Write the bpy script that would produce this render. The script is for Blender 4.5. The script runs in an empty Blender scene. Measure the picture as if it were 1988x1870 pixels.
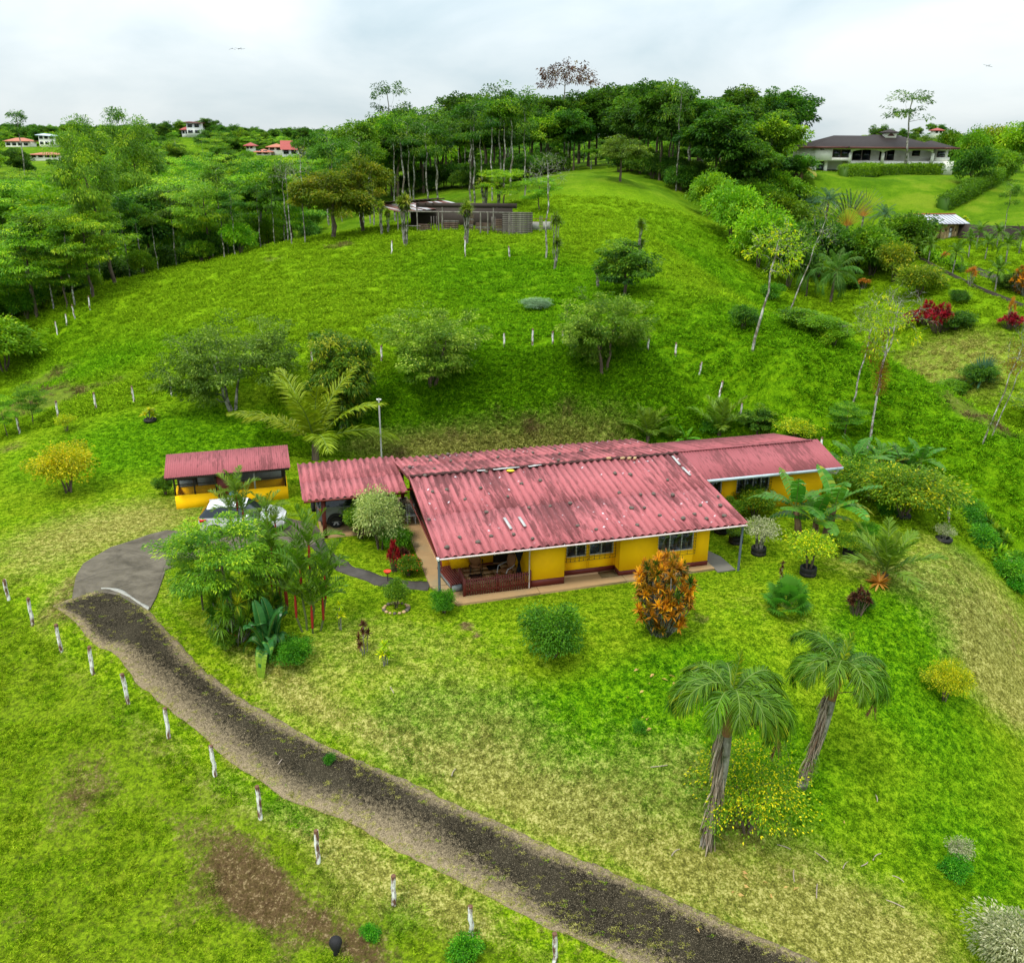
import bpy, math, random
import numpy as np
PI = math.pi
C = bpy.context.scene.collection
R = math.radians

# ------------------------------------------------------------ camera, sky, sun
PITCH, ROLL, CAMZ, FPX = R(20.5), R(0.4), 17.6, 1728.0
sc = bpy.context.scene
cam_data = bpy.data.cameras.new('camera')
cam_data.lens = 36.0*FPX/1988.0
cam_data.clip_start = 0.2
cam_data.clip_end = 30000
cam = bpy.data.objects.new('camera', cam_data)
C.objects.link(cam)
from mathutils import Matrix, Vector
cam.matrix_world = (Matrix.Translation((0, 0, CAMZ)) @ Matrix.Rotation(PI/2-PITCH, 4, 'X') @ Matrix.Rotation(ROLL, 4, 'Z'))
sc.camera = cam
sc.render.engine = 'CYCLES'
sc.cycles.max_bounces = 6
sc.cycles.transparent_max_bounces = 12
sc.view_settings.view_transform = 'Standard'
sc.view_settings.look = 'None'
sc.view_settings.exposure = 1.2
sc.view_settings.gamma = 1.0
SUN_EL, SUN_AZ = R(60), R(216)      # high sun behind thin cloud, behind the camera to the left
world = bpy.data.worlds.new('World')
sc.world = world
world.use_nodes = True
wn, wl = world.node_tree.nodes, world.node_tree.links
for nd in list(wn): wn.remove(nd)
def wnode(t, **k):
    n = wn.new(t)
    for a, b in k.items(): setattr(n, a, b)
    return n
out = wnode('ShaderNodeOutputWorld')
sky = wnode('ShaderNodeTexSky', sky_type='NISHITA')
sky.sun_disc = False; sky.sun_elevation = SUN_EL; sky.sun_rotation = SUN_AZ
bg1 = wnode('ShaderNodeBackground'); bg1.inputs[1].default_value = 0.07
bg2 = wnode('ShaderNodeBackground')
mixw = wnode('ShaderNodeMixShader'); mixw.inputs[0].default_value = 0.93
tc = wnode('ShaderNodeTexCoord')
sep = wnode('ShaderNodeSeparateXYZ')
wl.new(tc.outputs['Generated'], sep.inputs[0])
# project the view direction on a cloud layer so that clouds flatten towards the horizon
zz = wnode('ShaderNodeMath', operation='ADD'); zz.inputs[1].default_value = 0.42
za = wnode('ShaderNodeMath', operation='ABSOLUTE'); wl.new(sep.outputs[2], za.inputs[0]); wl.new(za.outputs[0], zz.inputs[0])
dv = wnode('ShaderNodeVectorMath', operation='DIVIDE')
cz = wnode('ShaderNodeCombineXYZ')
for i in range(3): wl.new(zz.outputs[0], cz.inputs[i])
wl.new(tc.outputs['Generated'], dv.inputs[0]); wl.new(cz.outputs[0], dv.inputs[1])
n1 = wnode('ShaderNodeTexNoise'); n1.inputs['Scale'].default_value = 1.7; n1.inputs['Detail'].default_value = 7; n1.inputs['Roughness'].default_value = 0.5; n1.inputs['Distortion'].default_value = 0.35
wl.new(dv.outputs[0], n1.inputs['Vector'])
rmp = wnode('ShaderNodeValToRGB')
e = rmp.color_ramp.elements
e[0].position = 0.32; e[0].color = (0.50, 0.64, 0.71, 1)
e[1].position = 0.66; e[1].color = (0.90, 0.965, 0.98, 1)
m_ = e.new(0.48); m_.color = (0.70, 0.80, 0.845, 1)
wl.new(n1.outputs[0], rmp.inputs[0]); wl.new(rmp.outputs[0], bg2.inputs[0])
# an overcast sky is brighter towards the zenith than at the horizon
zc_ = wnode('ShaderNodeMath', operation='MAXIMUM'); zc_.inputs[1].default_value = 0.0; wl.new(sep.outputs[2], zc_.inputs[0])
grad = wnode('ShaderNodeMath', operation='MULTIPLY_ADD'); grad.inputs[1].default_value = 1.15; grad.inputs[2].default_value = 0.385
wl.new(zc_.outputs[0], grad.inputs[0]); wl.new(grad.outputs[0], bg2.inputs[1])
wl.new(sky.outputs[0], bg1.inputs[0])
wl.new(bg1.outputs[0], mixw.inputs[1]); wl.new(bg2.outputs[0], mixw.inputs[2]); wl.new(mixw.outputs[0], out.inputs[0])
sun_d = bpy.data.lights.new('sun', 'SUN'); sun_d.energy = 1.5; sun_d.angle = R(10); sun_d.color = (1, 0.95, 0.86)
sun = bpy.data.objects.new('sun', sun_d); C.objects.link(sun)
sdir = Vector((math.sin(SUN_AZ)*math.cos(SUN_EL), math.cos(SUN_AZ)*math.cos(SUN_EL), math.sin(SUN_EL)))
sun.rotation_euler = sdir.to_track_quat('Z', 'Y').to_euler()

# ------------------------------------------------------------ camera maths: which place on the ground a point of the photo shows
def ray(px, py):
    dx, dy = px-994.0, py-935.0
    cr, sr = math.cos(ROLL), math.sin(ROLL)
    U = dx*cr+dy*sr; V = -dx*sr+dy*cr
    x = U/FPX; y = -V/FPX
    c, s = math.cos(PITCH), math.sin(PITCH)
    return np.array([x, c+y*s, -s+y*c])
def onplane(px, py, z):
    d = ray(px, py); t = (z-CAMZ)/d[2]
    return np.array([0, 0, CAMZ])+t*d
def proj(P):
    x, y, z = P[0], P[1], P[2]-CAMZ
    c, s = math.cos(PITCH), math.sin(PITCH)
    zc = y*c-z*s; yc = y*s+z*c
    u = FPX*x/zc; v = -FPX*yc/zc
    cr, sr = math.cos(ROLL), math.sin(ROLL)
    return 994+u*cr-v*sr, 935+u*sr+v*cr, zc

# ------------------------------------------------------------ terrain
CP = '''1042 1165 0|1385 1118 0|858 1178 0|700 1090 0|600 1050 0|345 995 0|560 970 0|1450 1100 0|1600 1050 0|1500 1150 0|1700 1080 .05|1600 1000 .1|1750 1010 .15
900 868 .2|1200 845 .25|640 905 .1|450 880 .2|250 930 0|100 960 -.2|1000 835 .6|700 845 .5|500 840 .6|1100 700 4.3|900 725 3.7|1000 790 1.8|1250 720 4|1000 668 4.9|1250 680 4.8
740 700 3.9|550 720 3.1|330 768 1.8|105 812 .5|20 852 -.3|450 800 1.3|200 880 .2|900 600 6|900 520 7.6|900 458 9.2|1020 455 9.2|640 470 8.6|500 500 7.2|330 530 5.4|130 590 3|60 690 -.5|50 750 -1.8
850 420 9.6|900 395 10.3|1120 400 11|1130 337 14.3|1205 350 13.6|1250 362 12.6|1340 400 10|1420 440 8|1480 500 5|1560 580 1.5|1640 680 -2|1760 760 -3.6|1980 860 -5.2
1268 470 8.6|1400 600 6.6|1520 715 4.6|1640 790 2.6|1860 890 .7|1980 930 -.4|1398 775 2.3|1440 815 1.3|1313 700 4.2|1360 735 3.3|1230 540 7.4|1150 600 6.4|1330 560 7.3
1700 860 1|1850 960 -1|1900 1000 -1.8|1980 1080 -3.6|1830 990 -.1|1855 1060 -.4|1880 1130 -.8|1890 1250 -1.6|1960 1108 -3|1985 1300 -3.8|1900 1330 -2.7|1980 1500 -3.9|1850 1340 -2.2|1980 1700 -4.4|1980 1860 -4.5
1850 1650 -3.7|1600 1700 -3.1|1550 1530 -2.3|1365 1640 -2.4|1200 1500 -1.6|1500 1300 -.6|1700 1300 -1.2|1650 1200 -.35|1300 1180 0|1075 1270 -.2|800 1250 -.2|900 1350 -.7|700 1320 -.5|600 1270 -.2|480 1250 0
1000 1480 -1.6|800 1450 -1.5|700 1400 -1.1|180 1100 .2|330 1060 0|230 1150 .2|200 1200 -.1|300 1300 -.7|400 1380 -1.1|500 1430 -1.5|600 1520 -1.9|800 1620 -2.3|1000 1700 -2.7|1200 1780 -3|1450 1860 -3.4
100 1060 0|50 1200 -.2|100 1300 -.8|240 1365 -.6|100 1500 -1.6|300 1500 -1.5|500 1590 -1.8|620 1680 -2.2|765 1760 -2.6|915 1820 -2.9|100 1800 -2.8|500 1800 -2.9|700 1865 -3.1
1640 560 2|1800 700 -1.2|1800 600 2|1900 760 -2.4|1980 700 -.2|1980 560 4|1800 520 5|1830 470 7|1930 440 8.4|1930 360 12.3|1700 400 10.5|1590 345 13.5|1700 345 13.5|1850 345 13.5|1640 480 5|1700 450 7'''
cps = []
for s_ in CP.replace('\n', '|').split('|'):
    a_, b_, c_ = [float(v) for v in s_.split()]
    q_ = onplane(a_, b_, c_); cps.append(q_)
for w_ in [(-60,112,-3),(-40,125,1),(-95,95,-7),(-120,140,-6),(-60,160,2),(-160,200,0),(-30,170,8),(0,165,12),(0,230,13),(60,160,13),(60,230,15.3),(90,250,16),(150,220,14),(150,120,6),(110,60,-6),(150,60,-6),
           (80,30,-9),(60,10,-8),(20,-20,-7),(-20,-20,-6),(-60,10,-6),(-80,50,-6),(-50,75,-3),(-45,60,-1.5),(200,20,-10),(200,250,15),(-200,60,-10),(-200,270,4),(-90,260,6),(0,290,14),(-60,-60,-10),(60,-60,-12),(0,-120,-14),(200,-80,-14),(-200,-80,-12)]:
    cps.append(np.array(w_, float))
cps = np.array(cps)
def _k(r2): return 0.5*r2*np.log(r2+1e-9)
def _solve():
    X = cps[:, :2]/50.0; z = cps[:, 2]; n = len(X)
    K = _k(((X[:, None]-X[None])**2).sum(-1))+np.eye(n)*2e-4
    P = np.c_[np.ones(n), X]
    A = np.zeros((n+3, n+3)); A[:n, :n] = K; A[:n, n:] = P; A[n:, :n] = P.T
    return np.linalg.solve(A, np.r_[z, 0, 0, 0])
_w = _solve()
def vnoise(x, y, s, seed=0):
    x = x/s+seed*17.13; y = y/s-seed*9.7
    xi = np.floor(x); yi = np.floor(y); fx = x-xi; fy = y-yi
    fx = fx*fx*(3-2*fx); fy = fy*fy*(3-2*fy)
    def hsh(a, b):
        v = np.sin(a*127.1+b*311.7+seed*74.7)*43758.5453
        return v-np.floor(v)
    return ((hsh(xi, yi)*(1-fx)+hsh(xi+1, yi)*fx)*(1-fy)+(hsh(xi, yi+1)*(1-fx)+hsh(xi+1, yi+1)*fx)*fy)*2-1
def sstep(a, b, x):
    t = np.clip((x-a)/(b-a), 0, 1); return t*t*(3-2*t)
def pip(x, y, poly):
    x = np.asarray(x); ins = np.zeros(x.shape, bool); n = len(poly)
    for i in range(n):
        x1, y1 = poly[i][:2]; x2, y2 = poly[(i+1) % n][:2]
        c = ((y1 > y) != (y2 > y)) & (x < (x2-x1)*(y-y1)/((y2-y1) or 1e-9)+x1)
        ins ^= c
    return ins
def pdist(x, y, line):
    """distance to a polyline"""
    d = np.full(np.shape(x), 1e9)
    for (x1, y1), (x2, y2) in zip(line[:-1], line[1:]):
        vx, vy = x2-x1, y2-y1; L = vx*vx+vy*vy+1e-9
        t = np.clip(((x-x1)*vx+(y-y1)*vy)/L, 0, 1)
        d = np.minimum(d, np.hypot(x-x1-t*vx, y-y1-t*vy))
    return d
def tps(x, y):
    X = np.stack([x, y], -1)/50.0; o = np.zeros(len(x))
    for i in range(0, len(x), 20000):
        b = X[i:i+20000]
        r2 = (b*b).sum(1)[:, None]+(cps[:, :2]**2).sum(1)[None]/2500.0-2*b@(cps[:, :2].T/50.0)
        r2 = np.maximum(r2, 0)
        o[i:i+20000] = _k(r2)@_w[:-3]+_w[-3]+b@_w[-2:]
    return o
HOUSES = []      # (x, y, base z) of the far houses: each stands on its own rise
for px_, py_, Y_h in [(34,286,500),(92,284,490),(86,310,400),(377,262,480),(571,304,330),(535,296,350),(510,304,345),(485,293,370),(1822,262,480)]:
    d_ = ray(px_, py_); HOUSES.append((float(d_[0]*Y_h/d_[1]), float(Y_h), float(CAMZ+d_[2]*Y_h/d_[1])))
_HA = np.array([-2.92, 32.08]); _HU = np.array([math.cos(R(15.67)), math.sin(R(15.67))])
def height(x, y, rough=True):
    x = np.atleast_1d(np.asarray(x, float)); y = np.atleast_1d(np.asarray(y, float))
    r = np.hypot(x, y-60)
    z = np.zeros(len(x)); m = r < 330
    if m.any(): z[m] = tps(x[m], y[m])
    far = 12+4.5*vnoise(x, y, 260, 1)+2.5*vnoise(x, y, 120, 2)+sstep(300, 700, r)*(4+3*sstep(0, -200, x))-sstep(700, 1500, r)*26
    far = far-sstep(20, -150, y)*26
    k = sstep(200, 310, r)
    z = z*(1-k)+far*k
    for hx, hy, hz in HOUSES:
        d2 = (x-hx)**2+((y-hy-5)*.8)**2; g = np.exp(-d2/(24.0**2)); base = 15.0 if hy > 250 else 10.0
        z = z*(1-g)+(hz-.3)*g
    la = (x-_HA[0])*_HU[0]+(y-_HA[1])*_HU[1]; ls = -(x-_HA[0])*_HU[1]+(y-_HA[1])*_HU[0]
    dpad = np.maximum(np.maximum(-11.8-la, la-22.6), np.maximum(0.4-ls, ls-15.2)); pad = sstep(2.2, 0.0, dpad)*sstep(-16, -12, la-0*ls)
    z = z*(1-pad)+0.0*pad
    if rough:
        a = np.maximum(sstep(59.5, 64, y), 0.0)
        a = np.maximum(a, sstep(17, 22, x)*sstep(40, 46, y+0*x))
        a = np.maximum(a, sstep(-1.3, -2.4, x+0.0*y+(y-20)*0.92)*0.55*sstep(33, 30, y))
        z = z+a*(0.16*vnoise(x, y, 2.3, 3)+0.10*vnoise(x, y, 1.05, 4)+0.06*vnoise(x*0.5, y, 0.6, 5))
        z = z+0.03*vnoise(x, y, 1.7, 6)*(1-a)*sstep(0, 1, np.abs(y-38)-6)
    return z
_T = np.geomspace(12, 1600, 700)
def at(px, py, lift=0.0):
    d = ray(px, py)
    P = np.array([0, 0, CAMZ])+_T[:, None]*d
    f = P[:, 2]-height(P[:, 0], P[:, 1])-lift
    i = np.argmax(f < 0)
    if f[i] >= 0: i = len(_T)-1
    lo, hi = _T[max(i-1, 0)], _T[i]
    for _ in range(3):
        tt = np.linspace(lo, hi, 9); Q = np.array([0, 0, CAMZ])+tt[:, None]*d
        g = Q[:, 2]-height(Q[:, 0], Q[:, 1])-lift
        j = np.argmax(g < 0)
        if g[j] >= 0: j = 8
        lo, hi = tt[max(j-1, 0)], tt[j]
    q = np.array([0, 0, CAMZ])+hi*d
    return Vector((float(q[0]), float(q[1]), float(q[2])))
def gz(x, y): return float(height(x, y)[0])

# ------------------------------------------------------------ helpers
def label(o, lab=None, cat=None, group=None, kind=None):
    if lab: o['label'] = lab
    if cat: o['category'] = cat
    if group: o['group'] = group
    if kind: o['kind'] = kind
    return o
def thing(name, lab, cat, loc=(0, 0, 0), rz=0.0, group=None):
    o = bpy.data.objects.new(name, None); C.objects.link(o)
    o.location = loc; o.rotation_euler = (0, 0, rz); o.empty_display_size = 0.3
    return label(o, lab, cat, group)
def link(name, me, parent=None, loc=None, rot=None, scale=None):
    o = bpy.data.objects.new(name, me); C.objects.link(o)
    if parent is not None: o.parent = parent
    if loc is not None: o.location = loc
    if rot is not None: o.rotation_euler = rot
    if scale is not None: o.scale = scale
    return o
class MB:
    def __init__(s): s.V = []; s.F3 = []; s.F4 = []; s.M3 = []; s.M4 = []; s.A = []; s.n = 0
    def add(s, V, F, mat=0, var=0.5):
        V = np.asarray(V, float).reshape(-1, 3); F = np.asarray(F, int)
        if not len(F): return
        if F.shape[1] == 3: s.F3.append(F+s.n); s.M3.append(np.full(len(F), mat))
        else: s.F4.append(F+s.n); s.M4.append(np.full(len(F), mat))
        s.V.append(V); s.A.append(np.broadcast_to(np.asarray(var, float), (len(V),)).copy()); s.n += len(V)
    def box(s, x0, x1, y0, y1, z0, z1, mat=0, var=0.5, M=None):
        V = np.array([[x, y, z] for z in (z0, z1) for y in (y0, y1) for x in (x0, x1)], float)
        if M is not None: V = V@np.array(M)[:3, :3].T+np.array(M)[:3, 3]
        s.add(V, [[0, 2, 3, 1], [4, 5, 7, 6], [0, 1, 5, 4], [2, 6, 7, 3], [0, 4, 6, 2], [1, 3, 7, 5]], mat, var)
    def prism(s, poly, z0, z1, mat=0, var=0.5):
        n = len(poly); V = [(p[0], p[1], z0) for p in poly]+[(p[0], p[1], z1) for p in poly]
        F = [[i, (i+1) % n, n+(i+1) % n, n+i] for i in range(n)]
        s.add(V, F, mat, var)
        c = np.mean(np.array(poly), 0)
        for zz_, fl in ((z0, 1), (z1, 0)):
            VV = [(p[0], p[1], zz_) for p in poly]+[(c[0], c[1], zz_)]
            FF = [[i, (i+1) % n, n] if not fl else [(i+1) % n, i, n] for i in range(n)]
            s.add(VV, FF, mat, var)
    def tube(s, P, r, seg=6, mat=0, var=0.5, cap=True):
        P = np.asarray(P, float); n = len(P); r = np.broadcast_to(np.asarray(r, float), (n,))
        T = np.gradient(P, axis=0); T /= np.linalg.norm(T, axis=1)[:, None]+1e-9
        up = np.array([0, 0, 1.0]) if abs(T[0][2]) < 0.9 else np.array([1.0, 0, 0])
        U = np.cross(T, up); U /= np.linalg.norm(U, axis=1)[:, None]+1e-9
        W = np.cross(T, U)
        a = np.arange(seg)*2*PI/seg
        V = P[:, None]+r[:, None, None]*(np.cos(a)[None, :, None]*U[:, None]+np.sin(a)[None, :, None]*W[:, None])
        i, j = np.meshgrid(np.arange(n-1), np.arange(seg), indexing='ij'); j2 = (j+1) % seg
        F = np.stack([i*seg+j, i*seg+j2, (i+1)*seg+j2, (i+1)*seg+j], -1).reshape(-1, 4)
        s.add(V.reshape(-1, 3), F, mat, var)
        if cap:
            for k, rev in ((0, 0), (n-1, 1)):
                VV = np.r_[V[k], P[k:k+1]]
                FF = [[q, (q+1) % seg, seg] if rev else [(q+1) % seg, q, seg] for q in range(seg)]
                s.add(VV, FF, mat, var)
    def lathe(s, prof, seg=12, mat=0, var=0.5, c=(0, 0, 0)):
        n = len(prof); a = np.arange(seg)*2*PI/seg
        V = np.array([[(c[0]+r*math.cos(t), c[1]+r*math.sin(t), c[2]+z) for t in a] for r, z in prof]).reshape(-1, 3)
        F = [[i*seg+j, i*seg+(j+1) % seg, (i+1)*seg+(j+1) % seg, (i+1)*seg+j] for i in range(n-1) for j in range(seg)]
        s.add(V, F, mat, var)
    def mesh(s, name, mats, smooth=False):
        me = bpy.data.meshes.new(name)
        V = np.concatenate(s.V); A = np.concatenate(s.A)
        F3 = np.concatenate(s.F3) if s.F3 else np.zeros((0, 3), int); F4 = np.concatenate(s.F4) if s.F4 else np.zeros((0, 4), int)
        M = np.concatenate([np.concatenate(s.M3) if s.M3 else np.zeros(0, int), np.concatenate(s.M4) if s.M4 else np.zeros(0, int)])
        L = np.concatenate([F3.ravel(), F4.ravel()])
        me.vertices.add(len(V)); me.vertices.foreach_set('co', V.ravel())
        me.loops.add(len(L)); me.loops.foreach_set('vertex_index', L)
        st = np.concatenate([np.arange(len(F3))*3, len(F3)*3+np.arange(len(F4))*4])
        me.polygons.add(len(st)); me.polygons.foreach_set('loop_start', st)
        at_ = me.attributes.new('v', 'FLOAT', 'POINT'); at_.data.foreach_set('value', A)
        if not isinstance(mats, (list, tuple)): mats = [mats]
        for m in mats: me.materials.append(m)
        if len(mats) > 1: me.polygons.foreach_set('material_index', M)
        if smooth: me.polygons.foreach_set('use_smooth', np.ones(len(st), bool))
        me.update(); me.validate()
        return me
    def obj(s, name, mats, parent=None, smooth=False, **k):
        return link(name, s.mesh(name, mats, smooth), parent, **k)

# ------------------------------------------------------------ materials
def nmat(name):
    m = bpy.data.materials.new(name); m.use_nodes = True
    nt = m.node_tree
    for n in list(nt.nodes): nt.nodes.remove(n)
    return m, nt
class NT:
    def __init__(s, nt): s.nt = nt
    def n(s, t, ins=None, **k):
        nd = s.nt.nodes.new(t)
        for a, b in k.items(): setattr(nd, a, b)
        for a, b in (ins or {}).items():
            if isinstance(b, bpy.types.NodeSocket): s.nt.links.new(b, nd.inputs[a])
            else: nd.inputs[a].default_value = b
        return nd
    def mix(s, f, a, b, mode='MIX'):
        nd = s.nt.nodes.new('ShaderNodeMix'); nd.data_type = 'RGBA'; nd.blend_type = mode
        for i, v in ((0, f), (6, a), (7, b)):
            if isinstance(v, bpy.types.NodeSocket): s.nt.links.new(v, nd.inputs[i])
            elif i and len(v) == 3: nd.inputs[i].default_value = (*v, 1)
            else: nd.inputs[i].default_value = v
        return nd.outputs[2]
    def math(s, op, a, b=0.0, c=None, clamp=False):
        nd = s.nt.nodes.new('ShaderNodeMath'); nd.operation = op; nd.use_clamp = clamp
        for i, v in ((0, a), (1, b), (2, c)):
            if v is None: continue
            if isinstance(v, bpy.types.NodeSocket): s.nt.links.new(v, nd.inputs[i])
            else: nd.inputs[i].default_value = v
        return nd.outputs[0]
    def ramp(s, f, stops):
        nd = s.nt.nodes.new('ShaderNodeValToRGB'); s.nt.links.new(f, nd.inputs[0])
        el = nd.color_ramp.elements
        while len(el) < len(stops): el.new(0.5)
        for e_, (p, c) in zip(el, stops):
            e_.position = p; e_.color = (*c, 1) if isinstance(c, (tuple, list)) else (c, c, c, 1)
        return nd.outputs[0]
    def noise(s, scale, vec=None, detail=3, rough=0.55, dist=0.0):
        i = {'Scale': scale, 'Detail': detail, 'Roughness': rough, 'Distortion': dist}
        if vec is not None: i['Vector'] = vec
        return s.n('ShaderNodeTexNoise', i).outputs[0]
    def finish(s, col, rough=0.7, spec=0.3, bump=None, bstr=0.3, bdist=0.02, trans=0.0, tcol=None, metal=0.0):
        p = s.n('ShaderNodeBsdfPrincipled', {'Roughness': rough, 'Specular IOR Level': spec, 'Metallic': metal})
        if isinstance(col, bpy.types.NodeSocket): s.nt.links.new(col, p.inputs['Base Color'])
        else: p.inputs['Base Color'].default_value = (*col, 1)
        if bump is not None:
            b = s.n('ShaderNodeBump', {'Strength': bstr, 'Distance': bdist, 'Height': bump})
            s.nt.links.new(b.outputs[0], p.inputs['Normal'])
        o = p.outputs[0]
        if trans:
            t = s.n('ShaderNodeBsdfTranslucent', {'Color': tcol if tcol is not None else col})
            mx = s.n('ShaderNodeMixShader', {0: trans, 1: o, 2: t.outputs[0]}); o = mx.outputs[0]
        s.n('ShaderNodeOutputMaterial', {0: o})
def objcoord(T, which='Object'): return T.n('ShaderNodeTexCoord').outputs[which]
def stretch(T, vec, sc_, rot=(0, 0, 0)):
    return T.n('ShaderNodeMapping', {'Vector': vec, 'Scale': sc_, 'Rotation': rot}).outputs[0]
def plain(name, col, rough=0.6, spec=0.3, var=0.18, scale=3.0, bump=0.15, metal=0.0, dirt=None):
    """paint, plaster, metal: one colour with faint wear and dirt"""
    m, nt = nmat(name); T = NT(nt); co = objcoord(T)
    f = T.noise(scale, co, 5, 0.6); f2 = T.noise(scale*9, co, 3)
    c = T.mix(f, tuple(v*(1-var) for v in col), tuple(min(1, v*(1+var)) for v in col))
    if dirt is not None:
        c = T.mix(T.ramp(T.noise(scale*0.6, co, 6, 0.65), [(0.52, 0.0), (0.72, 0.7)]), c, dirt)
    T.finish(c, rough, spec, f2, bump, 0.01, metal=metal)
    return m
def leafmat(name, c1, c2, c3=None, trans=0.42, rough=0.5, objvar=0.25):
    """c1..c2 by the leaf's own tone, c3 for the odd yellowing leaf"""
    m, nt = nmat(name); T = NT(nt)
    v = T.n('ShaderNodeAttribute', attribute_name='v').outputs['Fac']
    stops = [(0.0, c1), (0.8, c2)]+([(0.93, c3)] if c3 else [])
    c = T.ramp(v, stops)
    oi = T.n('ShaderNodeObjectInfo').outputs['Random']
    hv = T.n('ShaderNodeHueSaturation', {'Hue': T.math('MULTIPLY_ADD', oi, 0.024, 0.486), 'Saturation': 1.0,
             'Value': T.math('MULTIPLY_ADD', T.math('FRACT', T.math('MULTIPLY', oi, 7.31)), objvar*2, 1-objvar), 'Color': c}).outputs[0]
    tc_ = T.mix(1.0, hv, (1.25, 1.35, 0.7), 'MULTIPLY')
    T.finish(hv, rough, 0.18, trans=trans, tcol=tc_)
    return m
def barkmat(name, c1, c2, scale=6.0, lichen=None):
    m, nt = nmat(name); T = NT(nt); co = objcoord(T)
    v = stretch(T, co, (1, 1, 0.35))
    f = T.noise(scale, v, 5, 0.65)
    c = T.ramp(f, [(0.35, c1), (0.62, c2)])
    if lichen:
        c = T.mix(T.ramp(T.noise(scale*0.45, co, 4, 0.6), [(0.46, 0.0), (0.56, 1.0)]), c, lichen)
    T.finish(c, 0.85, 0.15, f, 0.5, 0.03)
    return m
# ------------------------------------------------------------ ground zones
# each patch: place in the photo, radius in metres, amount; channels: dry (straw), lush (deep green), dirt (bare earth)
def wpt(px, py): q = at(px, py); return (q.x, q.y)
DRIVE_L = [(104,1178),(144,1205),(180,1250),(252,1307),(313,1365),(382,1418),(460,1488),(557,1552),(657,1588),(781,1656),(869,1700),(965,1748),(1089,1812),(1217,1870),(1420,1965),(1700,2090)]
DRIVE_R = [(288,1183),(302,1202),(324,1226),(360,1265),(407,1312),(450,1344),(504,1378),(600,1434),(677,1468),(837,1540),(957,1592),(1077,1648),(1197,1697),(1325,1755),(1587,1870),(1900,2000)]
APRON = [(148,1120),(162,1096),(216,1064),(288,1040),(324,1031),(389,1036),(470,1020),(560,1008),(612,1020),(632,1046),(600,1064),(520,1064),(440,1072),(374,1088),(322,1108),(304,1160),(290,1186),(262,1176),(232,1158),(198,1152),(160,1158),(140,1166)]
FENCE1 = [(17,1165),(64,1214),(119,1265),(181,1310),(249,1366),(328,1432),(418,1507),(507,1588),(618,1674),(765,1757),(915,1818),(1077,1868)]
DRIVE_L = [(196,1147),(140,1163)]+DRIVE_L; DRIVE_R = [(232,1150),(286,1180)]+DRIVE_R
dL = [wpt(*p) for p in DRIVE_L]; dR = [wpt(*p) for p in DRIVE_R]; apron = [wpt(*p) for p in APRON]
f1 = [wpt(*p) for p in FENCE1]
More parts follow.
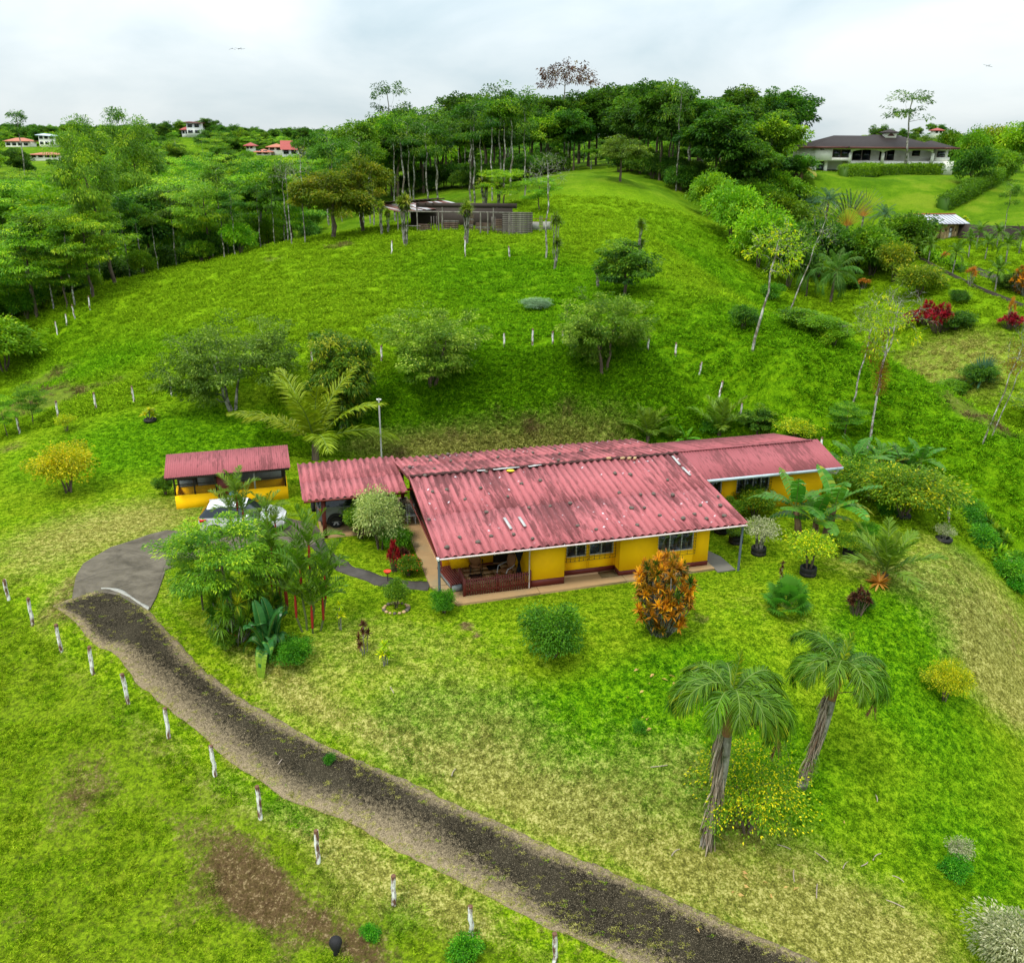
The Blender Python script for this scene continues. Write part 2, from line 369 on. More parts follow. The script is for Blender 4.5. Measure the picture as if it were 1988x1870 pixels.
PATCH = {'dry': [(900,1290,3.5,.55),(700,1230,2.5,.5),(560,1350,2.5,.6),(800,1440,2.2,.5),(1000,1440,1.8,.5),(250,1010,4,.45),(120,1040,4,.55),(60,1100,4,.5),(330,1000,3,.5),(700,868,2.2,.8),(800,872,2,.8),(880,872,2,.9),(960,868,2,.9),(1040,864,2,.9),(1120,860,2,.8),(1200,858,2,.7),
   (1350,1480,1.2,.35),(1250,1600,2.5,.45),(1450,1680,3,.55),(1600,1780,2.5,.6),(1700,1860,2,.5),(1800,1820,1.6,.6),(1150,1560,1.6,.55),(1600,1230,1.5,.5),(1750,1110,2.5,.6),(1650,1090,2,.5),(1800,1050,2,.5),(1450,1170,2,.45),(1940,1250,3.2,.8),(1960,1180,3,.7),(1920,1320,2.2,.7),(1980,1350,2.2,.7),
   (1850,690,6,.5),(1800,740,6,.6),(1900,700,6,.6),(1930,400,9,.5),(1880,560,5,.3),(1700,410,5,.35),(1780,390,6,.3),(700,1590,1.5,.5),(850,1680,1.8,.5),(600,1560,1,.5),(900,1780,1.2,.6),(650,1700,1.5,.6),(420,1560,1.5,.4),(700,1800,1.3,.6),(300,1450,1.2,.4),(1310,1750,1.6,.5),(520,1470,1.0,.3),(1250,1440,2,.3),(1330,1230,1.5,.35),(1650,1870,1.6,.6),(350,540,3,.2),(700,480,4,.25),(940,1520,1.6,.6),(1060,1580,1.4,.5)],
 'lush': [(800,1400,1.6,.9),(900,1430,1.8,1),(1020,1400,1.6,.6),(1150,1450,2.2,1),(1250,1400,2.2,1),(1350,1300,2.2,.9),(1180,1530,1.6,.8),(1500,1480,2,.6),(1700,1250,2.6,.8),(1800,1200,2.5,.8),(1750,1350,2.5,.6),(1850,1150,2,.9),(1870,1080,1.2,.9),(1890,1180,1.4,.9),(1450,1430,1.8,.8),(1600,1600,3,.35),(1900,1500,3,.4),(1400,1560,1.5,.7),
   (1000,760,4,.9),(1200,760,4,.9),(850,800,4,.9),(1100,690,5,.45),(1350,800,4,.8),(950,700,4,.5),(1450,830,3,.6),(700,830,4,.8),(450,850,4,.8),(300,860,5,.6),(150,880,5,.6),(1000,600,9,.5),(900,510,9,.6),(1050,540,8,.6),(1200,560,6,.3),(1560,650,7,.9),(1500,640,6,.9),(1650,720,6,.9),(1750,800,6,.7),(1350,500,6,.6),(1450,560,6,.9),(1420,480,6,.6),(1900,860,6,.9),(1280,430,7,.4),(250,700,6,.6),(150,720,6,.7),(120,650,5,.5),
   (540,1560,1,.8),(610,1600,.8,.8),(775,1780,.8,.8),(430,1520,.8,.6),(250,1390,.8,.6),(1700,370,12,.4),(1900,640,6,.2),(1850,1640,2,.4),(1930,1700,2.2,.5),(1560,290,20,.5)],
 'dirt': [(60,770,3,1),(20,800,3,1),(130,770,2,.7),(230,740,1.6,.5),(90,740,3,.8),(20,870,1.5,.6),(530,505,1.2,.9),(660,475,1.6,.9),(760,890,1.2,.4),(1030,830,1,.7),(1100,790,1,.6),(960,800,1,.5),(880,850,1.2,.5),(1190,855,1.4,.4),(780,880,1,.4),
   (420,1640,1.2,.7),(470,1700,1.2,1),(540,1760,.7,1.2),(620,1790,.6,1.2),(680,1830,.6,1.1),(500,1730,.6,1.2),(740,1870,.8,1),(360,1600,.8,.6),(300,1560,.8,.5),(220,1330,1.2,.35),(150,1480,1.6,.6),(60,1330,1.6,.5),(200,1540,1.2,.5),(100,1600,1.2,.5),(30,1780,1,.7),(330,1790,1,.6),(550,1860,.6,.8),(1965,1260,1.2,.45),(1975,1210,1.2,.45),(590,1312,1.0,.5),(510,1372,.8,.5),(480,1300,.8,.35),(640,1245,.8,.4),
   (1360,1200,.6,.6),(1620,1185,.5,.5),(1700,1000,.8,.4),(1880,800,2,.9),(1920,820,2,.7),(1480,1010,.6,.5),(1540,1700,.7,.5),(120,1190,1.4,.6),(160,1130,1.2,.6),(1720,1140,.5,.4),(905,1215,.35,1),(925,1235,.3,.9),(1080,1380,.5,.4),(1380,1635,.8,.5),(1450,1600,.8,.6),(1750,500,2,.5),(1500,400,1,.4),(1700,430,2,.5)]}
PW = {k: [(*wpt(a, b), r, s) for a, b, r, s in v] for k, v in PATCH.items()}
road_line = [((a[0]+b[0])/2, (a[1]+b[1])/2) for a, b in zip(dL, dR)]
def zones(x, y):
    o = {}
    for k, v in PW.items():
        a = np.zeros(len(x))
        for cx, cy, r, s in v:
            d2 = ((x-cx)**2+(y-cy)**2)/(r*r)
            a = a+s*np.exp(-d2*0.9)
        if k == 'dry': a = a*0.72
        if k == 'dirt': a = np.where((y < 30) & (x < 0), a*0.62, a)
        o[k] = np.clip(a, 0, 1)
    return o
# lawn 0 .. pasture 1 .. rough field 2
def kind_of(x, y):
    past = sstep(59.8, 61.2, y+0.25*np.clip(-x-12, 0, 40)+np.clip(x-9, 0, 8)*1.5)
    past = np.maximum(past, sstep(0.0, 1.0, (x-17.5)+(y-44)*0.35)*sstep(39, 42, y)*(x > 10))
    fl = np.array(f1)
    xi = np.interp(y, fl[::-1, 1], fl[::-1, 0])
    field = sstep(0.2, -0.5, x-xi)*(y < 35)
    return past, field

# ------------------------------------------------------------ ground material
def dry_grass_nodes(T, pos, zc, dark=1.0):
    """shared colour of ground and tufts from the zone channels"""
    sp = T.n('ShaderNodeSeparateColor', {'Color': zc})
    dry, lush, dirt = sp.outputs; lawnness = zc.node.outputs['Alpha']
    n1 = T.noise(0.55, pos, 5, 0.6); n2 = T.noise(2.6, pos, 5, 0.65, 0.6); n3 = T.noise(11, pos, 4, 0.65); n4 = T.noise(38, pos, 3, 0.7)
    n5 = T.noise(4.2, pos, 3, 0.6, 0.3); n6 = T.noise(19, pos, 2, 0.6)
    fine = T.math('ADD', T.math('MULTIPLY', n5, 0.34), T.math('ADD', T.math('MULTIPLY', n3, 0.36), T.math('MULTIPLY', n6, 0.30)))
    base = T.ramp(fine, [(0.42, (0.038, 0.092, 0.002)), (0.50, (0.118, 0.218, 0.003)), (0.575, (0.255, 0.370, 0.010))])
    yel = T.ramp(fine, [(0.42, (0.080, 0.110, 0.003)), (0.50, (0.210, 0.240, 0.006)), (0.575, (0.410, 0.400, 0.036))])
    base = T.mix(T.math('MULTIPLY', T.ramp(T.math('ADD', T.math('MULTIPLY', n1, 0.6), T.math('MULTIPLY', n2, 0.4)), [(0.42, 0.0), (0.62, 0.34)]), lawnness), base, yel)
    lushc = T.ramp(fine, [(0.42, (0.016, 0.064, 0.001)), (0.50, (0.068, 0.185, 0.002)), (0.575, (0.180, 0.335, 0.005))])
    def gate(ch, a, b, nz):
        return T.ramp(T.math('ADD', ch, T.math('MULTIPLY', T.math('SUBTRACT', nz, 0.5), 1.3)), [(a, 0.0), (b, 1.0)])
    c = T.mix(gate(lush, 0.22, 0.80, T.math('ADD', T.math('MULTIPLY', n2, 0.6), T.math('MULTIPLY', n3, 0.4))), base, lushc)
    straw = T.ramp(fine, [(0.42, (0.11, 0.090, 0.022)), (0.51, (0.26, 0.215, 0.055)), (0.58, (0.50, 0.41, 0.17))])
    c = T.mix(T.math('MULTIPLY', gate(dry, 0.30, 0.85, T.math('ADD', T.math('MULTIPLY', n2, 0.55), T.math('MULTIPLY', n3, 0.45))), 0.72), c, straw)
    earth = T.ramp(fine, [(0.40, (0.045, 0.026, 0.012)), (0.55, (0.115, 0.070, 0.034)), (0.58, (0.24, 0.17, 0.09))])
    df = T.math('MULTIPLY', gate(dirt, 0.38, 0.75, T.math('ADD', T.math('MULTIPLY', n2, 0.5), T.math('MULTIPLY', n3, 0.5))), 0.9)
    c = T.mix(df, c, earth); T.earth = (df, earth)
    return c, n2, n3, n4
def ground_mat():
    m, nt = nmat('grass_ground'); T = NT(nt)
    pos = T.n('ShaderNodeNewGeometry').outputs['Position']
    zc = T.n('ShaderNodeAttribute', attribute_name='zone').outputs['Color']
    kd = T.n('ShaderNodeAttribute', attribute_name='kind').outputs['Color']
    ks = T.n('ShaderNodeSeparateColor', {'Color': kd}).outputs
    c, n2, n3, n4 = dry_grass_nodes(T, pos, zc)
    v = T.noise(7.0, stretch(T, pos, (1, 1, 1.5)), 6, 0.75, 0.25)
    # grazed field: dark gaps between tussocks of weeds
    olive = T.ramp(v, [(0.40, (0.034, 0.030, 0.010)), (0.47, (0.070, 0.105, 0.005)), (0.58, (0.175, 0.250, 0.010))])
    c = T.mix(T.math('MULTIPLY', ks[1], T.math('MULTIPLY_ADD', T.noise(0.5, pos, 3), 0.7, 0.25)), c, olive)
    pg = T.ramp(T.noise(1.5, stretch(T, pos, (0.7, 1, 1)), 6, 0.72, 0.3), [(0.36, (0.055, 0.135, 0.002)), (0.50, (0.105, 0.215, 0.002)), (0.62, (0.175, 0.290, 0.004))])
    c = T.mix(T.math('MULTIPLY', ks[0], 0.5), c, pg)
    c = T.mix(T.math('MULTIPLY', ks[2], 0.75), c, T.ramp(T.noise(0.16, pos, 6, 0.7), [(0.40, (0.030, 0.082, 0.003)), (0.52, (0.070, 0.140, 0.005)), (0.62, (0.125, 0.175, 0.012))]))  # far ground: the missing tufts' self-shadow is painted in as darker green
    c = T.mix(T.math('MULTIPLY', T.earth[0], ks[1]), c, T.earth[1])
    h = T.math('ADD', T.math('MULTIPLY', n3, 0.6), T.math('ADD', T.math('MULTIPLY', n4, 0.35), T.math('MULTIPLY', n2, 0.8)))
    T.finish(c, 1.0, 0.02, h, 1.0, 0.13)
    return m
M_ground = ground_mat()
def axis(lo, hi, step, far_lo, far_hi, g=1.11):
    a = list(np.arange(lo, hi+1e-6, step)); s = step
    while a[-1] < far_hi: s *= g; a.append(a[-1]+s)
    s = step; b = [lo]
    while b[-1] > far_lo: s *= g; b.append(b[-1]-s)
    return np.array(b[:0:-1]+a)
gx = axis(-32, 34, 0.26, -9000, 9000); gy = axis(11, 66, 0.26, -600, 12000, 1.05)
GX, GY = np.meshgrid(gx, gy); X_ = GX.ravel(); Y_ = GY.ravel()
Z_ = height(X_, Y_)
# the driveway lies in a shallow bed
rd = pdist(X_, Y_, road_line)
ny, nx = GX.shape
ii, jj = np.meshgrid(np.arange(ny-1), np.arange(nx-1), indexing='ij')
F_ = np.stack([ii*nx+jj, ii*nx+jj+1, (ii+1)*nx+jj+1, (ii+1)*nx+jj], -1).reshape(-1, 4)
mb = MB(); mb.add(np.stack([X_, Y_, Z_], 1), F_)
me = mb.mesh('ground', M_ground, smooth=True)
zn = zones(X_, Y_); past, field = kind_of(X_, Y_)
nearroad = np.exp(-((rd-2.2)/0.55)**2)*0.45*(Y_ < 36)
zn['dry'] = np.clip(zn['dry']+nearroad, 0, 1)
ca = me.color_attributes.new('zone', 'FLOAT_COLOR', 'POINT'); ca.data.foreach_set('color', np.stack([zn['dry'], zn['lush'], zn['dirt'], 1-.8*past], 1).ravel())
cb = me.color_attributes.new('kind', 'FLOAT_COLOR', 'POINT'); cb.data.foreach_set('color', np.stack([past, field, sstep(112, 135, Y_), np.ones(len(X_))], 1).ravel())  # third channel: far ground whose tuft shade is put into the colour
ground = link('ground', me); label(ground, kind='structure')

# ------------------------------------------------------------ driveway
def asphalt_mat():
    m, nt = nmat('asphalt'); T = NT(nt); pos = T.n('ShaderNodeNewGeometry').outputs['Position']
    e = T.n('ShaderNodeAttribute', attribute_name='v').outputs['Fac']
    n1 = T.noise(0.7, pos, 4); n2 = T.noise(9, pos, 5, 0.7); n3 = T.noise(34, pos, 3, 0.8)
    c = T.ramp(n2, [(0.38, (0.007, 0.006, 0.004)), (0.6, (0.026, 0.021, 0.013))])
    c = T.mix(T.ramp(n1, [(0.45, 0.0), (0.62, 0.6)]), c, (0.034, 0.028, 0.018))
    chips = T.ramp(n3, [(0.575, 0.0), (0.63, 0.8)])
    c = T.mix(chips, c, (0.20, 0.165, 0.11))
    straw = T.mix(T.math('MULTIPLY_ADD', n3, 3.0, -1.0, clamp=True), (0.085, 0.062, 0.036), (0.36, 0.28, 0.17))
    g = T.ramp(T.math('ADD', e, T.math('MULTIPLY', T.math('SUBTRACT', T.math('ADD', T.math('MULTIPLY', n2, 0.6), T.math('MULTIPLY', n3, 0.4)), 0.5), 2.0)), [(0.30, 0.0), (0.95, 0.85)])
    c = T.mix(g, c, straw)
    T.finish(c, 1.0, 0.04, T.math('ADD', n2, T.math('MULTIPLY', n3, 0.6)), 0.5, 0.02)
    return m
def strip(name, Lp, Rp, n_long, n_wide, mat, lift=0.045, edge=True, skirt=0.12, parent=None):
    Lp, Rp = np.array(Lp), np.array(Rp)
    def resample(P, n):
        d = np.r_[0, np.cumsum(np.hypot(*np.diff(P, axis=0).T))]; t = np.linspace(0, d[-1], n)
        return np.stack([np.interp(t, d, P[:, 0]), np.interp(t, d, P[:, 1])], 1)
    # pair by fraction of the given stations so that the edges stay matched
    k = np.linspace(0, len(Lp)-1, n_long); i = np.minimum(k.astype(int), len(Lp)-2); f = (k-i)[:, None]
    A = Lp[i]*(1-f)+Lp[i+1]*f; B = Rp[i]*(1-f)+Rp[i+1]*f
    s = np.linspace(0, 1, n_wide)
    P = A[:, None]*(1-s[None, :, None])+B[:, None]*s[None, :, None]
    wob = 0.05*vnoise(A[:, 0]*1.0, A[:, 1], 0.9, 8)+0.05*vnoise(A[:, 0], A[:, 1], 0.3, 9)
    wob2 = 0.05*vnoise(B[:, 0]*1.0, B[:, 1], 0.9, 18)+0.05*vnoise(B[:, 0], B[:, 1], 0.3, 19)
    D = (B-A)/np.linalg.norm(B-A, axis=1)[:, None]
    P[:, 0] += D*wob[:, None]; P[:, -1] += D*wob2[:, None]
    X = P[..., 0].ravel(); Y = P[..., 1].ravel(); Z = height(X, Y)+lift
    Z = Z.reshape(n_long, n_wide)
    V = np.dstack([P, Z])
    lo = V[:, :1].copy(); lo[..., 2] -= skirt; hi = V[:, -1:].copy(); hi[..., 2] -= skirt
    V = np.concatenate([lo, V, hi], 1); nw = n_wide+2
    ii, jj = np.meshgrid(np.arange(n_long-1), np.arange(nw-1), indexing='ij')
    F = np.stack([ii*nw+jj, ii*nw+jj+1, (ii+1)*nw+jj+1, (ii+1)*nw+jj], -1).reshape(-1, 4)
    W = np.linalg.norm(B-A, axis=1)[:, None]
    ss = np.r_[0, s, 1]; dd = np.minimum(ss, 1-ss)[None]*W
    wsc = 1.0+.55*vnoise(A[:, 0], A[:, 1], 2.2, 40)[:, None]
    wsc2 = 1.3+.9*vnoise(A[:, 0], A[:, 1], 2.6, 41)[:, None]
    ev = np.clip(1-np.minimum(ss[None]*W/(1.0*wsc2), (1-ss)[None]*W/(.55*wsc)), 0, 1)
    b = MB(); b.add(V.reshape(-1, 3), F, 0, ev.ravel()); return b, V
M_asph = asphalt_mat()
b, _ = strip('driveway', dL, dR, 260, 16, M_asph)
label(b.obj('driveway', M_asph, smooth=True), kind='structure')
def concrete_mat(name, c1, c2, stain):
    m, nt = nmat(name); T = NT(nt); pos = T.n('ShaderNodeNewGeometry').outputs['Position']
    n1 = T.noise(1.1, pos, 6, 0.65, 0.5); n2 = T.noise(14, pos, 4, 0.7)
    c = T.ramp(n1, [(0.35, c1), (0.62, c2)])
    c = T.mix(T.math('MULTIPLY', T.ramp(n2, [(0.45, 0.0), (0.7, 1.0)]), 0.35), c, stain)
    cr = T.n('ShaderNodeTexVoronoi', {'Scale': 0.45, 'Vector': T.mix(0.12, pos, T.n('ShaderNodeTexNoise', {'Scale': 2.0, 'Vector': pos}).outputs['Color'])}, feature='DISTANCE_TO_EDGE').outputs['Distance']
    c = T.mix(T.ramp(cr, [(0.0, 0.55), (0.012, 0.0)]), c, (0.04, 0.035, 0.03))
    T.finish(c, 0.95, 0.06, n2, 0.3, 0.01); return m
M_apron = concrete_mat('old_concrete', (0.060, 0.051, 0.040), (0.125, 0.106, 0.082), (0.10, 0.085, 0.035))
def drape_poly(poly, step, lift, var=0.0, skirt=0.1):
    """a sheet cut to a polygon and laid on the terrain"""
    import bmesh
    P = []
    n = len(poly)
    for i in range(n):
        a = np.array(poly[i]); c = np.array(poly[(i+1) % n]); k = max(1, int(np.hypot(*(c-a))/step))
        for j in range(k): P.append(a+(c-a)*j/k)
    P = np.array(P)
    from mathutils.geometry import delaunay_2d_cdt
    xs = np.arange(P[:, 0].min(), P[:, 0].max(), step); ys = np.arange(P[:, 1].min(), P[:, 1].max(), step)
    gx_, gy_ = np.meshgrid(xs, ys); gx_ = gx_.ravel(); gy_ = gy_.ravel()
    m = pip(gx_, gy_, P); d = pdist(gx_, gy_, [tuple(p) for p in P]+[tuple(P[0])])
    m &= d > step*0.5
    pts = [Vector(p) for p in P]+[Vector((a, c)) for a, c in zip(gx_[m], gy_[m])]
    N = len(P)
    vs, es, fs, *_ = delaunay_2d_cdt(pts, [(i, (i+1) % N) for i in range(N)], [list(range(N))], 1, 1e-5)
    X = np.array([v[0] for v in vs]); Y = np.array([v[1] for v in vs]); Z = height(X, Y)+lift
    b = MB(); b.add(np.stack([X, Y, Z], 1), np.array([f for f in fs if len(f) == 3]), 0, var)
    z2 = height(P[:, 0], P[:, 1])
    b.add(np.r_[np.c_[P, z2+lift], np.c_[P, z2+lift-skirt]], [[i, (i+1) % N, N+(i+1) % N, N+i] for i in range(N)], 0, var)
    return b
label(drape_poly(apron, 0.4, 0.055).obj('turning_area', M_apron), kind='structure')
# white-washed edge where the concrete meets the asphalt
wl_ = [wpt(*p) for p in [(196,1143),(212,1143),(232,1147),(250,1156),(262,1164),(276,1174),(290,1183)]]
wl2 = [wpt(*p) for p in [(197,1146),(212,1147),(231,1152),(248,1161),(260,1168),(274,1178),(288,1187)]]
b, _ = strip('x', wl_, wl2, 40, 3, None, lift=0.08)
M_lime = plain('lime_wash', (0.27, 0.26, 0.23), 0.9, 0.1, 0.35, 9, dirt=(0.12, 0.10, 0.08))
label(b.obj('driveway_edge_line', M_lime), kind='structure')
# ------------------------------------------------------------ building materials
def roof_mat(name, c1, c2, grime, spots=True, streak=1.0, amount=0.5, wave=None):
    m, nt = nmat(name); T = NT(nt); co = T.n('ShaderNodeVectorRotate', {'Vector': T.n('ShaderNodeNewGeometry').outputs['Position'], 'Angle': -0.2735}, rotation_type='Z_AXIS').outputs[0]
    st = stretch(T, co, (5.5, 0.7, 1))
    n1 = T.noise(1.0*streak, st, 6, 0.7, 0.4); n2 = T.noise(0.45, co, 4); n3 = T.noise(7, co, 4, 0.7)
    v = T.n('ShaderNodeAttribute', attribute_name='v').outputs['Fac']      # this sheet's own weathering
    c = T.mix(n2, c1, c2)
    c = T.mix(T.math('MULTIPLY', n3, 0.5), c, tuple(x*0.62 for x in c1))
    g = T.ramp(T.math('ADD', n1, T.math('MULTIPLY', T.math('ADD', T.math('MULTIPLY', T.math('SUBTRACT', n2, 0.5), 0.6), T.math('MULTIPLY', T.math('SUBTRACT', v, 0.5), 0.5)), 0.8)), [(0.48, 0.0), (0.60, 1.0)])
    c = T.mix(T.math('MULTIPLY', g, amount), c, grime)
    if wave:      # dirt gathers in the valleys of the sheets
        x = T.math('ADD', T.n('ShaderNodeSeparateXYZ', {'Vector': co}).outputs[0], -wave[1]); w = T.math('MULTIPLY_ADD', T.math('COSINE', T.math('MULTIPLY', x, 2*PI/wave[0])), -0.5, 0.5)
        w = T.math('MULTIPLY', T.ramp(w, [(0.62, 0.0), (0.98, 1.0)]), T.ramp(T.noise(1.4, st, 5, 0.7), [(0.38, 0.15), (0.60, 1.0)]))
        c = T.mix(T.math('MULTIPLY', w, 0.6), c, grime)
    if spots:
        vo = T.n('ShaderNodeTexVoronoi', {'Scale': 2.1, 'Vector': co}, feature='F1'); 
        sp_ = T.math('MULTIPLY', T.ramp(vo.outputs['Distance'], [(0.10, 1.0), (0.14, 0.0)]), T.ramp(T.noise(0.35, co, 2), [(0.5, 0.0), (0.58, 1.0)]))
        fl = T.ramp(T.noise(16, stretch(T, co, (2.2, 0.8, 1)), 3, 0.7), [(0.67, 0.0), (0.71, 0.7)])
        c = T.mix(T.math('MAXIMUM', sp_, fl), c, (0.50, 0.43, 0.46))
    T.finish(c, 0.8, 0.2, n3, 0.3, 0.01); return m
XO = -2.92*math.cos(R(15.67))+32.08*math.sin(R(15.67))
M_roof = roof_mat('pink_fibre_cement', (0.34, 0.088, 0.096), (0.43, 0.140, 0.148), (0.075, 0.020, 0.020), amount=.72, wave=(13.7/39, XO))
M_roofc = roof_mat('carport_fibre_cement', (0.34, 0.088, 0.096), (0.43, 0.140, 0.148), (0.075, 0.020, 0.020), amount=.6, wave=(4.87/15, XO-4.85), spots=False)
M_roof2 = roof_mat('pink_corrugated_iron', (0.265, 0.070, 0.078), (0.34, 0.10, 0.11), (0.085, 0.025, 0.025), spots=False, streak=1.6, amount=0.62)
M_yellow = plain('yellow_wall_paint', (0.92, 0.50, 0.003), 0.8, 0.10, 0.07, 0.9, dirt=(0.74, 0.37, 0.01))
M_red = plain('oxblood_paint', (0.125, 0.018, 0.012), 0.55, 0.35, 0.25, 2.5)
M_terra = plain('terracotta_slab', (0.33, 0.21, 0.10), 0.75, 0.25, 0.2, 1.2, dirt=(0.22, 0.19, 0.11))
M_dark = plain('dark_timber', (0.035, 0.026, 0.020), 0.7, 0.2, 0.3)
M_steel = plain('blue_grey_steel', (0.075, 0.095, 0.12), 0.5, 0.4, 0.1)
M_gutter = plain('white_gutter', (0.50, 0.42, 0.40), 0.5, 0.3, 0.2, 5, dirt=(0.25, 0.08, 0.07))
M_blueb = plain('pale_fascia', (0.42, 0.50, 0.55), 0.6, 0.3, 0.15, 2, dirt=(0.2, 0.2, 0.2))
M_alu = plain('aluminium_frame', (0.45, 0.46, 0.46), 0.4, 0.5, 0.1)
M_iron = plain('black_iron', (0.02, 0.018, 0.018), 0.5, 0.4, 0.1)
M_curt = plain('mauve_curtain', (0.55, 0.42, 0.40), 0.9, 0.1, 0.2, 8)
M_navy = plain('blue_check_curtain', (0.10, 0.13, 0.28), 0.9, 0.1, 0.5, 14)
M_blackcloth = plain('black_cloth', (0.012, 0.012, 0.014), 0.9, 0.1)
M_stone = plain('roof_stone', (0.105, 0.085, 0.070), 0.9, 0.2, 0.45, 9, 0.5)
M_batten = plain('grey_batten', (0.36, 0.35, 0.34), 0.8, 0.2, 0.25, 6)
M_tilered = plain('floor_tile', (0.42, 0.25, 0.12), 0.5, 0.35, 0.12, 3)
M_white = plain('white_plastic', (0.62, 0.62, 0.6), 0.5, 0.4, 0.08)
M_moss = plain('mossy_mortar', (0.055, 0.028, 0.026), 0.95, 0.1, 0.5, 12, 0.6, dirt=(0.17, 0.05, 0.05))
M_grey = plain('grey_board', (0.22, 0.24, 0.24), 0.7, 0.3, 0.2, 1.5)
M_rubber = plain('black_rubber', (0.012, 0.012, 0.012), 0.75, 0.25, 0.3, 6, dirt=(0.06, 0.05, 0.035))
def glassmat(name, tint=(0.02, 0.025, 0.03), a=0.55):
    m, nt = nmat(name); T = NT(nt)
    g = T.n('ShaderNodeBsdfGlossy', {'Color': (0.8, 0.85, 0.9, 1), 'Roughness': 0.04})
    t = T.n('ShaderNodeBsdfTransparent', {'Color': (*[0.85+x for x in tint], 1)})
    d = T.n('ShaderNodeBsdfDiffuse', {'Color': (*tint, 1)})
    m1 = T.n('ShaderNodeMixShader', {0: a, 1: t.outputs[0], 2: d.outputs[0]})
    fr = T.n('ShaderNodeFresnel', {'IOR': 1.5})
    m2 = T.n('ShaderNodeMixShader', {0: fr.outputs[0], 1: m1.outputs[0], 2: g.outputs[0]})
    T.n('ShaderNodeOutputMaterial', {0: m2.outputs[0]}); return m
M_glass = glassmat('window_glass', (0.03, 0.035, 0.045), 0.06)
M_carglass = glassmat('car_glass', (0.01, 0.014, 0.018), 0.85)

HA = np.array([-2.92, 32.08]); HT = R(15.67)
HU = np.array([math.cos(HT), math.sin(HT)]); HN = np.array([-HU[1], HU[0]])
def hw(a, s, z=0.0): p = HA+HU*a+HN*s; return Vector((p[0], p[1], z))
def hloc(px, py, z): P = onplane(px, py, z); d = P[:2]-HA; return float(d@HU), float(d@HN)
def zroof(s): return 2.35+s*0.139 if s < 6.85 else 3.302-(s-6.85)*0.18

def sheet_mesh(name, width, length, pitch, amp, mat, rough_end=0.0, seg=8, thick=0.012, var=0.5):
    """a corrugated sheet: x across, y along the fall, built as a thin closed body"""
    nw = max(2, int(round(width/pitch*seg))); x = np.linspace(0, width, nw+1); z = amp*np.cos(x/pitch*2*PI)
    ys = [0, length]; V = []
    for dz in (0, -thick):
        for y in ys:
            for i in range(nw+1): V.append((x[i], y, z[i]+dz))
    n = nw+1; F = []
    for i in range(nw):
        F += [[i, i+1, n+i+1, n+i], [2*n+i+1, 2*n+i, 3*n+i, 3*n+i+1], [i+1, i, 2*n+i, 2*n+i+1], [n+i, n+i+1, 3*n+i+1, 3*n+i]]
    F += [[0, n, 3*n, 2*n], [nw, 2*n+nw, 3*n+nw, n+nw]]
    b = MB(); b.add(V, F, 0, var); return b.mesh(name, mat)
def roof_sheets(parent, a0, a1, s0, s1, zf, pitch, amp, mat, waves=3, rows=2, lap=0.16, rnd=None, name='roof_sheet'):
    """sheets laid side by side from a0 to a1 and row by row from s0 up to s1"""
    rnd = rnd or random.Random(3)
    wdt = pitch*waves; n = max(1, int(round((a1-a0)/wdt))); p2 = (a1-a0)/n/waves
    L = (s1-s0)/rows
    mes = [sheet_mesh('roof_sheet', p2*waves+p2*0.22, L+lap, p2, amp, mat, var=v_) for v_ in (0.35, 0.45, 0.55, 0.68)]
    up = 1 if zf(s1) > zf(s0) else -1
    for i in range(n):
        for r in range(rows):
            sa = s0+r*L-(lap if up > 0 and r else 0)*1.0
            if up < 0: sa = s0+r*L
            sb = sa+L
            ang = math.atan2(zf(min(s1, s0+(r+1)*L))-zf(s0+r*L), L)
            z = zf(s0+r*L)+0.005*(r if up > 0 else (rows-r))+(i % 2)*0.006+rnd.uniform(-0.003, 0.003)
            if up > 0 and r: z -= lap*math.tan(ang)*1.0
            link(name, mes[rnd.randrange(4)], parent, (a0+i*p2*waves+rnd.uniform(-.006, .006), sa, z), (ang, 0, rnd.uniform(-.002, .002)))
# ------------------------------------------------------------ main house
house = thing('house', 'single-storey yellow house with weathered pink corrugated roof and fenced front porch', 'house', hw(0, 0), HT)
wb = MB()
def wseg(b, a0, a1, s0, s1, z0, z1): b.box(a0, a1, s0, s1, z0, z1)
def top(s): return zroof(s)-0.09
def gable(b, a0, a1, s0, s1, z0=0.1):
    ss = sorted({s0, s1, *( [6.85] if s0 < 6.85 < s1 else [])})
    poly = [(s0, z0), (s1, z0)]+[(s, top(s)) for s in ss[::-1]]
    n = len(poly); V = [(a0, p, q) for p, q in poly]+[(a1, p, q) for p, q in poly]
    F = [[i, (i+1) % n, n+(i+1) % n, n+i] for i in range(n)]; b.add(V, F)
    for o_ in (0, n):
        c = np.mean(np.array(V[o_:o_+n]), 0); b.add(V[o_:o_+n]+[tuple(c)], [[i, (i+1) % n, n] for i in range(n)])
wseg(wb, .8, 1.82, 3.40, 3.52, .1, top(3.4)); wseg(wb, 1.82, 2.55, 3.40, 3.52, .1, .9); wseg(wb, 1.82, 2.55, 3.40, 3.52, 1.9, top(3.4)); wseg(wb, 2.55, 3.13, 3.40, 3.52, .1, top(3.4))
wseg(wb, 3.95, 4.17, 3.40, 3.52, .1, top(3.4)); wseg(wb, 3.13, 3.95, 3.40, 3.52, 1.98, top(3.4))
gable(wb, 4.05, 4.17, .90, 3.40)
wseg(wb, 4.05, 5.60, .78, .90, .1, top(.78)); gable(wb, 5.48, 5.60, .90, 1.42)
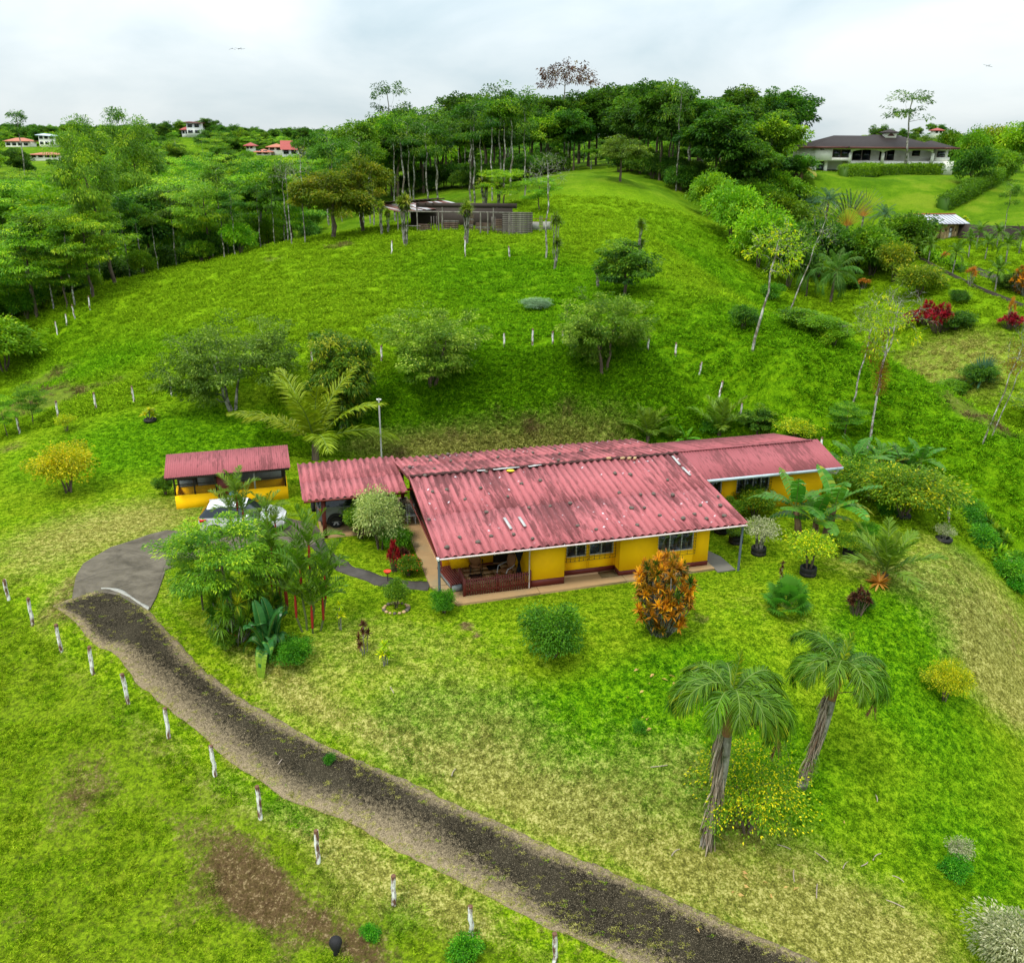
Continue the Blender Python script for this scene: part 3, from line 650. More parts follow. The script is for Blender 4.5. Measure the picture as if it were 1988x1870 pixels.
for a0, a1, z0, z1 in ((5.60, 5.90, .1, 9), (5.90, 6.83, .1, .95), (5.90, 6.83, 1.98, 9), (6.83, 6.96, .1, 9), (6.96, 8.10, .1, .95), (6.96, 8.10, 1.98, 9), (8.10, 8.17, .1, 9)):
    wseg(wb, a0, a1, 1.42, 1.54, z0, min(z1, top(1.42)))
gable(wb, 8.17, 8.29, .98, 1.42)
for a0, a1, z0, z1 in ((8.17, 9.95, .1, 9), (9.95, 11.66, .1, .95), (9.95, 11.66, 1.98, 9), (11.66, 12.42, .1, 9)):
    wseg(wb, a0, a1, .86, .98, z0, min(z1, top(.86)))
gable(wb, 12.30, 12.42, .98, 12.0); wseg(wb, .8, 12.42, 12.0, 12.12, .1, top(12.1))
wb.obj('wall', M_yellow, house)
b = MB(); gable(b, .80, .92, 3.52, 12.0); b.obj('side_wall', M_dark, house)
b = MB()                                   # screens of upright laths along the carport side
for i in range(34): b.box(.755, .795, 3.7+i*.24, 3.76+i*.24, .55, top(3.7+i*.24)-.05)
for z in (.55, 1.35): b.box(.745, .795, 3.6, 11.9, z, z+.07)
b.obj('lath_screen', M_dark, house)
b = MB()                                   # red skirting, 6 mm proud
for a0, a1, s0, s1, h in ((4.044, 5.606, .774, .78, .42), (5.60, 5.606, .774, 1.414, .40), (5.606, 8.164, 1.414, 1.42, .36), (8.164, 8.170, .854, 1.414, .34), (8.17, 12.426, .854, .86, .32), (12.42, 12.426, .86, 12.0, .32), (.794, .80, 3.4, 12.0, .45), (.8, 3.13, 3.394, 3.40, .2)):
    b.box(a0, a1, s0, s1, .1, h)
b.obj('skirting', M_red, house)
b = MB(); b.box(.72, 12.42, 1.3, 12.1, -.1, .12); b.obj('floor', M_tilered, house)
# porch floor tiles, joints recessed
tl = MB(); tl.box(0, .42, 0, .42, 0, .012); tme = tl.mesh('floor_tile', M_tilered)
for i in range(7):
    for j in range(5):
        link('floor_tile', tme, house, (1.22+i*.43, 1.22+j*.43-.02, .118))
# inner partitions so that the rooms are dark as they are
b = MB(); b.box(4.3, 12.3, 5.2, 5.3, .12, 2.9); b.box(8.1, 8.2, 1.6, 5.2, .12, 2.5); b.obj('partition', M_yellow, house)
b = MB()
V = [(.1, .05, 2.27), (13.6, .05, 2.27), (13.6, 6.85, 3.22), (.1, 6.85, 3.22), (.1, 12.6, 2.18), (13.6, 12.6, 2.18)]
b.add(V, [[0, 1, 2, 3], [3, 2, 5, 4]]); b.add([(x, y, z+.03) for x, y, z in V], [[0, 1, 2, 3], [3, 2, 5, 4]])
b.obj('ceiling', M_dark, house)
roof = link('roof', None, house)
roof_sheets(roof, 0, 13.7, 0, 6.92, lambda s: 2.35+s*0.139, .345, .048, M_roof)
roof_sheets(roof, -.05, 13.62, 6.84, 12.7, lambda s: 3.302-(s-6.85)*.18, .345, .048, M_roof, rnd=random.Random(5))
b = MB()                                   # mossy ridge mortar, lumpy
xs = np.linspace(0.05, 13.6, 80); rr = random.Random(8)
P = [(x, 6.87+rr.uniform(-.02, .02), 3.345+.02*math.cos(x/.345*2*PI)+rr.uniform(-.012, .012)) for x in xs]
b.tube(P, [.075+rr.uniform(-.015, .02) for _ in P], 7); b.obj('ridge', M_moss, roof, smooth=True)
b = MB(); b.box(0, 13.68, .03, .07, 2.20, 2.31); b.box(-.03, .01, 0, 6.8, 2.2, 2.24)
for a_ in (.02, 13.64):                    # barge boards follow both falls
    V = [(a_, .05, 2.17), (a_, 6.85, 3.12), (a_, 12.65, 2.08), (a_, .05, 2.29), (a_, 6.85, 3.24), (a_, 12.65, 2.2)]
    V2 = [(a_+.035, y, z) for _, y, z in V]; b.add(V+V2, [[0, 1, 4, 3], [1, 2, 5, 4], [6, 9, 10, 7], [7, 10, 11, 8], [0, 6, 7, 1], [1, 7, 8, 2], [3, 4, 10, 9], [4, 5, 11, 10], [0, 3, 9, 6], [2, 8, 11, 5]])
b.obj('fascia', M_red, roof)
b = MB(); b.tube([(0, -.02, 2.262), (6.8, -.03, 2.252), (13.72, -.02, 2.262)], .038, 7); b.tube([(4.0, .0, 2.25), (4.02, .7, 2.1), (4.02, .72, .12)], .03, 6)
for i in range(9): b.box(.8+i*1.5, .82+i*1.5, -.06, .05, 2.2, 2.32)
b.obj('gutter', M_gutter, roof)
b = MB(); b.box(-.06, .04, -.07, .03, 2.22, 2.36); b.obj('gutter_end', M_white, roof)
for a_, s_ in ((.07, .22), (13.6, .15)):
    b = MB(); b.tube([(a_, s_, -.1), (a_, s_, 2.25)], .055, 10); b.obj('post', M_steel, house)
b = MB()
for i in range(18): s_ = .6+i*.66; b.box(.05, 13.6, s_, s_+.05, zroof(s_)-.15, zroof(s_)-.09)
b.obj('purlins', M_dark, house)
def window(parent, a0, a1, z0, z1, s, curtains=(), name='window', nv=1, grille=True, glass=M_glass, depth=.05, gm=None):
    f = MB(); t = .045
    f.box(a0, a1, s, s+depth, z0, z0+t); f.box(a0, a1, s, s+depth, z1-t, z1); f.box(a0, a0+t, s, s+depth, z0+t, z1-t); f.box(a1-t, a1, s, s+depth, z0+t, z1-t)
    for k in range(nv): x = a0+(a1-a0)*(k+1)/(nv+1); f.box(x-t/2, x+t/2, s, s+depth, z0+t, z1-t)
    w = f.obj(name, M_alu, parent)
    for k in range(nv+1):
        x0 = a0+(a1-a0)*k/(nv+1)+t/2+.003; x1 = a0+(a1-a0)*(k+1)/(nv+1)-t/2-.003
        g = MB(); g.box(x0, x1, s+.02, s+.026, z0+t, z1-t); g.obj('pane', glass, w)
    for (x0, x1, x2, x3, m) in curtains:      # a tied-back curtain: wide at the top, narrow at the tie
        c = MB(); n = 14; rows = [(z1-.03, x0, x1), ((z0+z1)/2-.05, x2, x3), (z0+.06, x0*.6+x2*.4, x1*.6+x3*.4)]
        V = []
        for z, xa, xb in rows:
            for i in range(n): V.append((xa+(xb-xa)*i/(n-1), s+.10+.02*math.sin(i*2.1), z))
        c.add(V, [[r*n+i, r*n+i+1, (r+1)*n+i+1, (r+1)*n+i] for r in range(2) for i in range(n-1)]); c.obj('curtain', m, w)
    if grille:
        g = MB(); y0 = s-.16; r_ = .0075; aa, ab = a0-.04, a1+.04; za, zb = z0-.14, z1+.02
        for z in np.arange(za, zb+.01, (zb-za)/8): g.tube([(aa, s, z), (aa, y0, z), (ab, y0, z), (ab, s, z)], r_, 4)
        for k in range(6): x = aa+(ab-aa)*k/5; g.tube([(x, s, za), (x, y0, za), (x, y0, zb), (x, s, zb)], r_*1.3, 4)
        g.obj('grille', M_iron, w)
    return w
window(house, 5.905, 6.825, .955, 1.975, 1.45, [(6.42, 6.62, 6.45, 6.5, M_curt)])
window(house, 6.965, 8.095, .955, 1.975, 1.45, [(7.0, 7.5, 7.02, 7.46, M_navy), (7.56, 8.06, 7.6, 8.04, M_navy)])
window(house, 9.955, 11.655, .955, 1.975, .89, [(9.98, 10.5, 10.15, 10.3, M_curt), (11.0, 11.62, 11.15, 11.35, M_curt)], nv=2)
window(house, 1.83, 2.54, .91, 1.89, 3.43, [], nv=1, grille=False)
window(house, 2.0, 2.1, .0, .01, 3.43, [], grille=False) if False else None
b = MB(); b.box(3.16, 3.92, 3.46, 3.5, .12, 1.96); dr = b.obj('door', M_dark, house)
b = MB(); b.tube([(3.84, 3.44, 1.0), (3.84, 3.41, 1.0), (3.76, 3.41, 1.0)], .012, 6); b.obj('handle', M_alu, dr)
b = MB(); b.box(1.05, 1.82, 2.55, 3.38, .52, 1.30); b.obj('wall_cupboard', M_yellow, house)
# black curtain gathered at its middle
b = MB(); V = []; n = 16
for z, w_ in ((2.05, .62), (1.6, .40), (1.12, .09), (.8, .2), (.42, .34)):
    for i in range(n): V.append((3.72+(i/(n-1)-.5)*w_, 1.25+.03*math.sin(i*2.3), z))
b.add(V, [[r*n+i, r*n+i+1, (r+1)*n+i+1, (r+1)*n+i] for r in range(4) for i in range(n-1)]); b.obj('curtain', M_blackcloth, house)
# ------------------------------------------------------------ porch railing and bench
rail = thing('picket_fence', 'low dark red picket fence closing the front porch', 'fence', hw(1.25, .7), HT)
pk = MB(); pk.box(-.028, .028, -.01, .01, 0.02, .78); pk.add([(-.028, -.01, .78), (.028, -.01, .78), (.028, .01, .78), (-.028, .01, .78), (0, -.01, .83), (0, .01, .83)], [[0, 1, 4], [3, 5, 2]]); pk.add([(-.028, -.01, .78), (0, -.01, .83), (0, .01, .83), (-.028, .01, .78), (.028, -.01, .78), (.028, .01, .78)], [[0, 1, 2, 3], [4, 5, 2, 1]])
pkm = pk.mesh('picket', M_red)
for i in range(28): link('picket', pkm, rail, (.02+i*.102, .012, .1))
for i in range(9): link('picket', pkm, rail, (-.012, .1+i*.1, .1), (0, 0, PI/2))
for z in (.28, .74):
    b = MB(); b.box(0, 2.80, .024, .06, z, z+.07); b.obj('rail', M_red, rail)
    b = MB(); b.box(0.0, .036, .075, .95, z, z+.07); b.obj('rail', M_red, rail)
for x, y in ((-.05, .03), (1.38, .09), (2.81, .05), (-.03, .98)):
    b = MB(); b.box(x-.045, x+.045, y-.045, y+.045, .1, .93); b.obj('post', M_red, rail)
bench = thing('slatted_bench', 'dark red slatted wooden seat on the porch corner behind the blue-grey post', 'bench', hw(.98, 2.1), HT+R(8))
for i in range(7): b = MB(); b.box(-.36+i*.1, -.29+i*.1, -.85, .95, .42, .46); b.obj('slat', M_red, bench)
for y in (-.75, .85): b = MB(); b.box(-.34, -.28, y-.03, y+.03, .1, .42); b.obj('leg', M_red, bench); b = MB(); b.box(.24, .3, y-.03, y+.03, .1, .42); b.obj('leg', M_red, bench); b = MB(); b.box(-.36, .31, y-.04, y+.04, .38, .419); b.obj('bearer', M_red, bench)
b = MB(); b.box(-.3, .28, -.9, .9, .12, .36); b.obj('plinth', M_grey, bench)
# rocking chairs on the porch
M_wicker = plain('brown_wicker', (0.20, 0.085, 0.03), 0.7, 0.3, 0.4, 18, 0.6)
M_cush = plain('dark_cushion', (0.05, 0.02, 0.015), 0.9, 0.1)
def rocker(name, lab, a, s, rz, m, arms):
    t = thing(name, lab, 'chair', hw(a, s, .13), HT+rz, None)
    b = MB()
    b.lathe([(0, 1.10), (.12, 1.12), (.22, 1.02), (.26, .85), (.24, .7), (.16, .58), (.1, .5)], 14)
    V = np.concatenate(b.V); V[:, 1] = V[:, 1]*.35+.22+(V[:, 2]-.5)*.25; b.V = [V]
    b.obj('backrest', m, t, smooth=True)
    b = MB(); b.lathe([(0, .46), (.2, .47), (.27, .43), (.25, .38), (0, .37)], 16); b.obj('seat', m, t, smooth=True)
    for sx in (-1, 1):
        b = MB(); b.tube([(sx*.24, -.4, .10), (sx*.25, -.2, .02), (sx*.25, .1, .015), (sx*.25, .4, .08), (sx*.25, .5, .16)], .014, 6); b.obj('rocker', M_iron, t)
        b = MB(); b.tube([(sx*.24, -.28, .05), (sx*.27, -.3, .4), (sx*.28, -.22, .62), (sx*.28, .1, .64), (sx*.22, .3, .7)], .014, 6); b.obj('armrest', M_alu if arms else M_iron, t)
        b = MB(); b.tube([(sx*.24, .25, .04), (sx*.22, .2, .4)], .014, 6); b.obj('leg', M_iron, t)
    return t
rocker('rocking_chair', 'tall brown round-backed rocking chair standing at the back of the porch', 2.15, 2.6, R(160), M_wicker, False)
rocker('wicker_chair', 'low wicker chair with a pale metal frame just behind the picket fence', 3.3, 1.75, R(-60), M_wicker, True)
b = MB(); b.box(-.28, .28, -.2, .2, 0, .012); label(b.obj('doormat', M_blackcloth, loc=hw(3.05, 3.0, .131), rot=(0, 0, HT)), 'black doormat on the porch tiles before the dark doorway', 'doormat')
b = MB(); b.box(-.28, .28, -.2, .2, 0, .012); label(b.obj('mat', M_cush, loc=hw(2.1, 2.35, .131), rot=(0, 0, HT)), 'dark mat under the round-backed rocking chair on the porch', 'mat')
b = MB(); b.box(-.38, .38, -.27, .27, 0, .014)
M_coir = plain('coir_mat', (0.16, 0.11, 0.05), 0.95, 0.05, 0.3, 20, 0.5)
label(b.obj('mat', M_coir, loc=hw(7.75, 1.1, .118), rot=(0, 0, HT)), 'brown mat on the concrete beside the recessed wall', 'mat')
# ------------------------------------------------------------ concrete round the house
def slabpoly(name, pts, z0, z1, mat):
    b = MB(); b.prism([tuple(hw(*p)[:2]) for p in pts], z0, z1); o = b.obj(name, mat); label(o, kind='structure'); return o
slabpoly('terrace', [(.02, 1.94), (.80, .14), (4.35, .22), (4.35, 1.29), (.72, 1.29), (.72, 1.94)], -.25, .10, M_terra)
slabpoly('terrace', [(4.375, .24), (8.3, .32), (8.3, 1.29), (4.375, 1.29)], -.25, .098, M_terra)
slabpoly('terrace', [(8.325, .33), (12.6, .46), (12.6, 1.29), (8.325, 1.29)], -.25, .10, M_terra)
slabpoly('side_path', [(0, 1.97), (.715, 1.97), (.715, 5.1), (0, 5.1)], -.2, .10, M_terra)
slabpoly('side_path', [(0, 5.12), (.715, 5.12), (.715, 8.33), (0, 8.33)], -.2, .097, M_terra)
slabpoly('carport_floor', [(-4.1, 8.35), (.715, 8.35), (.715, 12.6), (-4.1, 12.6)], -.2, .095, M_terra)
slabpoly('side_path', [(12.62, .2), (13.5, .2), (13.5, 1.6), (12.62, 4)], -.2, .05, plain('damp_concrete', (.13, .12, .10), .8, .2, .3, 1))
pc = [(-4.55, 8.6), (-4.30, 7.6), (-3.97, 6.12), (-3.19, 4.59), (-2.02, 3.24), (-1.0, 2.55), (0.0, 2.15)]
pl, pr = [], []
for i, (a, s) in enumerate(pc):
    q0 = pc[max(i-1, 0)]; q1 = pc[min(i+1, len(pc)-1)]; d = np.array([q1[0]-q0[0], q1[1]-q0[1]]); d /= np.linalg.norm(d)
    w_ = .36; pl.append(tuple(hw(a+d[1]*-w_, s+d[0]*w_)[:2])); pr.append(tuple(hw(a+d[1]*w_, s-d[0]*w_)[:2]))
b, _ = strip('path', pl, pr, 60, 5, None, lift=0.05)
M_path = concrete_mat('grey_path_concrete', (0.040, 0.035, 0.031), (0.075, 0.066, 0.060), (0.06, 0.06, 0.04))
for i_ in range(len(b.A)): b.A[i_] = b.A[i_]*0
label(b.obj('garden_path', M_path), kind='structure')
# ------------------------------------------------------------ carport
cp_ = thing('carport', 'open carport with pink corrugated roof on dark red posts', 'carport', hw(0, 0), HT)
zcp = lambda s: 2.20+(s-7.95)*.045
cr_ = link('roof', None, cp_)
roof_sheets(cr_, -4.85, .02, 7.95, 12.65, zcp, .30, .05, M_roofc, rnd=random.Random(9))
for a, s in ((-3.9, 8.42), (-3.9, 12.3), (.45, 12.3)): b = MB(); b.box(a-.09, a+.09, s-.09, s+.09, .05, zcp(s)-.17); b.obj('post', M_red, cp_)
for s in (8.42, 12.3): b = MB(); b.box(-4.75, .7, s-.04, s+.04, zcp(s)-.17, zcp(s)-.06); b.obj('beam', M_red, cp_)
b = MB(); b.box(-4.8, .05, 7.93, 7.965, 2.07, 2.16); b.obj('fascia', M_red, cp_)
# ------------------------------------------------------------ rear wing
wing = thing('house_wing', 'lower yellow rear wing of the house under a finely ribbed pink roof', 'house wing', hw(0, 0), HT)
b = MB()
for a0, a1, z0, z1 in ((12.9, 14.5, 0, 2.2), (14.5, 16.05, 0, .72), (16.05, 16.88, 0, 1.72), (16.88, 18.8, 0, .98), (16.05, 16.3, 1.72, 2.2), (16.55, 16.7, 1.72, 2.2), (18.8, 22, 0, 1.72), (18.8, 19.3, 1.72, 2.2), (21.25, 22, 1.72, 2.2)):
    b.box(a0, a1, 6.5, 6.62, z0, z1)
def gz2(s): return 2.30+(s-5.6)*.30 if s < 7.95 else 3.005-(s-7.95)*.20
V = [(21.88, 6.62, 0), (21.88, 11.2, 0), (21.88, 11.2, gz2(11.2)-.08), (21.88, 7.95, 2.9), (21.88, 6.62, gz2(6.62)-.08)]; n = 5
b.add(V+[(22.0, y, z) for _, y, z in V], [[i, (i+1) % n, n+(i+1) % n, n+i] for i in range(n)]); b.add(V, [[0, 1, 2], [0, 2, 3], [0, 3, 4]]); b.add([(22.0, y, z) for _, y, z in V], [[0, 1, 2], [0, 2, 3], [0, 3, 4]])
b.box(12.9, 22, 11.2, 11.32, 0, 2.1); b.box(12.9, 13.02, 6.62, 11.2, 0, 2.2)
b.obj('wall', M_yellow, wing)
b = MB(); b.box(12.9, 21.88, 6.62, 11.2, -.1, .05); b.obj('floor', M_tilered, wing)
b = MB(); b.box(16.9, 17.0, 6.6, 11.2, .05, 2.2); b.box(13.1, 21.8, 8.6, 8.66, .05, 2.3); b.obj('partition', M_dark, wing)
wr = link('roof', None, wing)
roof_sheets(wr, 13.0, 22.35, 5.55, 7.97, gz2, .155, .018, M_roof2, waves=6, rows=1)
roof_sheets(wr, 13.0, 21.95, 7.94, 11.55, gz2, .155, .018, M_roof2, waves=6, rows=1, rnd=random.Random(6))
b = MB(); b.box(13.0, 22.0, 7.88, 8.03, 3.01, 3.05); b.obj('ridge_cap', M_roof2, wr)
b = MB(); b.box(13.3, 22.38, 5.50, 5.55, 2.15, 2.29); b.obj('fascia', M_blueb, wr)
b = MB(); b.add([(13.2, 5.6, 2.2), (22.3, 5.6, 2.2), (22.0, 7.95, 2.93), (13.2, 7.95, 2.93), (13.2, 11.4, 2.25), (22, 11.4, 2.25)], [[0, 1, 2, 3], [3, 2, 5, 4]]); b.obj('ceiling', M_dark, wing)
window(wing, 16.9, 18.78, .99, 2.1, 6.54, [], nv=3, grille=True)
window(wing, 19.31, 21.24, 1.73, 2.18, 6.54, [], nv=3, grille=False)
window(wing, 14.51, 16.04, .73, 2.1, 6.54, [], nv=1, grille=False)
b = MB(); b.tube([(22.2, 5.6, 2.2), (22.15, 5.7, 1.9), (22.05, 6.4, 1.75)], .05, 8); b.obj('downpipe', M_white, wing)
# ------------------------------------------------------------ things on the roof
def onroof(px, py):
    d = ray(px, py)
    for lo, hi, z0, k, s0 in ((0, 6.85, 2.35, .139, 0), (6.85, 12.7, 3.302, -.18, 6.85)):
        # z = z0 + k*(s-s0), s = (P-HA).HN
        dn = d[0]*HN[0]+d[1]*HN[1]; o = -(HA@HN)
        t = (z0+k*(o-s0)-CAMZ)/(d[2]-k*dn); P = np.array([0, 0, CAMZ])+t*d; s = (P[:2]-HA)@HN
        if lo <= s <= hi: return Vector(P), math.atan(k)
    return None, 0
STONES = '648 330|590 338|497 238|560 272|596 245|785 322|806 257|722 368|895 357|950 305|1026 292|807 420|575 450|700 522|648 562|772 542|826 517|917 510|994 527|980 402|1065 396|1147 384|1328 263|1390 268|1345 342|1432 348|1395 404|1418 473|1508 433|1252 490|1177 475|1604 445|1648 428|1697 447|1672 393|1770 435|1745 357|1752 393|1560 350|1540 290|1484 347|1447 402|567 197|581 212|604 198|520 212|653 185|664 213|744 190|855 198|920 170|995 178|1085 165|1103 183|1100 210|1190 170|720 247'
rs = random.Random(21); stone_me = []
for k in range(4):
    bm_ = MB(); bm_.lathe([(0, -.02), (.085, -.02), (.11, .02), (.09, .06), (.05, .085), (0, .09)], 9)
    V = np.concatenate(bm_.V); V *= 1+.25*vnoise(V[:, 0]*9+k*5, V[:, 1]*9+V[:, 2]*7, 1.0, k)[:, None]; V[:, 1] *= .8; bm_.V = [V]
    stone_me.append(bm_.mesh('roof_stone', M_stone, smooth=True))
ROWN = ['the white front gutter', 'the middle of the front slope', 'the upper front slope', 'the ridge', 'the rear slope']
for i, s_ in enumerate(STONES.split('|')):
    x, y = map(float, s_.split()); P, ang = onroof(556.6+.48*x, 795.2+.48*y)
    if P is None: continue
    o = link('roof_stone', stone_me[i % 4], None, P+Vector((0, 0, .045)), (0, 0, rs.uniform(0, 6)), (rs.uniform(.8, 1.15),)*3)
    label(o, 'small dark stone on the '+('lower' if (P-hw(0, 0)).to_2d().dot(Vector(HN)) < 2.4 else 'middle' if (P-hw(0, 0)).to_2d().dot(Vector(HN)) < 4.8 else 'upper' if (P-hw(0, 0)).to_2d().dot(Vector(HN)) < 6.85 else 'rear')+' part of the pink house roof, '+['at its left end', 'left of its middle', 'right of its middle', 'at its right end'][int(min(3, max(0, (P-hw(0, 0)).to_2d().dot(Vector(HU))/3.43)))], 'stone', 'stones weighing down the house roof')
for i, (x0, y0, x1, y1, lab) in enumerate([(880, 445, 908, 490, 'left of the two pale battens low on the front roof slope'), (940, 442, 965, 480, 'right of the two pale battens low on the front roof slope'), (1560, 195, 1590, 230, 'pale batten at the top right corner of the front roof slope'), (1600, 240, 1632, 272, 'pale batten near the right edge of the front roof slope'),
      (770, 254, 803, 252, 'short grey metal strip lying on the ridge'), (835, 249, 940, 239, 'long pale metal strip lying along the ridge'), (978, 237, 1028, 229, 'bright metal patch bent over the middle of the ridge')]):
    P, _ = onroof(556.6+.48*x0, 795.2+.48*y0); Q, _ = onroof(556.6+.48*x1, 795.2+.48*y1)
    if P is None or Q is None: continue
    P = P+Vector((0, 0, .085)); Q = Q+Vector((0, 0, .085)); w_ = .06 if i < 4 else .09
    mid = (P+Q)/2; d = Q-P; L = d.length
    b = MB(); b.box(-L/2, L/2, -w_, w_, -.01, .012); o = b.obj('batten' if i < 4 else 'metal_strip', M_batten, loc=mid)
    o.rotation_mode = 'QUATERNION'; o.rotation_quaternion = d.to_track_quat('X', 'Z'); label(o, lab, 'batten' if i < 4 else 'metal strip')
M_sand = plain('sandstone_block', (0.40, 0.27, 0.14), 0.9, 0.1, 0.3, 9)
for i, x in enumerate((1302, 1358, 1385, 1408)):
    P, _ = onroof(556.6+.48*x, 795.2+.48*206); b = MB(); b.box(-.11, .11, -.06, .06, 0, .09); o = b.obj('brick', M_sand, loc=P+Vector((0, 0, .07)), rot=(0, 0, HT+i*.3))
    label(o, ['leftmost', 'second from left', 'third from left', 'rightmost'][i]+' of the sand-coloured bricks on the ridge', 'brick', 'bricks on the house ridge')
P, _ = onroof(556.6+.48*905, 795.2+.48*254); b = MB(); b.lathe([(0, .09), (.08, .08), (.13, .03), (.1, 0)], 8); V = np.concatenate(b.V); V[:, 0] *= 1.7; b.V = [V]
label(b.obj('yellow_bag', plain('yellow_plastic', (.6, .45, .02), .5), loc=P+Vector((0, 0, .05))), 'crumpled yellow plastic bag below the roof ridge', 'bag')
# ------------------------------------------------------------ shed
shed = thing('shed', 'small yellow-walled shed with mesh windows and a pink lean-to roof', 'shed', hw(-11.05, 14.05, 0), HT+R(.6))
b = MB(); b.box(0, 2.1, 0, .12, -.2, .72); b.box(2.75, 5.66, 0, .12, -.2, .72); b.box(0, .12, .12, 1.6, -.2, .72); b.box(5.54, 5.66, .12, 1.6, -.2, .72); b.box(0, 5.66, 1.6, 1.72, -.2, .72); b.obj('wall', M_yellow, shed)
b = MB(); b.box(.05, 5.6, 1.55, 1.6, .7, 2.1); b.obj('back_panel', M_dark, shed)
for x0, x1, z0, z1 in ((.2, 1.0, .75, 1.1), (1.1, 2.0, .75, 1.35), (2.9, 5.4, .75, 1.4)): b = MB(); b.box(x0, x1, 1.2, 1.25, z0, z1); b.obj('grey_sheet', M_grey, shed)
for x in (.04, 1.0, 2.06, 2.72, 4.0, 5.56): b = MB(); b.box(x-.04, x+.04, .02, .10, .72, 1.86); b.obj('stud', M_batten if x == 4.0 else M_dark, shed)
b = MB(); b.box(0, 5.66, .03, .09, 1.78, 1.86); b.box(0, 2.1, .04, .08, 1.28, 1.32); b.box(2.75, 5.6, .04, .08, 1.22, 1.26); b.obj('head_rail', M_dark, shed)
b = MB()                                  # diamond wire mesh
for x0, x1 in ((.08, 2.02), (2.76, 5.54)):
    for k in range(int((x1-x0)/.075)+15):
        for sg in (-1, 1):
            xa = x0+(k-15)*.075 if sg > 0 else x0+k*.075; xb = xa+sg*1.06; za, zb = .72, 1.78
            def clip(xa, za, xb, zb):
                t0, t1 = 0.0, 1.0; dx = xb-xa
                for p, q in ((-dx, xa-x0), (dx, x1-xa)):
                    if p < 0: t0 = max(t0, q/p)
                    elif p > 0: t1 = min(t1, q/p)
                return (t0, t1) if t1 > t0 else None
            tt = clip(xa, za, xb, zb)
            if tt: 
                p0 = (xa+(xb-xa)*tt[0], .05, za+(zb-za)*tt[0]); p1 = (xa+(xb-xa)*tt[1], .05, za+(zb-za)*tt[1]); b.tube([p0, p1], .003, 3, cap=False)
b.obj('wire_mesh', M_iron, shed)
b = MB(); b.box(2.12, 2.72, .02, .06, 0, 1.76); d_ = b.obj('door', M_red, shed); b = MB(); b.box(2.2, 2.26, -.02, .02, .9, .96); b.obj('handle', M_alu, d_)
sr = link('roof', None, shed)
zs = lambda s: 1.93+(s+.55)*.20
roof_sheets(sr, -.35, 5.85, -.55, 1.75, zs, .115, .014, M_roof2, waves=7, rows=1, rnd=random.Random(4))
b = MB(); b.box(-.3, 5.8, -.52, -.48, 1.80, 1.91); b.obj('fascia', M_dark, shed)
b = MB(); b.box(-.24, .24, -.015, .015, 0, .42); label(b.obj('grey_board', M_alu, loc=hw(-9.15, 13.93, -.02), rot=(R(-8), 0, HT)), 'small grey board leaning on the yellow shed wall left of the door', 'board')
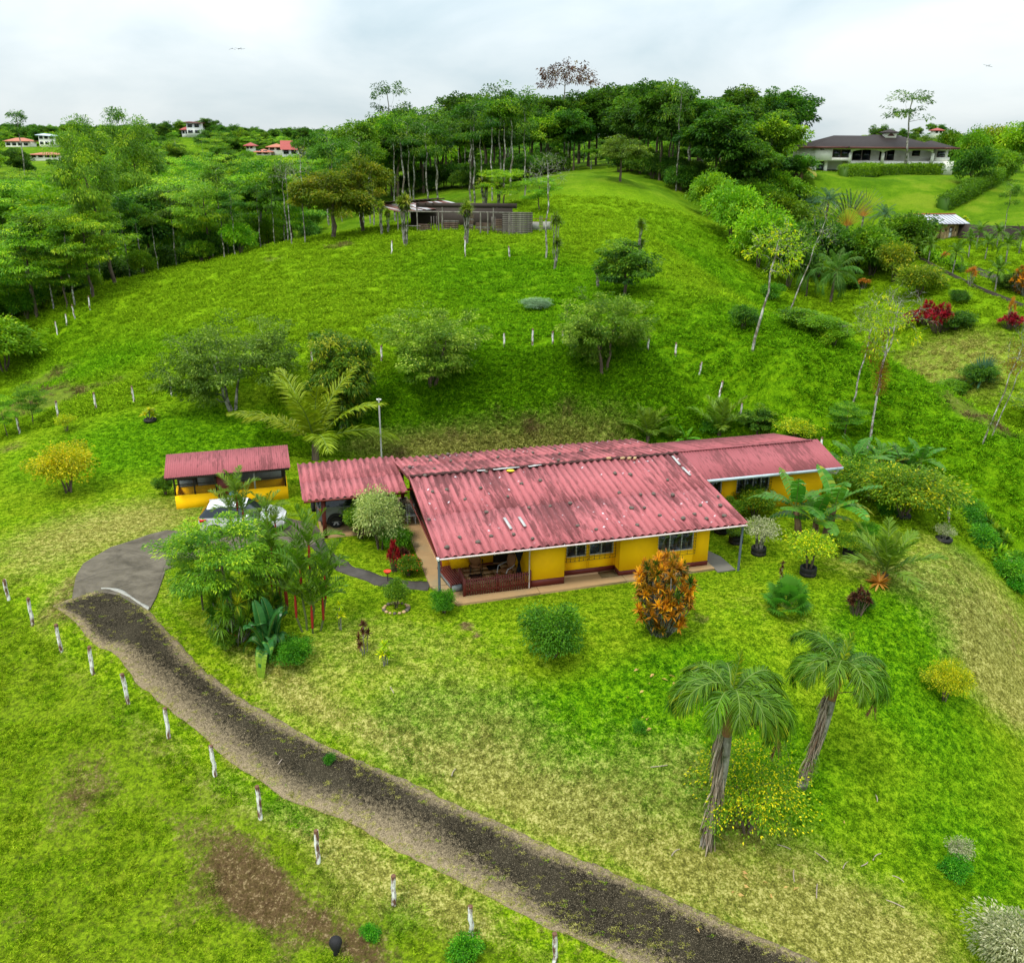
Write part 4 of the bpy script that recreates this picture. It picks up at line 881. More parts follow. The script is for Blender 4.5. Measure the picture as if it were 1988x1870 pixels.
# ------------------------------------------------------------ cars
M_carw = plain('white_car_paint', (0.50, 0.505, 0.51), 0.25, 0.6, 0.01, 1, 0.0)
M_cars = plain('silver_car_paint', (0.16, 0.165, 0.17), 0.3, 0.6, 0.02, 1, 0.0)
M_tail = plain('red_lamp', (0.55, 0.01, 0.01), 0.2, 0.6, 0.05)
M_rim = plain('alloy', (0.32, 0.32, 0.33), 0.35, 0.6, 0.1)
M_blackp = plain('black_trim', (0.015, 0.015, 0.016), 0.5, 0.3)
def make_car(name, lab, paint, st, wheels, wr_, loc, rz, lamps, spare=False, rails=False):
    t = thing(name, lab, 'car', loc, rz)
    V = []; K = 8
    for x, w, zb, zbelt, wr2, zr in st:
        V += [(x, 0, zb), (x, w*.86, zb), (x, w*.985, zb+.10), (x, w, (zb+zbelt)/2), (x, w*.96, zbelt), (x, wr2, zr-.07 if zr-zbelt > .12 else zbelt+(zr-zbelt)*.6), (x, wr2*.86, zr), (x, 0, zr+.02)]
    V = np.array(V); n = len(st)
    body = MB(); glass = MB()
    gb = [i for i, s in enumerate(st) if s[5]-s[3] > .25]
    g0, g1 = gb[0], gb[-1]
    for sg in (1, -1):
        W = V*np.array([1, sg, 1]); F = []; G = []
        for i in range(n-1):
            for k in range(K-1):
                q = [i*K+k, (i+1)*K+k, (i+1)*K+k+1, i*K+k+1]
                if sg > 0: q = q[::-1]
                side = k == 4 and g0-1 <= i < g1+1
                ws = k in (5, 6) and (i == g0-1 or i == g1)
                (G if side or ws else F).append(q)
        F += [[0, 1, 2, 3][::sg]]; F += [[0, 3, 4, 5][::sg]]; F += [[0, 5, 6, 7][::sg]]
        o = (n-1)*K; F += [[o, o+1, o+2, o+3][::-sg]]; F += [[o, o+3, o+4, o+5][::-sg]]; F += [[o, o+5, o+6, o+7][::-sg]]
        body.add(W, F); glass.add(W, G)
    def smooth_obj(b, nm, m, off=0.0):
        o = b.obj(nm, m, t, smooth=True)
        import bmesh
        bm = bmesh.new(); bm.from_mesh(o.data); bmesh.ops.remove_doubles(bm, verts=bm.verts, dist=1e-4); bm.to_mesh(o.data); bm.free()
        md = o.modifiers.new('s', 'SUBSURF'); md.levels = md.render_levels = 1
        return o
    bd = smooth_obj(body, 'body', paint)
    smooth_obj(glass, 'windows', M_carglass)
    b = MB(); b.box(st[1][0]+.1, st[-2][0]-.15, -st[3][1]*.8, st[3][1]*.8, .16, .6); b.obj('underbody', M_blackp, t)
    for x in wheels:
        for sg in (-1, 1):
            yy = sg*(st[3][1]-.09)
            b = MB(); a = np.linspace(0, 2*PI, 22, endpoint=False)
            prof = [(wr_*.62, -.10), (wr_*.94, -.10), (wr_, -.05), (wr_, .05), (wr_*.94, .10), (wr_*.62, .10)]
            VV = np.array([[(x+r*math.cos(u), yy+y, wr_+r*math.sin(u)) for u in a] for r, y in prof]).reshape(-1, 3)
            b.add(VV, [[i*22+j, i*22+(j+1) % 22, ((i+1) % 6)*22+(j+1) % 22, ((i+1) % 6)*22+j] for i in range(6) for j in range(22)])
            w_ = b.obj('wheel', M_rubber, t, smooth=True)
            b = MB()
            for k in range(6):
                u = k*PI/3; c, s = math.cos(u), math.sin(u); r1 = wr_*.62
                b.add([(x-s*.035, yy+sg*.075, wr_+c*.035), (x+s*.035, yy+sg*.075, wr_-c*.035), (x+c*r1+s*.05, yy+sg*.085, wr_+s*r1-c*.05), (x+c*r1-s*.05, yy+sg*.085, wr_+s*r1+c*.05)], [[0, 1, 2, 3]])
            b.obj('rim', M_rim, w_)
            b = MB(); a2 = np.linspace(-.15, PI+.15, 16)      # dark arch round the wheel
            VV = [(x+(wr_+.025)*math.cos(u), sg*(st[3][1]+.006), wr_+(wr_+.025)*math.sin(u)) for u in a2]+[(x+(wr_+.075)*math.cos(u), sg*(st[3][1]+.012), wr_+(wr_+.075)*math.sin(u)) for u in a2]
            b.add(VV, [[i, i+1, 17+i, 16+i] for i in range(15)]); b.add([(x, sg*(st[3][1]+.003), wr_)]+[(p[0], sg*(st[3][1]+.003), p[2]) for p in VV[:16]], [[0, i+1, i+2] for i in range(15)])
            b.obj('wheel_arch', M_blackp, t)
    for sg in (-1, 1):
        x0, z0 = lamps; b = MB()
        b.add([(x0, sg*(st[2][1]*.62), z0-.05), (x0-.02, sg*(st[2][1]*.62), z0+.06), (x0+.08, sg*(st[2][1]*.97), z0-.09), (x0+.06, sg*(st[2][1]*.97), z0+.07), (x0+.42, sg*(st[3][1]*1.005), z0+.08), (x0+.30, sg*(st[3][1]*1.005), z0-.02)], [[0, 1, 3, 2], [2, 3, 4, 5]])
        o = b.obj('tail_light', M_tail, t); md = o.modifiers.new('s', 'SOLIDIFY'); md.thickness = .05; md.offset = 0
    b = MB()
    for sg in (-1, 1): xm = st[g1][0]+.05; b.box(xm, xm+.12, sg*(st[3][1]+.08)-.08, sg*(st[3][1]+.08)+.08, st[3][3], st[3][3]+.14)
    b.obj('mirror', paint, t)
    b = MB(); b.box(st[0][0]-.015, st[1][0]+.02, -.55, .55, .38, .52); b.obj('bumper', M_blackp, t)
    if rails:
        b = MB()
        for sg in (-1, 1): b.tube([(st[g0+1][0], sg*st[g0+1][4]*.86, st[g0+1][5]+.02), (st[g0+1][0]+.1, sg*st[g0+1][4]*.88, st[g0+1][5]+.06), (st[g1][0]-.2, sg*st[g1][4]*.88, st[g1][5]+.06), (st[g1][0]-.1, sg*st[g1][4]*.86, st[g1][5]+.02)], .016, 6)
        b.obj('roof_rail', M_blackp, t)
    if spare:
        b = MB(); prof = [(0, -.12), (.26, -.13), (.33, -.10), (.35, 0), (.33, .08), (0, .08)]
        VV = np.array([[(-.12+y, .28+r*math.cos(u), .86+r*math.sin(u)) for u in np.linspace(0, 2*PI, 24, endpoint=False)] for r, y in prof]).reshape(-1, 3)
        b.add(VV, [[i*24+j, i*24+(j+1) % 24, (i+1)*24+(j+1) % 24, (i+1)*24+j] for i in range(5) for j in range(24)]); b.obj('spare_wheel_cover', M_rubber, t, smooth=True)
    return t
HATCH = [(0, .66, .36, .78, .60, .84), (.06, .80, .26, .98, .72, 1.02), (.42, .86, .2, 1.0, .62, 1.40), (.78, .88, .18, 1.0, .61, 1.50), (1.55, .89, .18, .98, .62, 1.54), (2.25, .89, .18, .97, .60, 1.47), (2.9, .89, .18, .96, .72, 1.01), (3.5, .87, .2, .90, .70, .94), (3.85, .80, .26, .76, .62, .80), (4.0, .62, .34, .6, .5, .66)]
z0 = gz(-13.5, 39.9)
make_car('white_hatchback', 'white hatchback with black window surround parked beyond the feathery tree', M_carw, HATCH, (.75, 3.2), .31, tuple(hw(-9.62, 10.82, -.02)), HT-R(8), (.03, .88))
SUV = [(0, .74, .38, .95, .70, .99), (.05, .84, .32, 1.10, .76, 1.16), (.28, .87, .28, 1.12, .68, 1.62), (.6, .88, .26, 1.12, .67, 1.72), (1.6, .88, .26, 1.10, .68, 1.75), (2.35, .88, .26, 1.09, .66, 1.68), (2.95, .88, .26, 1.07, .74, 1.12), (3.6, .87, .28, 1.0, .74, 1.05), (3.9, .82, .34, .85, .66, .92), (4.0, .7, .4, .7, .6, .76)]
make_car('silver_suv', 'silver-grey off-road car with a covered spare wheel parked under the carport', M_cars, SUV, (.85, 3.2), .36, tuple(hw(-4.15, 10.15, .095)), HT, (.03, 1.0), spare=True, rails=True)
# plastic furniture stacked by the side wall
for k, (a, s, lab) in enumerate([(.35, 9.0, 'white plastic chair by the dark lath screen under the carport edge'), (.25, 9.9, 'grey plastic chair deeper in the shade beside the silver car')]):
    t = thing('plastic_chair', lab, 'chair', hw(a, s, .095), HT+R(30*k), None); m = M_white if k == 0 else M_grey
    b = MB(); b.box(-.22, .22, -.22, .22, .42, .45); b.obj('seat', m, t)
    for i in range(5): b = MB(); b.box(-.2+i*.09, -.15+i*.09, .2, .23, .45, .88); b.obj('slat', m, t)
    b = MB(); b.box(-.22, .22, .19, .235, .88, .93); b.obj('top_rail', m, t)
    for x in (-.2, .2):
        for y in (-.2, .2): b = MB(); b.tube([(x, y, 0), (x*.95, y*.95, .42)], .022, 6); b.obj('leg', m, t)
    for x in (-.23, .23): b = MB(); b.tube([(x, -.2, .42), (x, -.2, .64), (x, .2, .66)], .018, 6); b.obj('armrest', m, t)
# blue parasol cap by the shed door
t = thing('parasol', 'small blue parasol on a thin pole behind the white car', 'parasol', hw(-8.1, 12.9, 0), 0)
b = MB(); b.tube([(0, 0, 0), (0, 0, 1.25)], .012, 6); b.obj('pole', M_alu, t); b = MB(); b.lathe([(0, 1.2), (.12, 1.15), (.24, 1.02)], 10); b.obj('canopy', plain('blue_cloth', (.02, .09, .25), .7), t)
# red bowl on a stand
P = at(753, 1130); t = thing('red_bowl', 'red plastic bowl beside the curved grey path', 'bowl', P)
b = MB(); b.lathe([(0, .42), (.10, .42), (.16, .52), (.17, .53), (.15, .53), (.09, .45), (0, .445)], 16); b.obj('bowl', plain('red_plastic', (.62, .04, .01), .4), t, smooth=True); b = MB(); b.tube([(0, 0, 0), (0, 0, .42)], .02, 6); b.obj('stand', M_dark, t)
# ------------------------------------------------------------ barn on the hill
M_wood = barkmat('weathered_planks', (0.05, 0.043, 0.036), (0.15, 0.135, 0.115), 5)
M_wood2 = barkmat('brown_planks', (0.045, 0.028, 0.02), (0.11, 0.075, 0.055), 5)
M_post = barkmat('grey_posts', (0.08, 0.07, 0.055), (0.22, 0.20, 0.17), 4)
def rusty():
    m, nt = nmat('rusty_iron'); T = NT(nt); co = objcoord(T); v = T.n('ShaderNodeAttribute', attribute_name='v').outputs['Fac']
    n = T.noise(1.2, stretch(T, co, (2.5, .6, 1)), 5, .65)
    c = T.mix(T.ramp(T.math('ADD', T.math('MULTIPLY', n, .6), T.math('MULTIPLY', v, .5)), [(.48, 0.0), (.56, 1.0)]), (.42, .42, .43), (.13, .042, .03)); T.finish(c, .6, .4, n, .2, .01); return m
M_rust = rusty()
zcb = 96*math.cos(PITCH)+8.5*math.sin(PITCH); Pb = Vector(((985-994)/FPX*zcb, 95.6, 0)); Pa = Vector(((768-994)/FPX*zcb, 96.4, 0))
bv = (Pb-Pa); bang = math.atan2(bv.y, bv.x); bl = bv.length
bz = gz((Pa.x+Pb.x)/2, (Pa.y+Pb.y)/2)
barn = thing('barn', 'long weathered open-fronted wooden barn with rust-striped iron roof on the hilltop', 'barn', (Pa.x, Pa.y, bz), bang)
n_ = 22; wsh = (bl+1.0)/n_; rb = random.Random(12); bk = link('roof', None, barn)
zf = lambda s: 2.05+(s+.5)*.145
for v_ in range(n_):
    me_ = sheet_mesh('roof_sheet', wsh+.04, 3.9, .11, .014, M_rust, var=rb.choice([.1, .2, .45, .7, .9, .8]), seg=5)
    link('roof_sheet', me_, bk, (-.4+v_*wsh, -.6, zf(-.6)+(v_ % 2)*.006), (math.atan(.145), 0, 0))
for v_ in range(14):
    me_ = sheet_mesh('roof_sheet', (bl-1.0)/14+.04, 3.6, .11, .014, M_wood2, var=.9, seg=5)
    link('roof_sheet', me_, bk, (1.5+v_*(bl-1.0)/14, 2.8, 2.82+(v_ % 2)*.006), (math.atan(-.16), 0, 0))
for v_ in range(14): b = MB(); x = 1.7+v_*(bl-1.3)/13; b.box(x-.04, x+.04, 2.65, 4, 2.70, 2.79); b.obj('rafter', M_dark, barn)
b = MB(); b.box(1.5, bl+.6, 2.9, 2.98, 2.3, 2.8); b.obj('clerestory', M_dark, barn)
for x in (0.05, bl*.37, bl*.745, bl*.81, bl): b = MB(); b.tube([(x, 0, -.9), (x+.02, 0, 2.1)], .075, 7); b.obj('post', M_post, barn)
b = MB(); b.box(-.3, bl+.2, -.06, .06, 2.0, 2.12); b.obj('beam', M_post, barn)
for x in (1.8, 4.5, 7.2, 9.9): b = MB(); b.tube([(x, 1.7, -.5), (x, 1.7, 2.4)], .07, 6); b.obj('post', M_post, barn)
plk = {}
def plank(x0, x1, y, z, h, m, rot=0.0, vertical=False):
    b = MB(); b.box(-(x1-x0)/2, (x1-x0)/2, -.015, .015, 0, h)
    link_ = b.obj('plank', m, barn, loc=((x0+x1)/2, y, z), rot=(0, rb.uniform(-.01, .01), rot)); return link_
for x0, x1, top_ in ((1.9, 3.2, .9), (4.6, 6.2, 1.1), (6.9, 7.8, 2.3), (8.0, 9.6, 1.0), (10.0, bl-.3, 1.4)):
    for k in range(int((top_+.5)/.2)): plank(x0+rb.uniform(-.08, .08), x1+rb.uniform(-.08, .08), 1.72, -.5+k*.2, .185, rb.choice([M_wood, M_wood2, M_wood2]))
for x0, x1 in ((3.3, 4.4), (9.7, 10.1)):
    for k in range(5): b = MB(); xx = x0+(x1-x0)*k/4; b.box(xx-.03, xx+.03, 1.7, 1.74, -.3, 1.5); b.obj('plank', M_wood, barn)
for k in range(12): plank(0, 3.2, 0, -.5+k*.21, .195, M_wood, 0).location = (bl+.75, 1.6, -.5+k*.21)
for o in [c for c in barn.children][-12:]: o.rotation_euler = (0, 0, R(62))
b = MB(); b.box(.5, bl, 5.0, 5.1, -.5, 2.2); b.obj('back_wall', M_dark, barn)
b = MB(); b.box(.2, 2.4, .3, .5, .55, .62); b.obj('trough', M_post, barn)
b = MB(); b.box(bl+1.9, bl+3.0, 2.2, 2.25, .2, 1.0); b.obj('pale_panel', M_lime, barn); b = MB(); b.box(bl+3.4, bl+4.2, 2.2, 2.25, .25, 1.05); b.obj('pale_panel', M_lime, barn)
for x in (bl+1.8, bl+3.1, bl+3.3, bl+4.3): b = MB(); b.tube([(x, 2.3, -.5), (x, 2.3, 1.6)], .05, 6); b.obj('post', M_post, barn)
for z in (.4, .7, 1.0, 1.3): b = MB(); b.tube([(bl+1.8, 2.3, z), (bl+4.3, 2.3, z+.03)], .025, 5); b.obj('rail', M_red, barn)
# ------------------------------------------------------------ villa on the right hill
M_cream = plain('cream_render', (0.80, 0.78, 0.68), 0.8, 0.2, 0.06, 0.3, dirt=(0.45, 0.42, 0.33))
M_shing = roof_mat('brown_shingles', (0.020, 0.013, 0.012), (0.034, 0.023, 0.021), (0.014, 0.009, 0.008), spots=False)
M_fasc = plain('brown_fascia', (0.085, 0.028, 0.020), 0.6, 0.3, 0.15)
vy = 176.0
def vx(px): return (px-994)/FPX*(vy*math.cos(PITCH)+1.5*math.sin(PITCH))
villa = thing('villa', 'white two-level villa with dark brown hipped roof and arched verandah on the right hill', 'house', (vx(1577), vy, 13.8), R(3))
X = lambda px: vx(px)-vx(1577)
FL, EV = 2.05, 4.35
b = MB(); b.box(0, X(1611), 0, 12, FL, EV); b.box(X(1582), X(1587), 1.2, 9, -.8, FL); b.box(X(1603), X(1609), 1.2, 1.8, -.8, FL); b.box(X(1587), X(1603), 6, 9, -.8, FL)
b.box(X(1611), X(1647), 0, .25, FL, FL+.55); b.box(X(1611), X(1647), 0, .25, FL+2.0, EV); b.box(X(1611), X(1857), 3.0, 3.2, FL-1.6, EV); b.box(X(1647), X(1857), .3, 3.0, FL-2.4, FL)
b.box(X(1822), X(1850), 0.8, 3.0, FL, FL+.7); b.box(X(1822), X(1850), 0.8, 1.0, FL+1.9, EV)
b.obj('wall', M_cream, villa)
arc = [(1647, 1712), (1712, 1760), (1760, 1811)]
for p0, p1 in arc:                       # arched beam between columns
    x0, x1 = X(p0), X(p1); b = MB(); n = 14
    xs = np.linspace(x0, x1, n); zz2 = EV-.95+.62*np.sqrt(np.maximum(0, 1-((xs-(x0+x1)/2)/((x1-x0)/2))**2))
    V = [(x, 0, z) for x, z in zip(xs, zz2)]+[(x, 0, EV) for x in xs]; V += [(x, .3, z) for x, y, z in V]
    F = [[i, i+1, n+i+1, n+i] for i in range(n-1)]+[[2*n+i+1, 2*n+i, 3*n+i, 3*n+i+1] for i in range(n-1)]+[[i+1, i, 2*n+i, 2*n+i+1] for i in range(n-1)]
    b.add(V, F); b.obj('arch', M_cream, villa)
for p in (1647, 1712, 1760, 1811): b = MB(); b.box(X(p)-.28, X(p)+.28, -.02, .32, FL-.3, EV-.9); b.obj('column', M_cream, villa)
for p0, p1, y, z0_, z1_ in ((1612, 1628, .1, .6, 1.98), (1629, 1646, .1, .6, 1.98), (1664, 1682, 2.95, .1, 2.0), (1683, 1700, 2.95, .1, 2.0), (1718, 1732, 2.95, .1, 2.0), (1733, 1748, 2.95, .1, 2.0), (1784, 1800, 2.95, .9, 1.9), (1824, 1840, .9, .72, 1.88)):
    b = MB(); b.box(X(p0), X(p1), y, y+.06, FL+z0_, FL+z1_); w_ = b.obj('window', M_fasc, villa); b = MB(); b.box(X(p0)+.08, X(p1)-.08, y-.02, y-.005, FL+z0_+.08, FL+z1_-.08); b.obj('pane', M_carglass, w_)
b = MB(); b.box(X(1586), X(1594), -.02, -.005, FL+1.85, FL+2.05); b.obj('vent', M_dark, villa)
b = MB(); b.box(X(1592), X(1602), 1.4, 1.5, -.8, FL-.1); b.obj('door', M_carglass, villa)
def hip(b, x0, x1, y0, y1, z, h, th=.28):
    yc = (y0+y1)/2; r = min((y1-y0)/2, (x1-x0)/2)
    V = [(x0, y0, z), (x1, y0, z), (x1, y1, z), (x0, y1, z), (x0+r, yc, z+h), (x1-r, yc, z+h)]
    b.add(V, [[0, 1, 5, 4], [2, 3, 4, 5]]); b.add(V, [[1, 2, 5], [3, 0, 4]]); b.add(V[:4], [[3, 2, 1, 0]])
rf = MB(); hip(rf, -.8, X(1760), -.8, 11, EV+.16, 2.0); hip(rf, X(1638), X(1826), -1.4, 12, EV+.10, 2.25); hip(rf, X(1790), X(1862), -.2, 9, EV, 1.4)
ro = rf.obj('roof', M_shing, villa)
b = MB()
for x0, x1, y in ((-.8, X(1638), -.82), (X(1638), X(1826), -1.42), (X(1826), X(1862), -.22)): b.box(x0, x1, y, y+.1, EV-.18, EV+.16)
b.box(-.82, -.72, -.72, 11, EV-.18, EV+.16); b.obj('fascia', M_fasc, ro)
b = MB(); cx = X(1739); b.box(cx-1.05, cx+1.05, 3.6, 5.4, EV+1.6, EV+2.75); co_ = b.obj('cupola', M_cream, villa)
b = MB(); n = 12; V = [(cx-.7+1.4*i/(n-1), 3.58, EV+2.1+.5*math.sin(PI*i/(n-1))) for i in range(n)]+[(cx-.7+1.4*i/(n-1), 3.58, EV+2.1) for i in range(n)]; b.add(V, [[i, i+1, n+i+1, n+i] for i in range(n-1)]); b.obj('louvre', M_fasc, co_)
b = MB(); hip(b, cx-1.5, cx+1.5, 3.1, 5.9, EV+2.75, .55); b.box(cx-1.5, cx+1.5, 3.1, 5.9, EV+2.65, EV+2.748); b.obj('cupola_roof', M_shing, co_)
# boundary wall behind the villa
Wp = onplane(1552, 279, 17.9); 
gw = thing('garden_wall', 'long cream garden wall with red brown piers on the lawn behind the villa', 'wall', (vx(1540)*1.33, 232, 16.6), R(4))
for i in range(9):
    b = MB(); b.box(i*2.3, i*2.3+2.1, 0, .15, -1.5, 1.5); b.obj('panel', M_cream, gw); b = MB(); b.box(i*2.3-.2, i*2.3, -.03, .2, -1.5, 1.6); b.obj('pier', M_fasc, gw)
# ------------------------------------------------------------ stone gatehouse
M_stonew = barkmat('ochre_stone', (0.28, 0.18, 0.09), (0.55, 0.38, 0.19), 3)
M_tin = plain('pale_metal_roof', (0.40, 0.41, 0.46), 0.45, 0.4, 0.08, 1)
Ph = at(1824, 468); hutr = R(12)
hut = thing('stone_gatehouse', 'small ochre stone gatehouse with pale metal roof and arched doorway', 'gatehouse', (Ph.x, Ph.y, Ph.z-.1), hutr)
HW, HH = 2.6, 2.15
b = MB()
for x0, x1, z0_, z1_ in ((0, .55, 0, HH), (.55, .8, 0, 1.25), (.55, .8, 1.5, HH), (.8, 1.15, 0, HH), (1.15, 1.65, 1.75, HH), (1.65, 1.95, 0, HH), (1.95, 2.2, 0, 1.25), (1.95, 2.2, 1.5, HH), (2.2, HW, 0, HH)): b.box(x0, x1, 0, .25, z0_-.4 if z0_ == 0 else z0_, z1_)
b.box(0, .25, .25, 3, -.4, HH); b.box(HW-.25, HW, .25, 3, -.4, HH); b.box(0, HW, 3, 3.25, -.4, HH); b.obj('wall', M_stonew, hut)
b = MB(); b.box(1.2, 1.6, .1, .14, -.2, 1.6); b.obj('door', M_white, hut)
b = MB(); b.lathe([(.28, 0), (.34, 0), (.34, .12), (.28, .12)], 16); V = np.concatenate(b.V)[:, [0, 2, 1]]; V = V+np.array([1.4, -.06, 1.5]); b.V = [V]; b.obj('arch_ring', M_fasc, hut)
for x in (-1.6, -2.9):
    for y0, y1 in ((.2, .7), (2.6, 3.1)): b = MB(); b.box(x-.25, x+.25, y0, y1, -.6, HH); b.obj('pillar', M_stonew, hut)
b = MB(); b.box(-2.6, -1.9, 2.8, 2.9, 0, HH); b.obj('screen_wall', M_stonew, hut)
mt = sheet_mesh('roof_sheet', .52, 3.3, .26, .012, M_tin, seg=4); rfh = link('roof', None, hut)
for k in range(13): link('roof_sheet', mt, rfh, (-3.3+k*.51, -.8, HH+.05+(k % 2)*.005), (math.atan(.30), 0, 0))
for k in range(13): link('roof_sheet', mt, rfh, (-3.3+k*.51, 2.32, HH+1.03), (math.atan(-.30), 0, 0))
for k in range(12): b = MB(); x = -3.04+k*.51; b.add([(x-.02, -.8, HH+.10), (x+.02, -.8, HH+.10), (x+.02, 2.35, HH+1.045), (x-.02, 2.35, HH+1.045)], [[0, 1, 2, 3]]); o = b.obj('seam', M_dark, rfh); md = o.modifiers.new('s', 'SOLIDIFY'); md.thickness = .03
b = MB(); b.box(-3.35, 3.35, 2.24, 2.4, HH+1.0, HH+1.09); b.obj('ridge_cap', plain('red_ridge', (.35, .07, .04), .7), rfh)
b = MB(); b.box(-3.3, 3.35, -.83, -.77, HH-.07, HH+.03); b.obj('fascia', M_dark, rfh)
# dark retaining wall beside it and wall along the drive
def wall_line(name, lab, pts, h, th, m, cat='wall'):
    P = [at(*p) for p in pts]; t = thing(name, lab, cat, P[0]); b = MB()
    for A_, B_ in zip(P[:-1], P[1:]):
        d = (B_-A_); d.z = 0; L = d.length; nrm = Vector((-d.y, d.x, 0))/L*th/2; a_ = A_-P[0]; c_ = B_-P[0]
        V = [a_-nrm, c_-nrm, c_+nrm, a_+nrm]; V = [tuple(v+Vector((0, 0, -.5))) for v in V]+[tuple(v+Vector((0, 0, h))) for v in V]
        b.add(V, [[0, 1, 5, 4], [1, 2, 6, 5], [2, 3, 7, 6], [3, 0, 4, 7], [4, 5, 6, 7]])
    b.obj('wall', m, t); return t
wall_line('retaining_wall', 'dark slatted wall running right from the stone gatehouse', [(1858, 462), (1900, 464), (1985, 466)], 1.6, .25, M_dark)
wall_line('low_wall', 'low dark kerb wall stepping down below the row of small palms', [(1775, 498), (1830, 528), (1895, 560), (1985, 596)], .28, .18, M_dark)
pA = [wpt(*p) for p in [(1860, 512), (1890, 528), (1930, 548), (1990, 575)]]; pB = [wpt(*p) for p in [(1872, 508), (1905, 522), (1945, 541), (2000, 563)]]
b, _ = strip('x', pA, pB, 30, 3, None, lift=.08); label(b.obj('garden_drive', M_path), kind='structure')
# ------------------------------------------------------------ far houses
M_tile = plain('orange_tiles', (0.36, 0.13, 0.08), 0.8, 0.2, 0.15, 0.6)
M_tile2 = plain('red_iron_roof', (0.28, 0.06, 0.05), 0.7, 0.2, 0.15, 0.6)
def far_house(lab, px, py, Y, w, dep, h, rh, rm, wm, flat=False, floors=1, rz=0.0, gab=False):
    d = ray(px, py); t = Y/d[1]; P = np.array([0, 0, CAMZ])+t*d
    h_ = thing('far_house', lab, 'house', (P[0], P[1], P[2]), rz)
    b = MB(); b.box(-w/2, w/2, 0, dep, -2, h); b.obj('wall', wm, h_)
    r_ = MB()
    if flat: r_.add([(-w/2-1, -1.2, h+rh*.4), (w/2+1, -1.2, h+.0), (w/2+1, dep+1, h+.3), (-w/2-1, dep+1, h+rh), (-w/2-1, -1.2, h+rh*.4-.3), (w/2+1, -1.2, h-.3), (w/2+1, dep+1, h), (-w/2-1, dep+1, h+rh-.3)], [[0, 1, 2, 3], [0, 4, 5, 1], [1, 5, 6, 2], [3, 7, 4, 0], [7, 6, 5, 4]])
    elif gab: 
        V = [(-w/2-.6, -.8, h-.2), (w/2+.6, -.8, h-.2), (w/2+.6, dep/2, h+rh), (-w/2-.6, dep/2, h+rh), (w/2+.6, dep+.8, h-.2), (-w/2-.6, dep+.8, h-.2)]
        r_.add(V, [[0, 1, 2, 3], [3, 2, 4, 5]]); r_.add(V, [[1, 4, 2], [0, 3, 5]])
    else: hip(r_, -w/2-.9, w/2+.9, -.9, dep+.9, h, rh); r_.box(-w/2-.9, w/2+.9, -.9, dep+.9, h-.25, h-.005)
    r_.obj('roof', rm, h_)
    k = max(2, int(w/2.6))
    for f in range(floors):
        for i in range(k):
            x = -w/2+(i+.5)*w/k; b = MB(); z_ = f*2.7; b.box(x-w/k*.34, x+w/k*.34, -.06, -.01, z_+.7, z_+2.1); b.obj('window', M_carglass, h_)
    return h_
far_house('low white house with pale orange hipped roof at the far left end of the ridge', 34, 286, 500, 12.4, 8, 2.9, 1.6, M_tile, M_cream)
far_house('pale modern house with a tilted flat roof left of the tall broken tree', 92, 284, 490, 8, 7, 4.8, 1.3, M_blueb, M_cream, flat=True, floors=2)
far_house('low house with salmon roof among the trees below the ridge', 86, 310, 400, 11.6, 8, 1.9, .9, M_tile, M_cream)
far_house('white two-storey house with a flat dark-rimmed roof on the skyline', 377, 262, 480, 7, 7, 5.4, 1.0, M_fasc, M_white, flat=True, floors=2)
far_house('small house with dark red roof beside the flat-roofed skyline house', 360, 263, 485, 3.4, 5, 2.6, 1.5, M_tile2, M_white)
far_house('red-roofed house with a white gable in the left of the valley', 571, 304, 330, 7.8, 7, 2.3, 2.8, M_tile2, M_white, gab=True, rz=R(12))
far_house('orange-roofed bungalow left of the gabled red roof', 535, 296, 350, 5, 5, 1.8, 1.2, M_tile, M_cream)
far_house('small low house with orange roof below the other orange roof', 510, 304, 345, 4.4, 5, 1.5, 1.0, M_tile, M_cream)
far_house('half-hidden house with a dark red roof among the trees', 485, 293, 370, 2.8, 4, 1.8, 1.2, M_tile2, M_cream)
far_house('distant house with a red roof right of the villa', 1822, 262, 480, 4, 5, 2, 1.2, M_tile2, M_cream)
b = MB(); b.box(-2.6, 2.6, 0, 4, -1, .9); dd = ray(1500, 274); tt_ = 215/dd[1]
t = thing('blue_tarpaulin', 'bright blue tarpaulin seen between the trees left of the villa', 'tarpaulin', (dd[0]*tt_, 215, CAMZ+dd[2]*tt_)); b = MB(); b.add([(-3, 0, .2), (0, -.4, .9), (3, 0, .1), (-3, 4, .6), (0, 4, 1.5), (3, 4, .5), (-3, 0, -1.5), (3, 0, -1.5)], [[0, 1, 4, 3], [1, 2, 5, 4], [0, 6, 7, 2]]); b.obj('sheet', plain('blue_tarp', (.03, .22, .55), .5), t)
# ------------------------------------------------------------ plant materials
BARK = barkmat('bark_brown', (0.055, 0.040, 0.028), (0.14, 0.105, 0.075), 5)
BARKP = barkmat('bark_pale', (0.11, 0.10, 0.085), (0.34, 0.32, 0.28), 4, lichen=(0.055, 0.065, 0.03))
BARKW = barkmat('bark_white', (0.08, 0.075, 0.065), (0.50, 0.48, 0.44), 4.5, lichen=(0.12, 0.10, 0.07))
BARKR = plain('red_crownshaft', (0.24, 0.014, 0.010), 0.5, 0.4, 0.25, 6)
STRAWL = leafmat('dead_frond', (0.16, 0.11, 0.075), (0.42, 0.35, 0.28), (0.10, 0.05, 0.03), 0.1, objvar=.05)
L_dark = leafmat('leaf_dark', (0.016, 0.062, 0.006), (0.078, 0.190, 0.012), (0.18, 0.28, 0.016))
L_mid = leafmat('leaf_mid', (0.032, 0.105, 0.005), (0.135, 0.275, 0.010), (0.28, 0.40, 0.014))
